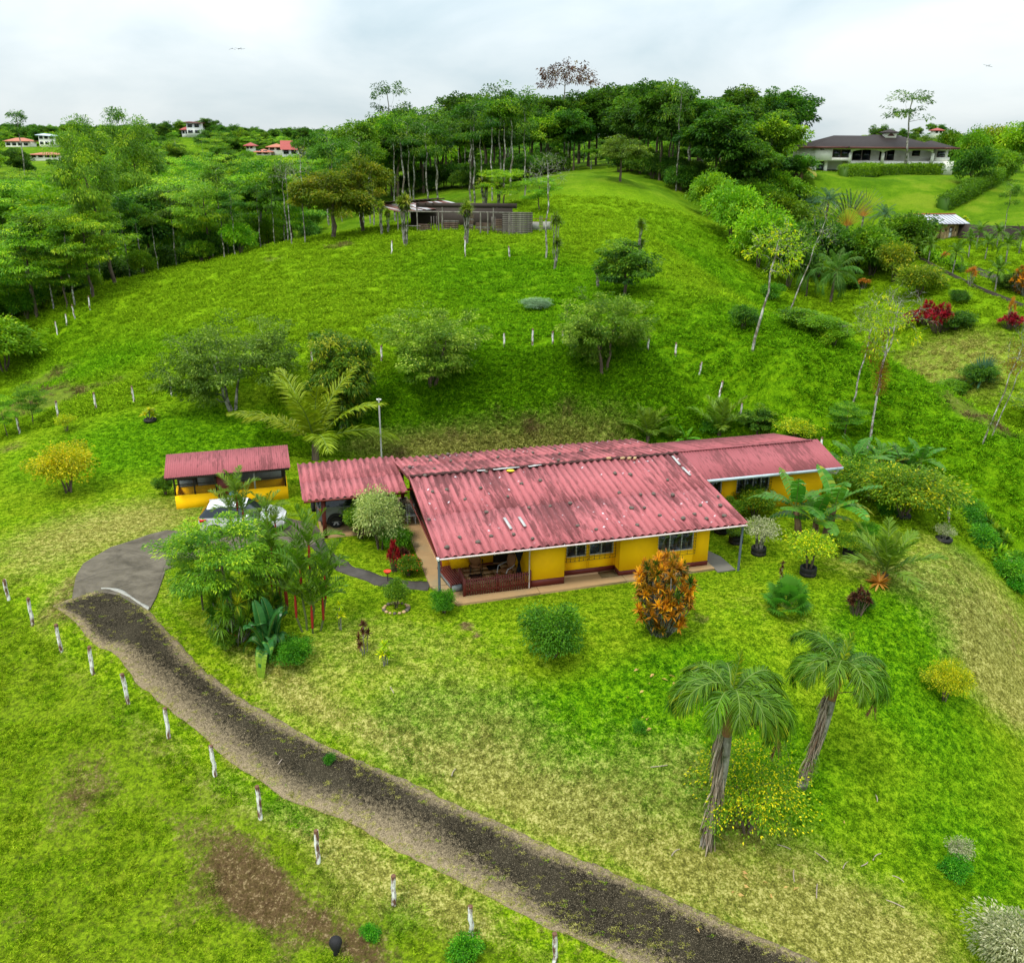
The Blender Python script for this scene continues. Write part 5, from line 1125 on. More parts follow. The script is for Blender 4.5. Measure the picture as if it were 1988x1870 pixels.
L_light = leafmat('leaf_light', (0.065, 0.180, 0.005), (0.210, 0.400, 0.010), (0.38, 0.50, 0.014))
L_feath = leafmat('leaf_feathery', (0.042, 0.150, 0.006), (0.185, 0.370, 0.010), (0.36, 0.50, 0.014))
L_olive = leafmat('leaf_olive', (0.045, 0.088, 0.003), (0.150, 0.220, 0.006), (0.30, 0.28, 0.012))
L_grey = leafmat('leaf_greygreen', (0.035, 0.080, 0.006), (0.115, 0.195, 0.018), (0.22, 0.30, 0.04))
L_bank = leafmat('leaf_bank', (0.050, 0.115, 0.006), (0.155, 0.250, 0.014), (0.32, 0.40, 0.05))
L_yel = leafmat('leaf_yellow', (0.13, 0.21, 0.003), (0.52, 0.52, 0.005), (0.70, 0.58, 0.010), objvar=.08)
L_yg = leafmat('leaf_yellowgreen', (0.105, 0.210, 0.004), (0.34, 0.46, 0.008), (0.75, 0.64, 0.010), objvar=.08)
L_yg2 = leafmat('leaf_green_with_yellow', (0.06, 0.17, 0.004), (0.22, 0.37, 0.008), (0.80, 0.68, 0.010), objvar=.05)
L_bright = leafmat('leaf_bright', (0.022, 0.125, 0.004), (0.100, 0.320, 0.008), (0.20, 0.42, 0.02))
L_croton = leafmat('leaf_croton', (0.030, 0.075, 0.006), (0.50, 0.165, 0.010), (0.72, 0.34, 0.012), objvar=.05)
L_red = leafmat('leaf_crimson', (0.10, 0.006, 0.010), (0.40, 0.012, 0.022), (0.16, 0.06, 0.02), objvar=.08)
L_maroon = leafmat('leaf_maroon', (0.030, 0.012, 0.008), (0.13, 0.045, 0.022), (0.22, 0.16, 0.05), objvar=.08)
L_cream = leafmat('leaf_cream', (0.13, 0.17, 0.07), (0.46, 0.46, 0.26), (0.62, 0.60, 0.42), objvar=.05)
L_varieg = leafmat('leaf_variegated', (0.12, 0.19, 0.05), (0.42, 0.48, 0.16), (0.60, 0.60, 0.25), objvar=.05)
L_palm = leafmat('leaf_palm', (0.022, 0.078, 0.003), (0.100, 0.205, 0.006), (0.40, 0.40, 0.014), 0.25, 0.4, objvar=.12)
L_palmy = leafmat('leaf_palm_yellowish', (0.045, 0.110, 0.008), (0.15, 0.24, 0.014), (0.42, 0.36, 0.02), 0.3, 0.4, objvar=.12)  # a yellower green than the plain palm leaf
L_coco = leafmat('leaf_coconut', (0.080, 0.150, 0.004), (0.25, 0.310, 0.010), (0.42, 0.42, 0.035), 0.3, 0.4, objvar=.1)
L_ban = leafmat('leaf_banana', (0.018, 0.085, 0.008), (0.075, 0.220, 0.014), (0.30, 0.27, 0.02), 0.3, 0.35, objvar=.1)
L_rust = leafmat('leaf_rust', (0.10, 0.045, 0.006), (0.28, 0.115, 0.010), (0.16, 0.13, 0.01), objvar=.1)
L_orange = leafmat('leaf_orange', (0.35, 0.13, 0.01), (0.55, 0.26, 0.05), (0.62, 0.42, 0.15), objvar=.1)
L_blue = leafmat('leaf_bluegreen', (0.020, 0.070, 0.038), (0.075, 0.155, 0.090), (0.18, 0.25, 0.12), objvar=.1)
L_flower = leafmat('petal_red', (0.5, 0.01, 0.01), (0.7, 0.02, 0.015), objvar=.02)
L_purple = leafmat('petal_violet', (0.20, 0.12, 0.40), (0.35, 0.25, 0.55), objvar=.02)

RG = np.random.default_rng(11)
def unit(a): return a/(np.linalg.norm(a, axis=-1, keepdims=True)+1e-9)
def leafq(mb, P, D, L, W, var, mat=0, droop=0.15, fold=0.18, rg=RG, upn=1.0):
    n = len(P); D = unit(D); r = rg.normal(size=(n, 3))*.55+np.array([0, 0, upn]); S = unit(np.cross(D, r)); Nn = np.cross(S, D)
    flip = Nn[:, 2:3] < 0; Nn = np.where(flip, -Nn, Nn)
    L = np.broadcast_to(L, (n,))[:, None]; W = np.broadcast_to(W, (n,))[:, None]
    tip = P+D*L; tip[:, 2] -= (L*droop)[:, 0]
    m = P+D*L*.45; a = m+S*W*.5+Nn*W*fold; b = m-S*W*.5+Nn*W*fold
    V = np.stack([P, a, tip, b], 1).reshape(-1, 3)
    F = np.arange(n*4).reshape(n, 4)
    mb.add(V, F, mat, np.repeat(np.broadcast_to(var, (n,)), 4))
def sphere_pts(n, rg, up=-1.0):
    v = unit(rg.normal(size=(n*3, 3))); v = v[v[:, 2] > up][:n]; return v
def limb(b, p0, p1, r0, r1, rg, seg=5, wob=.10, sag=0.0, n=5, mat=0):
    p0 = np.array(p0, float); p1 = np.array(p1, float); L = np.linalg.norm(p1-p0); t = np.linspace(0, 1, n)[:, None]
    P = p0+(p1-p0)*t; P[1:-1] += rg.normal(size=(n-2, 3))*L*wob*.5; P[:, 2] += (np.sin(t[:, 0]*PI)*L*sag)
    b.tube(P, np.linspace(r0, r1, n), seg, mat, cap=False); return P
PROTO = {}
def tree_proto(key, seed, H, tr, lobes, nclump, nleaf, clump_r, LL, LW, bark, leaf, stems=1, fork=.45, flat=.6, droop=.3, shell=.55, up=-.35, limbs=None, spread=.0, tipleaf=None, clean=True, twig=.012, outward=.7, sizevar=.3, extra=None, bares=0):
    """crown of leaf clumps spread through lobes, each clump carried by its own limb. Units: metres for a plant of height H"""
    rg = np.random.default_rng(seed); tb = MB(); cb = MB()
    cl = []
    vol = np.array([l[3]*l[4]*l[5] for l in lobes])**.66; vol /= vol.sum()
    for l, k in zip(lobes, np.maximum(1, np.round(vol*nclump).astype(int))):
        d = sphere_pts(k, rg, up); k = len(d); rr = shell+(1-shell)*rg.random(k)**.7
        cl.append(np.array(l[:3])+d*rr[:, None]*np.array(l[3:6])*(1+.10*rg.normal(size=(k, 1))))
    cl = np.concatenate(cl); cen = np.average([l[:3] for l in lobes], axis=0, weights=vol)
    # trunk(s)
    tops = []
    for s in range(stems):
        a = s*2*PI/max(1, stems)+rg.random(); off = (0.0 if stems == 1 else .12*H*.3)
        base = np.array([off*math.cos(a)*.5, off*math.sin(a)*.5, -.35]); tp = np.array([cen[0]*.8+spread*math.cos(a)*(stems > 1), cen[1]*.8+spread*math.sin(a)*(stems > 1), cen[2]+(.1*H if stems == 1 else 0)])
        P = limb(tb, base, tp, tr, tr*.35, rg, 8, .018, n=8); tops.append(P)
    nodes = []; rad = []
    for T_ in tops:
        k0 = max(1, int(fork*(len(T_)-1)))
        for q in range(k0, len(T_)): nodes.append(T_[q]); rad.append(tr*(1-.65*q/(len(T_)-1)))
    nl = limbs or min(len(cl), 40); sel = rg.permutation(len(cl))[:nl]
    sel = sel[np.argsort(np.linalg.norm(cl[sel]-cen, axis=1)*(.8+.4*rg.random(len(sel))))]
    for i in sel:
        NN = np.array(nodes); dz = cl[i][2]-NN[:, 2]; d = np.linalg.norm(cl[i]-NN, axis=1)
        j = int(np.argmin(d+np.where(dz < .25*d, 1.2*(.25*d-dz), 0))); r0 = max(twig, min(rad[j]*.62, tr*.45)); r1 = max(twig*.7, r0*.35)
        P = limb(tb, NN[j], cl[i], r0, r1, rg, 5 if r0 > .04 else 4, .13, .06, n=5)
        for q in (1, 2, 3, 4): nodes.append(P[q]); rad.append(r0+(r1-r0)*q/4)
    # leaves
    var = []
    for c in cl:
        k = int(nleaf*(1+sizevar*rg.normal())); k = max(6, k); cr = clump_r*(1+.25*rg.normal())
        q = rg.normal(size=(k, 3)); q = q/np.maximum(1, np.linalg.norm(q, axis=1))[:, None]*rg.random((k, 1))**.25
        q[:, 2] *= flat; P = c+q*cr
        out = unit(c-cen)*outward; D = q*1.2+out+rg.normal(size=(k, 3))*.45; D[:, 2] += -.1
        v = np.clip(.42+.24*rg.normal()+.16*rg.normal(size=k), 0, .92)
        v = np.where(rg.random(k) < (tipleaf or .02), 1.0, v)
        sz = LL*(.75+.5*rg.random(k)); leafq(cb, P, D, sz, sz*LW, v, 0, droop, rg=rg)
    parts = [('trunk', tb.mesh('trunk', bark, smooth=True)), ('crown', cb.mesh('crown', leaf))]
    w0 = max(l[0]+l[3] for l in lobes)-min(l[0]-l[3] for l in lobes)
    if bares: 
        tb2 = MB()
        for i in sel:
            for _ in range(bares):
                d = unit(rg.normal(size=3)+[0, 0, .5]+unit(cl[i]-cen)*.8)*clump_r*rg.uniform(1.2, 2.6); limb(tb2, cl[i], cl[i]+d, twig*.8, twig*.35, rg, 3, .2, .05, n=4)
        parts.append(('twigs', tb2.mesh('twigs', bark)))
    PROTO[key] = (parts, H, w0)
# ---- crowns
def lobes_round(rx, rz, cz, n=6, seed=0, sub=.55):
    rg = np.random.default_rng(seed); o = [(0, 0, cz, rx*.72, rx*.72, rz*.72)]
    for i in range(n):
        a = i*2*PI/n+rg.random(); e = rg.uniform(-.85, .9); o.append((math.cos(a)*rx*.5*math.cos(e), math.sin(a)*rx*.5*math.cos(e), cz+math.sin(e)*rz*.55, rx*sub*rg.uniform(.8, 1.1), rx*sub*rg.uniform(.8, 1.1), rz*sub*rg.uniform(.7, 1)))
    return o
for k in range(3):
    tree_proto(f'wood{k}', 30+k, 14, .22, lobes_round(4.6, 4.9, 8.7, 7, k), 95, 95, .98, .46, .5, BARKP if k == 1 else BARK, (L_dark, L_mid, L_dark)[k], fork=.45)
for k in range(2):
    tree_proto(f'feather{k}', 40+k, 12, .18, [(x_, y_, z_, r_, r_, .9) for x_, y_, z_, r_ in [(0, 0, 11, 2.6), (2.2, .5, 9.6, 2.6), (-2.4, .6, 9.4, 2.8), (.3, -2.4, 8.8, 2.8), (-.6, 2.4, 8.8, 2.8), (2.6, -1.8, 7.0, 2.4), (-2.8, -1.6, 6.6, 2.5), (2.0, 2.2, 6.2, 2.4), (0, -1.5, 5.2, 2.6), (-1.5, 1.5, 4.6, 2.4)]][k:], 135, 90, .95, .36, .30, BARK, (L_feath, L_light)[k], flat=.30, droop=.35, shell=.3, up=-.6, fork=.3, tipleaf=.05)
tree_proto('billow', 51, 17, .26, [(0, 0, 15, 3, 3, 2.3), (-2.4, .5, 12.6, 2.4, 2.4, 2.0), (2.5, -.3, 12.3, 2.4, 2.4, 2.1), (.4, -2.2, 11.4, 2.4, 2.2, 1.8), (-3.0, -.6, 9.6, 2.1, 2.1, 1.6), (2.8, .8, 9.2, 2.2, 2.2, 1.6), (-.4, 2.2, 10.5, 2.3, 2.3, 1.8), (0.2, -.5, 8.0, 1.8, 1.8, 1.3)], 100, 170, 1.05, .40, .26, BARK, L_olive if False else L_mid, droop=.4, shell=.75, up=-.2, fork=.35, tipleaf=.04)
tree_proto('slim0', 61, 15, .13, lobes_round(2.3, 2.4, 12.6, 4, 3), 34, 80, .85, .36, .42, BARKW, L_mid, fork=.7)
tree_proto('slim1', 62, 15, .12, [(0, 0, 13.4, 1.7, 1.7, 1.2), (.9, .5, 11.3, 1.6, 1.6, .9), (-1, -.3, 12.2, 1.5, 1.5, .9), (.2, -.9, 9.6, 1.2, 1.2, .7)], 30, 70, .75, .34, .40, BARKP, L_dark, fork=.6)
tree_proto('sparse0', 63, 16, .16, [(0, 0, 13.6, 3.2, 3.0, 2.0), (1.8, .8, 11.6, 2, 2, 1.3), (-2, 0, 11, 2, 2, 1.4)], 34, 34, .75, .38, .4, BARKP, L_dark, fork=.5, shell=.5)
tree_proto('sparse1', 64, 16, .16, [(0, 0, 14.2, 2.2, 2.0, 1.4), (1.2, .8, 12, 1.8, 1.8, 1.0), (-1.6, 0, 12.6, 1.6, 1.6, .9)], 26, 60, .62, .36, .4, BARKP, L_dark, fork=.55, shell=.4)
tree_proto('umbrella', 65, 20, .22, [(0, 0, 15.8, 5.6, 4.6, 3.8)], 120, 14, .62, .5, .38, BARKP, L_maroon, fork=.4, shell=.62, up=-.15, limbs=120, flat=.7)
tree_proto('round', 66, 9, .2, lobes_round(4.0, 2.9, 5.6, 7, 5), 90, 110, .85, .32, .45, BARK, L_grey, fork=.3)
tree_proto('olive', 67, 9, .22, lobes_round(3.7, 3.3, 5.6, 8, 6), 110, 120, .80, .30, .40, BARK, L_olive, fork=.25, up=-.7, tipleaf=.08)
tree_proto('dense', 68, 6, .14, lobes_round(2.4, 2.7, 3.1, 8, 7), 70, 110, .55, .24, .5, BARK, L_dark, fork=.2, up=-.7)
# the airy trees on the bank: many thin limbs, small leaves
tree_proto('airy0', 70, 7, .10, [(0, 0, 4.3, 3.9, 3.2, 2.5), (-2.2, .4, 2.9, 1.9, 1.8, 1.6), (2.4, .4, 3.8, 1.8, 1.6, 1.6), (-1.6, -.2, 1.7, 1.4, 1.2, 1.0)], 240, 80, .46, .17, .45, BARKP, L_grey, stems=3, spread=1.1, fork=.25, shell=.25, up=-.9, limbs=150, twig=.007, tipleaf=.06)
tree_proto('airy1', 71, 7, .11, [(0, 0, 4.4, 3.0, 2.8, 2.2), (-1.4, -.5, 2.8, 1.8, 1.7, 1.6), (1.5, 0, 3.0, 1.7, 1.7, 1.6), (.2, -.8, 1.9, 1.4, 1.2, .9)], 220, 80, .44, .17, .45, BARK, L_bank, stems=3, spread=.8, fork=.2, shell=.2, up=-.9, limbs=150, twig=.010, tipleaf=.07)
tree_proto('column', 72, 6, .10, [(0, 0, 4.6, 1.5, 1.5, 1.3), (-.4, 0, 3.4, 1.7, 1.6, 1.3), (.4, 0, 2.7, 1.6, 1.6, 1.2), (0, 0, 1.5, 1.2, 1.2, .9)], 170, 110, .42, .26, .32, BARKP, leafmat('leaf_mango', (0.045, 0.115, 0.006), (0.13, 0.21, 0.010), (0.36, 0.36, 0.02)), stems=3, spread=.3, fork=.2, shell=.45, up=-.8, limbs=50, droop=.45, tipleaf=.12)
# dead or nearly leafless trees
tree_proto('bare0', 73, 12, .13, [(0.6, 0, 8.6, 2.6, 2.2, 2.8), (1.0, 0, 11, 1.4, 1.2, 1.2)], 34, 5, .5, .22, .4, BARKW, L_yg, fork=.5, shell=.45, limbs=34, twig=.013, bares=3)
tree_proto('bare1', 74, 12, .12, [(0, 0, 8.8, 3.2, 2.6, 2.8)], 46, 8, .45, .20, .4, BARKW, L_grey, fork=.5, shell=.35, limbs=46, twig=.012, bares=3)
tree_proto('sparsey', 75, 12, .13, [(.3, 0, 9.2, 2.4, 2.2, 2.6), (1.2, 0, 7.4, 1.2, 1.2, 1.2)], 46, 34, .55, .24, .45, BARKW, L_yg, fork=.5, shell=.35, limbs=46, bares=2)
# shrubs
def shrub(key, seed, w, h, n, nl, LL, leaf, bark=BARK, LW=.5, low=.12, cr=None, shell=.5, tip=.03, stems=4, limbs=None, droop=.2, seedl=None, extra=None):
    lo = lobes_round(w*.5*.9, (h-low*h)*.5*.95, h*(.5+low*.5), 6, seed if seedl is None else seedl)
    tree_proto(key, seed, h, .018+h*.012, lo, n, nl, cr or w*.13, LL, LW, bark, leaf, stems=stems, spread=w*.12, fork=.1, shell=shell, up=-.75, limbs=limbs or min(n, 40), twig=.006, tipleaf=tip, droop=droop, flat=.8)
shrub('sh_green', 80, 2.6, 2.0, 120, 80, .10, L_bright, shell=.7)
shrub('sh_dark', 81, 2.0, 1.8, 90, 80, .10, L_mid, shell=.6)
shrub('sh_yellow', 82, 3.0, 2.4, 120, 60, .10, L_yel, shell=.45, tip=.15)
shrub('sh_lime', 83, 2.2, 1.7, 90, 55, .085, L_yg, shell=.45, tip=.12, low=.3)
shrub('sh_bigyel', 84, 4.2, 3.0, 300, 30, .080, L_yg2, shell=.2, tip=.16, low=.1, cr=.30, limbs=120)
shrub('sh_citrus', 85, 3.6, 2.6, 150, 75, .11, L_yg if False else leafmat('leaf_citrus', (0.045, 0.130, 0.004), (0.170, 0.290, 0.008), (0.55, 0.52, 0.012)), shell=.5, tip=.04, low=.2)
shrub('sh_cream', 86, 2.6, 1.9, 110, 70, .11, L_cream, shell=.6, LW=.35)
shrub('sh_dry', 87, 1.6, 1.5, 120, 16, .07, L_cream, bark=BARKP, shell=.4, low=.3, limbs=120, stems=6)
shrub('bush0', 88, 5, 4, 90, 90, .24, L_mid, shell=.55)
shrub('bush1', 89, 5, 4.4, 90, 90, .24, L_light, shell=.55)
shrub('bush2', 90, 5, 3.6, 90, 90, .22, L_dark, shell=.6)
shrub('bushy', 91, 4, 3, 80, 70, .17, leafmat('leaf_goldbush', (0.07, 0.14, 0.006), (0.22, 0.28, 0.010), (0.52, 0.42, 0.015)), shell=.45)
shrub('fern', 92, 2, 1.0, 60, 60, .10, L_bright, shell=.5, low=0)
# ---- rosette plants
def rosette(mb, c, n, L, W, rg, e0=-.3, e1=1.35, mat=0, var=None, curl=.5, axis=None):
    az = rg.random(n)*2*PI; el = e0+(e1-e0)*rg.random(n)**.8; D = np.stack([np.cos(az)*np.cos(el), np.sin(az)*np.cos(el), np.sin(el)], 1)
    if axis is not None: D = unit(D+np.array(axis)*.5)
    S = unit(np.cross(D, [0, 0, 1.0])+rg.normal(size=(n, 3))*.08); Ln = L*(.7+.45*rg.random(n))[:, None]
    a = np.array(c)[None]+D*Ln*.02; m = np.array(c)+D*Ln*.5; t = np.array(c)+D*Ln; m[:, 2] -= curl*.10*Ln[:, 0]; t[:, 2] -= curl*.45*Ln[:, 0]*np.clip(np.cos(el), .2, 1)
    V = np.stack([a-S*W*.25, a+S*W*.25, m+S*W*.5, m-S*W*.5, t], 1); k = np.arange(n)*5
    v = np.clip(.45+.22*rg.normal(size=n), 0, 1) if var is None else np.broadcast_to(var, (n,))
    vv = np.repeat(v, 5)
    mb.add(V.reshape(-1, 3), np.stack([k, k+1, k+2, k+3], 1), mat, vv)
    k0 = np.stack([k+3, k+2, k+4], 1); mb.F3.append(k0+mb.n-n*5); mb.M3.append(np.full(n, mat))
def multi_rosette(key, seed, H, heads, n, L, W, leaf, bark=BARK, tr=.03, e0=-.3, extra=None, parts_extra=None, skirt=None):
    rg = np.random.default_rng(seed); tb = MB(); cb = MB(); sk = MB()
    for hx, hy, hz in heads:
        limb(tb, (hx*.25, hy*.25, -.2), (hx, hy, hz), tr, tr*.7, rg, 6, .03, n=6)
        rosette(cb, (hx, hy, hz), n, L, W, rg, e0, var=np.clip(.46+.30*rg.normal()+.13*rg.normal(size=n), 0, 1))
        if skirt: rosette(sk, (hx, hy, hz-.03), max(4, n//6), L*.7, W, rg, -1.5, -.9)
    parts = [('trunk', tb.mesh('trunk', bark, smooth=True)), ('crown', cb.mesh('crown', leaf))]
    if skirt: parts.append(('dead_leaves', sk.mesh('dead_leaves', skirt)))
    PROTO[key] = (parts, H, 2*max(abs(h[0]) for h in heads)+2*L*.8)
rg_ = np.random.default_rng(5)
def heads(n, rx, h0, h1, rg): return [(math.cos(a)*rx*r, math.sin(a)*rx*r, h0+(h1-h0)*(1-r*.7)*q) for a, r, q in zip(rg.random(n)*2*PI, rg.random(n)**.5, .6+.4*rg.random(n))]
def heads_ball(n, rx, z0, z1, rg):
    z = z0+(z1-z0)*rg.random(n)**.8; k = np.sqrt(np.clip(1-((z-(z0+z1)*.45)/((z1-z0)*.58))**2, .05, 1)); a = rg.random(n)*2*PI; r = rx*k*rg.random(n)**.3
    return [(math.cos(u)*v, math.sin(u)*v, w) for u, v, w in zip(a, r, z)]
multi_rosette('croton', 101, 2.3, heads_ball(170, 1.1, .25, 2.15, rg_), 26, .29, .065, L_croton, BARKP, .018)
multi_rosette('cordred', 102, 2.2, heads(60, 1.1, .4, 2.1, rg_), 22, .40, .09, L_red, BARK, .02)
multi_rosette('maroon', 103, 1.3, heads(26, .42, .25, 1.2, rg_), 24, .22, .05, L_maroon, BARK, .015)
multi_rosette('cordsmall', 104, 1.25, [(0, 0, 1.1), (.05, .03, .85), (.2, -.1, .6), (-.22, 0, .7), (.25, .1, .42)], 40, .28, .05, L_maroon, BARKP, .02, skirt=STRAWL)
multi_rosette('yelcrot', 105, 1.0, [(0, 0, .85), (.12, .05, .7), (-.1, .06, .55), (.05, -.1, .42)], 26, .26, .07, L_yg, BARKP, .02)
multi_rosette('dragon', 106, 2.6, heads(30, 1.3, .4, 2.5, rg_), 75, .66, .040, L_palm, BARKP, .035, -.6)
multi_rosette('dracaena', 107, 5, [(0, 0, 4.5), (.15, .1, 4.2), (-.2, .1, 4.0), (.2, -.15, 3.8), (-.1, -.2, 3.6), (.05, .2, 3.4), (.35, .1, 4.1), (-.35, -.1, 4.3), (.1, .35, 4.0), (-.1, -.35, 3.8)], 60, .72, .09, L_yg if False else leafmat('leaf_dracaena', (0.06, 0.12, 0.008), (0.20, 0.27, 0.02), (0.35, 0.36, 0.05)), BARKP, .045, -.7, skirt=STRAWL)
multi_rosette('dracaena2', 108, 5, [(0, 0, 4.6), (.1, .1, 4.3), (-.1, -.1, 4.1), (.3, .2, 4.2), (.35, 0, 2.5), (.15, .1, 2.3), (.3, .25, 2.2)], 60, .6, .08, L_varieg if False else PROTO['dracaena'][0][1][1].materials[0], BARKP, .04, -.7)
multi_rosette('agave', 109, .9, [(0, 0, .12)], 90, 1.0, .10, L_blue, BARK, .05, .05)
multi_rosette('orangetip', 110, 2.0, heads(9, .45, .6, 1.8, rg_), 45, .38, .05, L_orange, BARKP, .02)
multi_rosette('weed', 111, .4, heads(12, .25, .05, .3, rg_), 12, .22, .07, L_mid, BARK, .008)
# ---- palms
def frond(mb, base, az, e0, L, bend, nl, ll, lw, rg, droop=.5, stem=.02, mat=0, smat=1, vlo=.25, vhi=.7, ytip=0.0, twist=0.0, start=.15, fold=.25):
    n = 14; t = np.linspace(0, 1, n); el = e0-bend*t**1.25; ds = L/(n-1); P = [np.array(base, float)]
    for i in range(n-1): e = el[i]; P.append(P[-1]+ds*np.array([math.cos(az)*math.cos(e), math.sin(az)*math.cos(e), math.sin(e)]))
    P = np.array(P); mb.tube(P, np.linspace(stem, stem*.25, n), 4, smat, .5, cap=False)
    tt = np.repeat(np.linspace(start, 1, nl), 2); sg = np.tile([1.0, -1.0], nl); m = len(tt)
    pos = np.stack([np.interp(tt, t, P[:, i]) for i in range(3)], 1); e = e0-bend*tt**1.25
    T_ = np.stack([math.cos(az)*np.cos(e), math.sin(az)*np.cos(e), np.sin(e)], 1); Sd = np.array([-math.sin(az), math.cos(az), 0.0])
    up = np.cross(T_, Sd); up = np.where(up[:, 2:3] < 0, -up, up)
    ln = ll*np.sin(np.clip((tt-start)/(1-start)*.86+.12, 0, 1)*PI)**.6*(.85+.3*rg.random(m)); ln = np.maximum(ln, ll*.2)
    D = unit(Sd*sg[:, None]*(1.0-.55*tt[:, None])+T_*(.45+.55*tt[:, None])+up*fold+rg.normal(size=(m, 3))*.09)
    mid = pos+D*ln[:, None]*.5; tip = pos+D*ln[:, None]; mid[:, 2] -= droop*.13*ln; tip[:, 2] -= droop*.62*ln
    W = unit(T_+rg.normal(size=(m, 3))*.35)*lw*.5
    V = np.stack([pos-W*.5, pos+W*.5, mid+W, mid-W, tip], 1)
    v = np.clip(vlo+(vhi-vlo)*rg.random(m), 0, 1); k = np.arange(m)*5
    vv = np.stack([v, v, v, v, np.minimum(1, v+ytip*tt)], 1).ravel()
    mb.add(V.reshape(-1, 3), np.stack([k, k+1, k+2, k+3], 1), mat, vv); mb.F3.append(np.stack([k+3, k+2, k+4], 1)+mb.n-m*5); mb.M3.append(np.full(m, mat))
def frond_parts(specs, mats):
    """each frond a mesh of its own"""
    o = []
    for s in specs:
        b = MB(); frond(b, **s); o.append(('frond', b.mesh('frond', mats)))
    return o
M_rach = plain('frond_stem', (.11, .17, .025), .6, .3, .2)
def palm(key, seed, trunkH, tr, nf, L, bend, nl, ll, lw, leafm, bark, e_lo=.05, e_hi=1.45, droop=.5, curve=.15, swell=0.0, extra=None, ytip=.3, shaft=None, vhi=.7, fold=.25):
    rg = np.random.default_rng(seed); parts = []
    t = np.linspace(0, 1, 9); P = np.stack([curve*t**1.5*trunkH*.5, .3*curve*np.sin(t*3)*trunkH*.2, -.3+(trunkH+.3)*t], 1)
    b = MB(); rr = tr*(1.0+.35*(1-t)**4+swell*np.sin(t*PI)); b.tube(P, rr, 10, 0); parts.append(('trunk', b.mesh('trunk', bark, smooth=True)))
    top = P[-1].copy()
    if shaft: b = MB(); b.tube([top-[0, 0, .05], top+[0, 0, shaft[0]*.5], top+[0, 0, shaft[0]]], [tr*1.15, tr*1.25, tr*.6], 10); parts.append(('crownshaft', b.mesh('crownshaft', shaft[1], smooth=True))); top = top+np.array([0, 0, shaft[0]])
    sp = []
    for i in range(nf):
        f = i/(nf-1); e0 = e_lo+(e_hi-e_lo)*f**1.1
        sp.append(dict(base=top+np.array([0, 0, .05*f]), az=i*2.399+rg.normal()*.15, e0=e0, L=L*(.8+.3*rg.random())*(1-.25*f**3), bend=bend*(1-.6*f)*(.85+.3*rg.random()), nl=nl, ll=ll, lw=lw, rg=rg, droop=droop, ytip=ytip*rg.random(), stem=.012+.012*L/2, vlo=.15+.2*rg.random(), vhi=vhi, fold=fold))
    parts += frond_parts(sp, [leafm, M_rach])
    PROTO[key] = (parts, trunkH+L*.6, L*1.7)
palm('coco_young', 120, .55, .12, 11, 3.5, 1.25, 70, .80, .055, L_coco, BARK, .50, 1.5, .55, ytip=.2)
palm('palm_small', 121, .2, .07, 12, 1.35, .9, 36, .40, .045, L_palmy, BARK, .55, 1.5, .35)
palm('palm_mini', 122, 1.05, .07, 12, 1.6, 1.9, 34, .42, .05, L_palm, BARKP, .2, 1.3, .6, shaft=(.25, L_palm))
palm('palm_fluffy', 123, 2.6, .12, 16, 3.0, 2.0, 50, .8, .05, leafmat('leaf_fluffy', (.035, .12, .012), (.10, .22, .03), (.2, .28, .05)), BARK, -.2, 1.4, 1.1)
palm('palm_blue', 124, 3.4, .16, 18, 3.2, 1.9, 40, .8, .06, L_blue, BARK, 0, 1.4, .9)
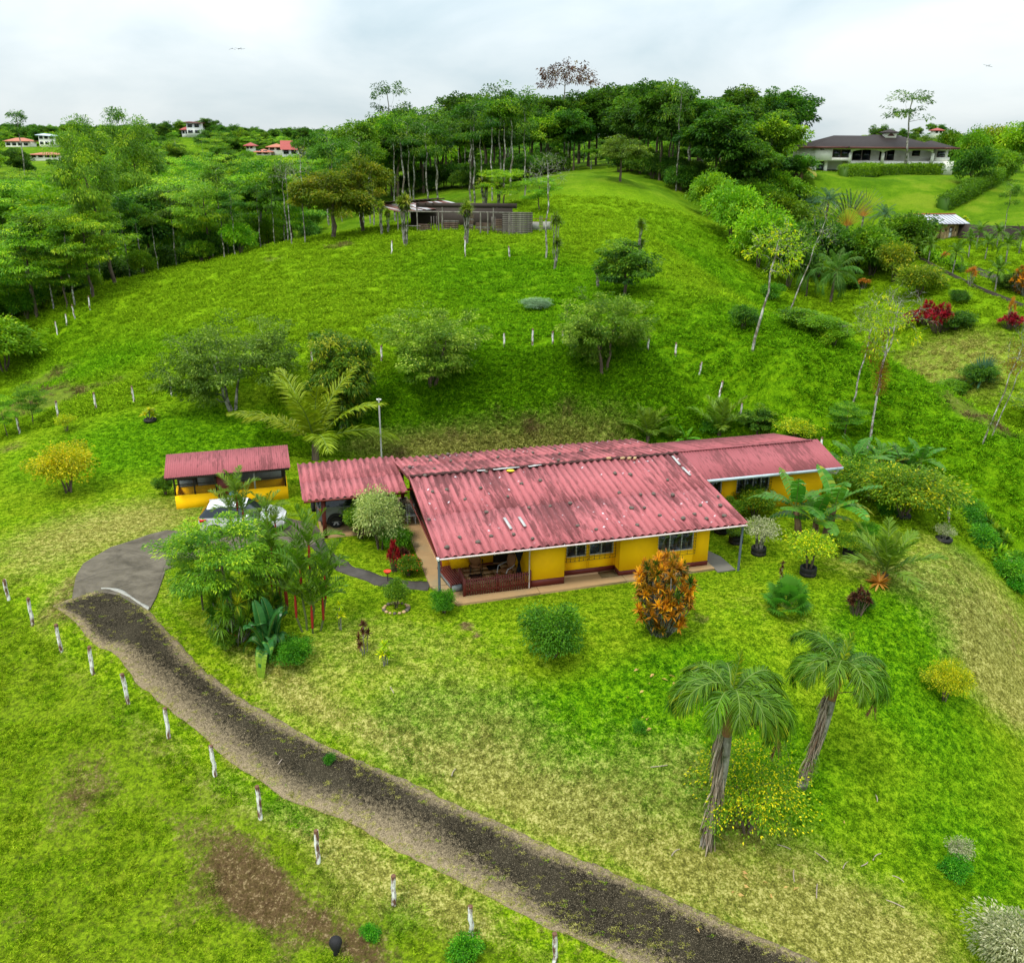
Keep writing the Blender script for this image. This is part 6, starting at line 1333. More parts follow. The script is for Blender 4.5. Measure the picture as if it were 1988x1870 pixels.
# ---- the two tall palms in front with skirts of dead fronds
def manila(key, seed, H, azs, deadside):
    rg = np.random.default_rng(seed); parts = []
    t = np.linspace(0, 1, 12); P = np.stack([.20*np.sin(t*2.2)*1.0, .06*np.sin(t*5), -.4+(H+.4)*t], 1)
    b = MB(); b.tube(P, .105+.07*(1-t)**3+.01*np.sin(t*60), 10); parts.append(('trunk', b.mesh('trunk', BARKP, smooth=True)))
    top = P[-1]; b = MB(); b.tube([top-[0, 0, .5], top-[0, 0, .1], top+[0, 0, .3], top+[0, 0, .55]], [.11, .13, .12, .06], 10); parts.append(('crownshaft', b.mesh('crownshaft', plain('brown_shaft', (.17, .085, .035), .7, .2, .4, 6), smooth=True)))
    top = top+np.array([0, 0, .45]); sp = []
    for i, az in enumerate(azs):
        f = (i % 5)/5.0; sp.append(dict(base=top, az=az, e0=.70+.5*f, L=1.75+.35*rg.random(), bend=2.85+.4*rg.random()-.5*f, nl=96, ll=.44, lw=.036, rg=rg, droop=.95, stem=.024, vlo=.10, vhi=.80, ytip=.55*rg.random(), start=.10, fold=.45))
    sp.append(dict(base=top, az=.4, e0=1.52, L=1.15, bend=.12, nl=44, ll=.24, lw=.035, rg=rg, droop=.05, stem=.015, vlo=.70, vhi=.88, ytip=.1, start=.2, fold=.1))
    for s in sp:      # a second rank of leaflets gives the plumose look
        b = MB(); frond(b, **s); s2 = dict(s); s2['fold'] = -.35; s2['nl'] = s['nl']//2; s2['stem'] = .004; frond(b, **s2); parts.append(('frond', b.mesh('frond', [L_palmy if s['vlo'] > .8 else L_palm, M_rach])))
    # hanging dead fronds, draped down one side of the trunk
    for j in range(7):
        z0_ = H-.15-j*.42; L_ = 1.0+.3*rg.random(); a = deadside+rg.normal()*.5; b = MB(); n = 90
        base = np.array([.20*math.sin((z0_/H)*2.2)+.10*math.cos(a), .10*math.sin(a), z0_])
        q = base+np.stack([rg.normal(size=n)*.05, rg.normal(size=n)*.05, -rg.random(n)*L_*.7], 1)
        D = np.stack([math.cos(a)*.10+rg.normal(size=n)*.10, math.sin(a)*.10+rg.normal(size=n)*.10, -np.ones(n)], 1)
        leafq(b, q, D, .35+.25*rg.random(n), .035, np.clip(.5+.25*rg.normal(size=n), 0, .92), 0, .2, rg=rg)
        parts.append(('dead_frond', b.mesh('dead_frond', STRAWL)))
    b = MB(); frond(b, top-np.array([0, 0, .25]), azs[0]+PI*.96, .15, 1.7, 2.2, 50, .42, .035, rg, .9, .02, 0, 0, .3, .9); parts.append(('dead_frond', b.mesh('dead_frond', [leafmat('brown_frond'+key, (.07, .03, .018), (.20, .09, .05), (.3, .12, .03), .1)])))
    # epiphytes on the lower trunk
    b = MB()
    for z in np.arange(.35, H*.36, .12): rosette(b, (.12+.03*rg.normal(), -.05, z), 16, .26, .03, rg, -.9, .8)
    parts.append(('epiphyte', b.mesh('epiphyte', L_palmy)))
    b = MB(); P2 = [top-[0, 0, .75], top+[.25, -.1, -.62], top+[.5, -.15, -.55]]; b.tube(P2, [.02, .015, .01], 5); rosette(b, P2[-1], 40, .18, .015, rg, -1.2, 1.2); parts.append(('old_inflorescence', b.mesh('old_inflorescence', BARK)))
    PROTO[key] = (parts, H+1.6, 4)
manila('manila0', 130, 3.6, [2.95, .25, 1.5, -1.2, 3.7, .9, -.5, 2.2, -2.1, 4.6, 5.5, 2.6, .55, -.9, 3.3], 3.4)
manila('manila1', 131, 3.5, [3.1, .0, 1.2, -1.5, 2.3, .6, -.6, 1.8, -2.5, 4.2, 2.7, .3, -1.0, 3.5], 3.6)
# ---- red-stemmed sealing-wax palms
def lipstick(key, seed, stems, leafm):
    rg = np.random.default_rng(seed); parts = []
    for (x, y, h) in stems:
        b = MB(); lean = (x*.25, y*.25); P = limb(b, (x*.55, y*.55, -.2), (x, y, h), .04, .035, rg, 7, .02, n=6); parts.append(('stem', b.mesh('stem', BARKP if False else plain('green_cane', (.10, .12, .04), .6), smooth=True)))
        b = MB(); b.tube([(x, y, h), (x+.01, y, h+.35), (x+.02, y, h+.75)], [.038, .05, .03], 8); parts.append(('crownshaft', b.mesh('crownshaft', BARKR, smooth=True)))
        for i in range(7):
            f = i/6; b = MB(); frond(b, (x+.02, y, h+.7), i*2.4+rg.random(), .55+.85*f, 1.25, 1.0*(1-.5*f), 26, .42, .045, rg, .35, .018, 0, 1, .2, .75, .2*rg.random(), fold=.5); parts.append(('frond', b.mesh('frond', [leafm, M_rach])))
    PROTO[key] = (parts, max(s[2] for s in stems)+1.9, 3)
lipstick('lipstick0', 140, [(.1, .1, 1.9), (-.25, .0, 1.2), (.4, -.2, .35), (-.5, -.1, .5), (.0, -.35, .2), (.55, .1, .9)], L_palm)
lipstick('lipstick1', 141, [(0, 0, 2.9), (.45, .1, 2.0), (-.4, .1, 2.3)], L_palmy)
# ---- bananas and other large-leaved plants
def bigleaf(mb, base, az, e0, L, bend, W, rg, mat=0, tears=True, var=.5, petiole=.18, stem=.02, smat=1, brown=0.0):
    n = 15; t = np.linspace(0, 1, n); el = e0-bend*t**1.3; ds = L/(n-1); P = [np.array(base, float)]
    for i in range(n-1): e = el[i]; P.append(P[-1]+ds*np.array([math.cos(az)*math.cos(e), math.sin(az)*math.cos(e), math.sin(e)]))
    P = np.array(P); mb.tube(P, np.linspace(stem, stem*.3, n), 4, smat, .6, cap=False)
    S = np.array([-math.sin(az), math.cos(az), 0]); s0 = int(petiole*n)
    for sg in (1, -1):
        dr = 0.0
        for i in range(s0, n-1):
            f0 = (i-s0)/(n-1-s0); f1 = (i+1-s0)/(n-1-s0); w0 = W*.5*math.sin(min(1, f0*.85+.12)*PI)**.55; w1 = W*.5*math.sin(min(1, f1*.85+.12)*PI)**.55 if i < n-2 else W*.04
            if tears and rg.random() < .45: dr = rg.uniform(0, .55)
            g = 0.02*L if tears and rg.random() < .5 else 0
            T_ = unit(P[i+1]-P[i]); up = np.cross(T_, S); up = up if up[2] > 0 else -up
            o0 = S*sg*w0*math.cos(dr)+up*w0*.28-np.array([0, 0, w0*math.sin(dr)]); o1 = S*sg*w1*math.cos(dr)+up*w1*.28-np.array([0, 0, w1*math.sin(dr)])
            a = P[i]+T_*g*.5; c = P[i+1]-T_*g*.5
            v = np.clip(var+.12*rg.normal()+brown*f0, 0, 1); mb.add([a, a+o0*.55, c+o1*.55, c], [[0, 1, 2, 3]], mat, v); mb.add([a+o0*.55, a+o0-[0, 0, .04], c+o1-[0, 0, .04], c+o1*.55], [[0, 1, 2, 3]], mat, min(1, v+brown*.3))
def banana(key, seed, stems, L, W, nl=8, leafm=None, tr=.13, bark=BARKP, e=(.35, 1.35), tears=True, bend=1.5):
    rg = np.random.default_rng(seed); parts = []; leafm = leafm or L_ban
    for x, y, h in stems:
        if h > .3:
            b = MB(); limb(b, (x*.6, y*.6, -.2), (x, y, h), tr*1.25, tr*.7, rg, 9, .03, n=7); parts.append(('stem', b.mesh('stem', bark, smooth=True)))
        for i in range(nl):
            f = i/(nl-1); b = MB(); bigleaf(b, (x, y, h), i*2.4+rg.random()*.5, e[0]+(e[1]-e[0])*f, L*(.8+.3*rg.random()), bend*(1.0-.55*f), W, rg, 0, tears, .3+.35*rg.random(), brown=.6 if i == 0 else 0); parts.append(('leaf', b.mesh('leaf', [leafm, M_rach])))
    PROTO[key] = (parts, max(s[2] for s in stems)+L*.7, 3.6)
M_bstem = barkmat('banana_stem', (.065, .035, .018), (.22, .14, .085), 7)
banana('banana0', 150, [(-.75, 0, 1.55), (-.1, -.25, 1.05), (.65, .2, 1.5)], 1.9, .52, 8, bark=M_bstem)
banana('banana1', 151, [(-.5, 0, 1.3), (.5, .1, 1.0), (0, .4, .7)], 2.0, .55, 7, bark=M_bstem)
banana('bigleaf', 152, [(0, 0, .12), (.45, .2, .1), (-.45, .1, .1)], 1.35, .62, 8, leafm=leafmat('leaf_bigdark', (.010, .060, .010), (.030, .130, .022), (.15, .27, .02), .2, .3, objvar=.05), e=(.35, 1.15), tears=False, bend=1.75)
banana('banana_tiny', 153, [(0, 0, .1)], 1.0, .3, 6, leafm=L_bright, e=(.3, 1.3), bend=1.0)
def traveller(key, seed):
    rg = np.random.default_rng(seed); parts = []; b = MB(); b.tube([(0, 0, -.3), (0, 0, 2.2)], [.2, .16], 9); parts.append(('trunk', b.mesh('trunk', BARKP, smooth=True)))
    m2 = leafmat('leaf_fan_base', (.30, .22, .03), (.55, .26, .04), (.6, .35, .08))
    for i in range(17):
        a = -1.25+2.5*i/16; b = MB(); L = 3.6; pet = np.array([math.sin(a)*1.9, .05*rg.normal(), 2.2+math.cos(a)*1.9]); b.tube([(0, 0, 2.1), pet*.5+np.array([0, 0, 1.05]), pet], [.05, .035, .025], 5, 1, .5)
        bigleaf(b, pet, 0 if a > 0 else PI, PI/2-abs(a), 2.2, .35, .5, rg, 0, True, .45, 0.02, .02)
        parts.append(('leaf', b.mesh('leaf', [L_blue if i % 3 else L_ban, m2])))
    PROTO[key] = (parts, 6.2, 7)
traveller('traveller', 155)
def fanpalm(key, seed, n, R_, leafm):
    rg = np.random.default_rng(seed); parts = []
    for i in range(n):
        f = i/(n-1); az = i*2.4; e0 = .15+1.2*f; L = .75*(.8+.4*rg.random()); b = MB()
        tip = np.array([math.cos(az)*math.cos(e0)*L, math.sin(az)*math.cos(e0)*L, .1+math.sin(e0)*L]); b.tube([(0, 0, .1), tip*.5+[0, 0, .06], tip], .012, 4, 1)
        T_ = unit(tip); S = np.array([-math.sin(az), math.cos(az), 0]); m = 22; th = np.linspace(-2.2, 2.2, m)
        D = unit(T_[None]*np.cos(th)[:, None]+S[None]*np.sin(th)[:, None]); Ln = R_*(.85+.2*rg.random(m))
        mid = tip+D*Ln[:, None]*.55; tp = tip+D*Ln[:, None]; tp[:, 2] -= .22*Ln; W = unit(np.cross(D, np.cross(T_, S)))*.042
        V = np.stack([np.repeat(tip[None], m, 0), mid+W, tp, mid-W], 1).reshape(-1, 3); b.add(V, np.arange(m*4).reshape(m, 4), 0, np.clip(.35+.3*rg.random()+.05*rg.normal(size=m*4), 0, .85)); parts.append(('fan', b.mesh('fan', [leafm, M_rach])))
    PROTO[key] = (parts, 1.5, 2.2)
fanpalm('fanpalm', 156, 22, .62, leafmat('leaf_fan', (.020, .11, .012), (.09, .26, .02), (.25, .36, .03), objvar=.05))
# pot and tyre
def pot_parts():
    b = MB(); b.lathe([(.28, 0), (.34, .05), (.345, .17), (.31, .2), (.34, .24), (.345, .38), (.30, .42), (.25, .40), (.25, .3), (0, .3)], 22); return b.mesh('pot', M_rubber, smooth=True)
POT = pot_parts()
b = MB(); a_ = np.linspace(0, 2*PI, 12, endpoint=False); b.lathe([(.30+.11*math.cos(u), .11+.11*math.sin(u)) for u in a_]+[(.41, .11)], 24); TYRE = b.mesh('tyre', M_rubber, smooth=True)
# ------------------------------------------------------------ planting
def top_height(P, py):
    lo, hi = 0.05, 60.0
    for _ in range(30):
        m = (lo+hi)/2
        if proj((P[0], P[1], P[2]+m))[1] > py: lo = m
        else: hi = m
    return lo
rp = random.Random(99)
def plant(key, name, px, py, ptop, lab, cat='tree', group=None, wpx=None, rz=None, tilt=0.0, taz=0.0, P=None, h=None, sxy=None, parts_skip=(), leafswap=None):
    parts, H0, W0 = PROTO[key]
    if P is None: P = at(px, py)
    if h is None: h = top_height(P, ptop)
    s = h/H0; zc = proj(P)[2]; w = s if wpx is None else (wpx*zc/FPX)/W0
    if sxy: w = s*sxy
    o = bpy.data.objects.new(name, None); C.objects.link(o); o.location = P
    rz = rp.uniform(0, 2*PI) if rz is None else rz
    o.rotation_euler = (Matrix.Rotation(taz, 3, 'Z')@Matrix.Rotation(tilt, 3, 'Y')@Matrix.Rotation(-taz+rz, 3, 'Z')).to_euler()
    o.scale = (w, w, s); label(o, lab, cat, group)
    for nm, me_ in parts:
        c = bpy.data.objects.new(nm, me_); C.objects.link(c); c.parent = o
    return o
# ------------------------------------------------------------ individual plants, from the house outwards
G = plant
G('croton', 'croton_bush', 1283, 1226, 1076, 'large orange and green croton bush in front of the right-hand windows', 'shrub', wpx=140)
G('sh_green', 'round_shrub', 1074, 1272, 1176, 'round bright green clipped shrub on the lawn below the house', 'shrub', wpx=124)
o = G('sh_green', 'shrub', 862, 1190, 1142, 'small bright green shrub at the foot of the blue-grey porch post', 'shrub', wpx=50)
G('sh_dark', 'rose_bush', 769, 1180, 1122, 'dark leafy rose bush inside a ring of stones by the curved path', 'shrub', wpx=48)
P = at(769, 1182); ring = thing('stone_ring', 'ring of pale stones round the rose bush', 'edging', P); rr = random.Random(2)
for i in range(16): a = i*PI/8; b = MB(); b.lathe([(0, -.03), (.07, -.02), (.08, .03), (.03, .07), (0, .07)], 7); b.obj('stone', M_sand if i % 3 else M_stone, ring, loc=(.5*math.cos(a), .45*math.sin(a), gz(P.x+.5*math.cos(a), P.y+.45*math.sin(a))-P.z+.02), rot=(0, 0, a), scale=(rr.uniform(.7, 1.3),)*3)
G('sh_cream', 'variegated_shrub', 738, 1066, 955, 'tall pale yellow variegated shrub between the carport and the side path', 'shrub', wpx=96).name = 'variegated_shrub'
for c in bpy.data.objects['variegated_shrub'].children:
    if c.name.startswith('crown'): c.data = c.data.copy(); c.data.materials[0] = L_varieg
G('sh_dark', 'shrub', 700, 1045, 968, 'dark green shrub in front of the silver car', 'shrub', wpx=66)
G('sh_dark', 'shrub', 672, 1022, 985, 'small loose shrub by the left front corner of the carport', 'shrub', wpx=36)
G('cordred', 'cordyline', 765, 1110, 1040, 'crimson cordyline in the bed beside the side path', 'shrub', wpx=34)
G('maroon', 'cordyline', 783, 1105, 1052, 'dark maroon cordyline beside the crimson one', 'shrub', wpx=40)
G('sh_green', 'shrub', 775, 1075, 1020, 'leafy green shrub rising behind the crimson cordyline', 'shrub', wpx=52)
o = G('sh_dark', 'flowering_shrub', 793, 1118, 1080, 'low green shrub with small red flowers at the corner of the side path', 'shrub', wpx=48)
b = MB(); q = sphere_pts(60, RG, -.1)*np.array([.95, .95, .85])+np.array([0, 0, .95]); leafq(b, q, q-[0, 0, .9], .11, .10, .6); b.obj('flowers', L_flower, o)
G('yelcrot', 'croton_sapling', 662, 1222, 1168, 'small yellow-green croton with a whitewashed stem left of the lawn', 'shrub', wpx=30)
G('cordsmall', 'cordyline', 708, 1268, 1206, 'brown-red cordyline with dry lower leaves on the left lawn', 'shrub', wpx=44)
G('yelcrot', 'croton_sapling', 748, 1292, 1246, 'low yellow and brown croton right of the brown-red cordyline', 'shrub', wpx=40)
# the clump by the driveway
G('feather0', 'feathery_tree', 448, 1215, 1004, 'feathery light green tree spreading over the concrete turning area', 'tree', wpx=225, rz=.6)
G('feather1', 'feathery_tree', 520, 1165, 1030, 'smaller feathery tree behind the red-stemmed palms', 'tree', wpx=110)
G('dragon', 'dracaena_clump', 455, 1245, 1110, 'clump of narrow-leaved dracaenas under the feathery tree', 'shrub', wpx=140)
G('dragon', 'dracaena_clump', 508, 1215, 1105, 'second dracaena clump next to the thin brown trunks', 'shrub', wpx=100)
G('lipstick0', 'red_stemmed_palm', 606, 1222, 985, 'red-stemmed palm clump at the right end of the planted bed', 'palm', rz=.3, sxy=.82)
G('lipstick0', 'red_stemmed_palm', 545, 1190, 1000, 'red-stemmed palm clump just behind the thin brown trunks', 'palm', rz=2.2, sxy=.8)
G('lipstick1', 'tall_palm_clump', 474, 1110, 908, 'tallest palm clump of the bed standing before the white car', 'palm', rz=1.2, sxy=.95)
G('lipstick1', 'tall_palm_clump', 530, 1120, 950, 'palm clump hiding the front of the white car', 'palm', rz=3.2, sxy=1.0)
G('feather0', 'feathery_tree', 395, 1185, 1030, 'lower feathery tree at the left end of the planted bed', 'tree', wpx=130, rz=2)
G('bigleaf', 'large_leaved_plant', 522, 1268, 1165, 'dark glossy large-leaved plant low in the planted bed', 'plant', wpx=128)
G('sh_green', 'shrub', 574, 1288, 1238, 'low bright green shrub at the lower tip of the planted bed', 'shrub', wpx=74)
o = G('sh_dark', 'shrub', 440, 1262, 1218, 'low dark shrub with a red bloom left of the large-leaved plant', 'shrub', wpx=56)
b = MB(); q = sphere_pts(5, RG, .0)*.75+np.array([0, -.2, 1.0]); leafq(b, q, q, .16, .14, .6); b.obj('flowers', L_flower, o)
# yard right of the house
G('sh_citrus', 'shrub', 1463, 1002, 944, 'leafy shrub against the yellow wall of the rear wing', 'shrub', wpx=86)
G('sh_dark', 'shrub', 1412, 1010, 965, 'dark shrub half hidden behind the right roof corner', 'shrub', wpx=50)
def potted(key, px, py, ptop, wpx, lab, plab, base='pot', sc_=1.0):
    P = at(px, py); p = link(base, POT if base == 'pot' else TYRE, None, P-Vector((0, 0, .03)), (0, 0, rp.uniform(0, 6)), (sc_,)*3)
    label(p, plab, 'plant pot' if base == 'pot' else 'tyre')
    return G(key, 'potted_shrub', px, py, ptop, lab, 'shrub', wpx=wpx, P=P+Vector((0, 0, .28*sc_ if base == 'pot' else .05)), h=max(.3, top_height(P, ptop)-.28*sc_))
potted('sh_dry', 1472, 1076, 1004, 70, 'dry beige twiggy bush in the black pot right of the roof corner', 'black pot holding the dry twiggy bush')
potted('sh_dark', 1428, 1054, 1018, 46, 'green bush in a black pot left of the dry twiggy bush', 'black pot under the green bush left of the dry one')
potted('sh_dark', 1400, 1034, 1008, 40, 'small dark bush in the black pot closest to the blue-grey corner post', 'black pot closest to the blue-grey corner post')
potted('sh_lime', 1568, 1116, 1034, 100, 'yellow-green bush in the stacked tyre pot below the banana plants', 'black tyre pot holding the brightest yellow-green bush', sc_=1.05)
potted('sh_citrus', 1650, 1078, 1036, 84, 'green and yellow bush in the dark pot right of the banana plants', 'dark pot right of the banana plants')
G('sh_green', 'shrub', 1680, 1046, 1014, 'compact deep green shrub behind the green and yellow potted bush', 'shrub', wpx=46)
potted('sh_citrus', 1752, 1004, 895, 178, 'broad citrus tree with yellowing leaves in a tyre near the lawn edge', 'tyre round the broad citrus tree', 'tyre')
G('sh_citrus', 'citrus_tree', 1688, 968, 892, 'dense citrus tree between the rear wing and the broad one', 'tree', wpx=140)
potted('sh_dry', 1832, 1050, 1010, 34, 'small twiggy plant in the tyre at the right lawn edge', 'tyre at the right lawn edge', 'tyre')
potted('yelcrot', 292, 818, 786, 40, 'sparse yellow seedling inside a tyre on the left slope', 'tyre lying on the left slope', 'tyre')
G('banana0', 'banana_plants', 1578, 1056, 925, 'clump of three brown-stemmed banana plants right of the house', 'banana', rz=0, sxy=1.15)
G('banana1', 'banana_plants', 1655, 938, 848, 'banana clump behind the end of the rear wing', 'banana', rz=1, sxy=1.0)
G('banana1', 'banana_plants', 1765, 925, 856, 'dark banana clump at the far right of the yard', 'banana', rz=2.5, sxy=1.2)
G('banana0', 'banana_plants', 1700, 912, 862, 'low banana clump between the two other rear clumps', 'banana', rz=4, sxy=1.3)
G('palm_small', 'young_palm', 1716, 1128, 1048, 'young palm with an orange base on the right lawn', 'palm', sxy=.95)
o = bpy.data.objects['young_palm']; b = MB(); rosette(b, (.15, -.25, .05), 60, .35, .05, RG, -.2, .9); b.obj('dead_leaves', L_orange, o)
G('fanpalm', 'fan_palm', 1527, 1188, 1108, 'low bright green fan palm right of the croton', 'palm', wpx=96)
G('maroon', 'cordyline', 1664, 1194, 1128, 'bushy dark maroon cordyline on the right lawn', 'shrub', wpx=56)
G('sh_green', 'shrub', 1680, 1186, 1158, 'small green shoots at the right of the maroon cordyline', 'shrub', wpx=34)
G('cordsmall', 'cordyline', 1516, 1124, 1090, 'slim yellow-brown cordyline just above the fan palm', 'shrub', wpx=20)
# the two palms and the yellow bush
G('manila0', 'skirted_palm', 1368, 1640, 1262, 'left of the two tall arching palms with skirts of dead fronds', 'palm', rz=0, tilt=R(1))
G('manila1', 'skirted_palm', 1554, 1528, 1222, 'right of the two tall arching palms with skirts of dead fronds', 'palm', rz=0, tilt=R(6))
G('sh_bigyel', 'yellow_flowering_bush', 1448, 1612, 1456, 'wide loose bush with yellow flowers between the two skirted palms', 'shrub', wpx=228)
G('sh_yellow', 'yellow_shrub', 1832, 1360, 1282, 'small yellow bush alone on the lower right lawn', 'shrub', wpx=84)
G('sh_dry', 'twiggy_sapling', 1858, 1672, 1630, 'half-fallen twiggy sapling on the bottom right lawn', 'sapling', wpx=50)
G('sh_cream', 'white_shrub', 1962, 1905, 1800, 'whitish leafy shrub cut by the bottom right corner', 'shrub', wpx=170)
# left yard and bank
G('sh_yellow', 'yellow_shrub', 134, 956, 856, 'bright yellow bush at the left of the upper lawn', 'shrub', wpx=122)
G('sh_lime', 'yellow_sapling', 130, 838, 804, 'small pale yellow sapling above the bright yellow bush', 'sapling', wpx=40)
G('sh_dark', 'shrub', 322, 960, 922, 'thin leaning sapling left of the shed', 'sapling', wpx=40)
G('coco_young', 'coconut_palm', 612, 893, 752, 'young coconut palm with long fronds behind the carport', 'palm', rz=.35, sxy=1.05)
G('airy0', 'spreading_tree', 452, 800, 612, 'wide grey-green spreading tree left of the young coconut palm', 'tree', wpx=285, rz=.2)
G('column', 'leafy_tree', 668, 832, 645, 'upright tree with glossy yellow-green leaves on the bank', 'tree', wpx=138)
G('airy1', 'spreading_tree', 840, 748, 578, 'airy tree on the bank above the house ridge', 'tree', wpx=225, rz=1.1)
G('airy1', 'spreading_tree', 1172, 722, 548, 'airy round-crowned tree on the grass terrace to the right', 'tree', wpx=200, rz=3.6)
t = thing('pole', 'thin grey metal pole standing behind the house', 'pole', at(741, 893)); b = MB(); h_ = top_height(t.location, 774); b.tube([(0, 0, -.3), (0, 0, h_)], .05, 8); b.obj('shaft', M_batten, t); b = MB(); b.box(-.14, .14, -.03, .03, h_-.12, h_-.02); b.obj('bracket', M_white, t)
G('palm_small', 'young_palm', 1257, 858, 804, 'young yellowish palm behind the joint of the two roofs', 'palm', sxy=.95)
G('palm_small', 'young_palm', 1396, 850, 788, 'darker young palm behind the rear wing', 'palm', sxy=.85)
G('banana_tiny', 'small_banana', 1330, 856, 830, 'small bright banana sprout behind the rear wing', 'banana')
G('sh_dark', 'shrub', 1300, 854, 826, 'thin shrub left of the small banana sprout', 'shrub', wpx=30)
G('dense', 'small_tree', 1470, 846, 786, 'dark leafy small tree by the last posts behind the rear wing', 'tree', wpx=66)
G('sh_lime', 'shrub', 1545, 856, 815, 'round yellow-green shrub behind the end of the rear wing', 'shrub', wpx=84)
G('feather0', 'small_tree', 1640, 846, 782, 'small dark feathery tree beside the slender lichen-covered trunk', 'tree', wpx=84)
G('fern', 'shrub', 1380, 838, 815, 'low shrub at the foot of the last fence posts', 'shrub', wpx=44)
# barn hill
G('olive', 'olive_tree', 650, 464, 322, 'rounded olive-green tree left of the barn, the nearer of two', 'tree', wpx=140)
G('olive', 'olive_tree', 704, 452, 294, 'taller olive-green tree touching it on the right', 'tree', wpx=105)
G('dracaena', 'dracaena_tree', 787, 478, 374, 'tufted dracaena before the left end of the barn', 'tree', wpx=44)
G('dracaena', 'dracaena_tree', 906, 474, 388, 'tufted dracaena before the middle of the barn', 'tree', wpx=40)
G('dracaena', 'dracaena_tree', 941, 405, 344, 'greyish tufted dracaena just behind the barn roof', 'tree', wpx=38)
G('dracaena', 'dracaena_tree', 968, 402, 352, 'darker tufted dracaena right behind the greyish one', 'tree', wpx=30)
G('dracaena2', 'dracaena_tree', 1076, 524, 412, 'two-tiered tufted dracaena right of the barn beside the pale bare trunk', 'tree', wpx=38)
G('dracaena', 'dracaena_tree', 741, 458, 388, 'left of two slim tufted dracaenas beside the olive-green trees', 'tree', wpx=24)
G('dracaena', 'dracaena_tree', 754, 452, 404, 'right and shorter of two slim tufted dracaenas beside the olive-green trees', 'tree', wpx=20)
G('bare1', 'bare_tree', 1060, 502, 282, 'pale nearly leafless tree right of the barn', 'tree', wpx=105)
G('feather1', 'feathery_tree', 978, 404, 318, 'bright green feathery tree behind the right half of the barn', 'tree', wpx=100)
G('feather1', 'feathery_tree', 1046, 412, 336, 'second bright green feathery tree beside the pale bare tree', 'tree', wpx=76)
G('round', 'round_tree', 1204, 352, 254, 'grey-green round-crowned tree alone on top of the pasture', 'tree', wpx=96)
G('slim0', 'small_tree', 1148, 330, 288, 'small white-trunked tree at the edge of the wood', 'tree', wpx=34)
G('dense', 'dark_tree', 1212, 574, 458, 'very dark dense round tree on the pasture slope', 'tree', wpx=116)
G('dracaena2', 'dracaena_tree', 1240, 520, 424, 'tall tufted dracaena rising out of the dark dense tree', 'tree', wpx=44)
G('dracaena', 'dracaena_tree', 1160, 560, 515, 'small tufted dracaena at the left side of the dark dense tree', 'tree', wpx=24)
P = at(1040, 596); o = G('sh_cream', 'pale_weed_patch', 1040, 600, 580, 'patch of pale blue-green broad weeds in the middle pasture', 'weeds', wpx=56)
for c in o.children:
    if c.name.startswith('crown'): c.data = c.data.copy(); c.data.materials[0] = leafmat('leaf_pale_weed', (.10, .2, .09), (.3, .45, .28), (.4, .5, .35))
# left wood, named trees
G('billow', 'billowy_tree', 224, 552, 240, 'left of the two tallest billowy trees at the left', 'tree', wpx=150, tilt=R(-8), taz=0)
G('billow', 'billowy_tree', 305, 526, 222, 'right and tallest of the two billowy trees at the left', 'tree', wpx=138, tilt=R(-5), taz=0, rz=2)
G('feather1', 'feathery_tree', 408, 506, 338, 'light green feathery tree right of the two billowy trees', 'tree', wpx=150)
G('feather0', 'feathery_tree', 345, 515, 365, 'mid-green feathery tree between the billowy trees and the light green one', 'tree', wpx=110)
G('feather1', 'feathery_tree', 180, 578, 385, 'light green feathery tree in front of the left billowy tree', 'tree', wpx=170)
G('feather0', 'feathery_tree', 72, 615, 432, 'broad feathery tree at the far left', 'tree', wpx=190)
G('feather1', 'feathery_tree', -20, 640, 450, 'feathery tree cut by the left border', 'tree', wpx=170)
G('feather0', 'feathery_tree', 130, 600, 470, 'lower feathery tree in front of the broad one', 'tree', wpx=120)
G('bush1', 'broadleaf_tree', 10, 720, 612, 'yellow-green broad-leaved tree cut by the left border', 'tree', wpx=140)
G('feather0', 'sapling', 66, 826, 746, 'feathery sapling with a leaning pale stem by the lower left fence', 'sapling', wpx=66)
G('feather0', 'sapling', 14, 850, 768, 'feathery sapling cut by the left border near the fence', 'sapling', wpx=60)
G('bare0', 'bare_tree', 592, 472, 284, 'right of two pale bare trees left of the olive-green trees', 'tree', wpx=56)
G('bare1', 'bare_tree', 566, 474, 300, 'left of two pale bare trees left of the olive-green trees', 'tree', wpx=70)
G('sparse1', 'skyline_tree', 0, 0, 0, 'tall broken-crowned tree standing out on the left skyline', 'tree', P=Vector((-130, 250, 5.5)), h=21, sxy=1.1)
# behind the barn
G('wood1', 'pale_stemmed_tree', 787, 380, 208, 'big spreading tree with pale forked stems behind the left end of the barn', 'tree', wpx=150)
G('umbrella', 'red_leaved_tree', 1094, 330, 116, 'tallest tree of the skyline with an open crown of reddish leaves', 'tree', wpx=118)
G('slim0', 'slim_tree', 956, 392, 185, 'tall twin-looking slim pale trunk rising behind the barn', 'tree', wpx=60)
G('sparse0', 'sparse_tree', 1312, 372, 156, 'tall open-crowned tree in the middle of the right skyline', 'tree', wpx=80)
G('sparse0', 'open_tree', 757, 360, 155, 'tall open-crowned tree at the left end of the wood behind the barn', 'tree', wpx=96)
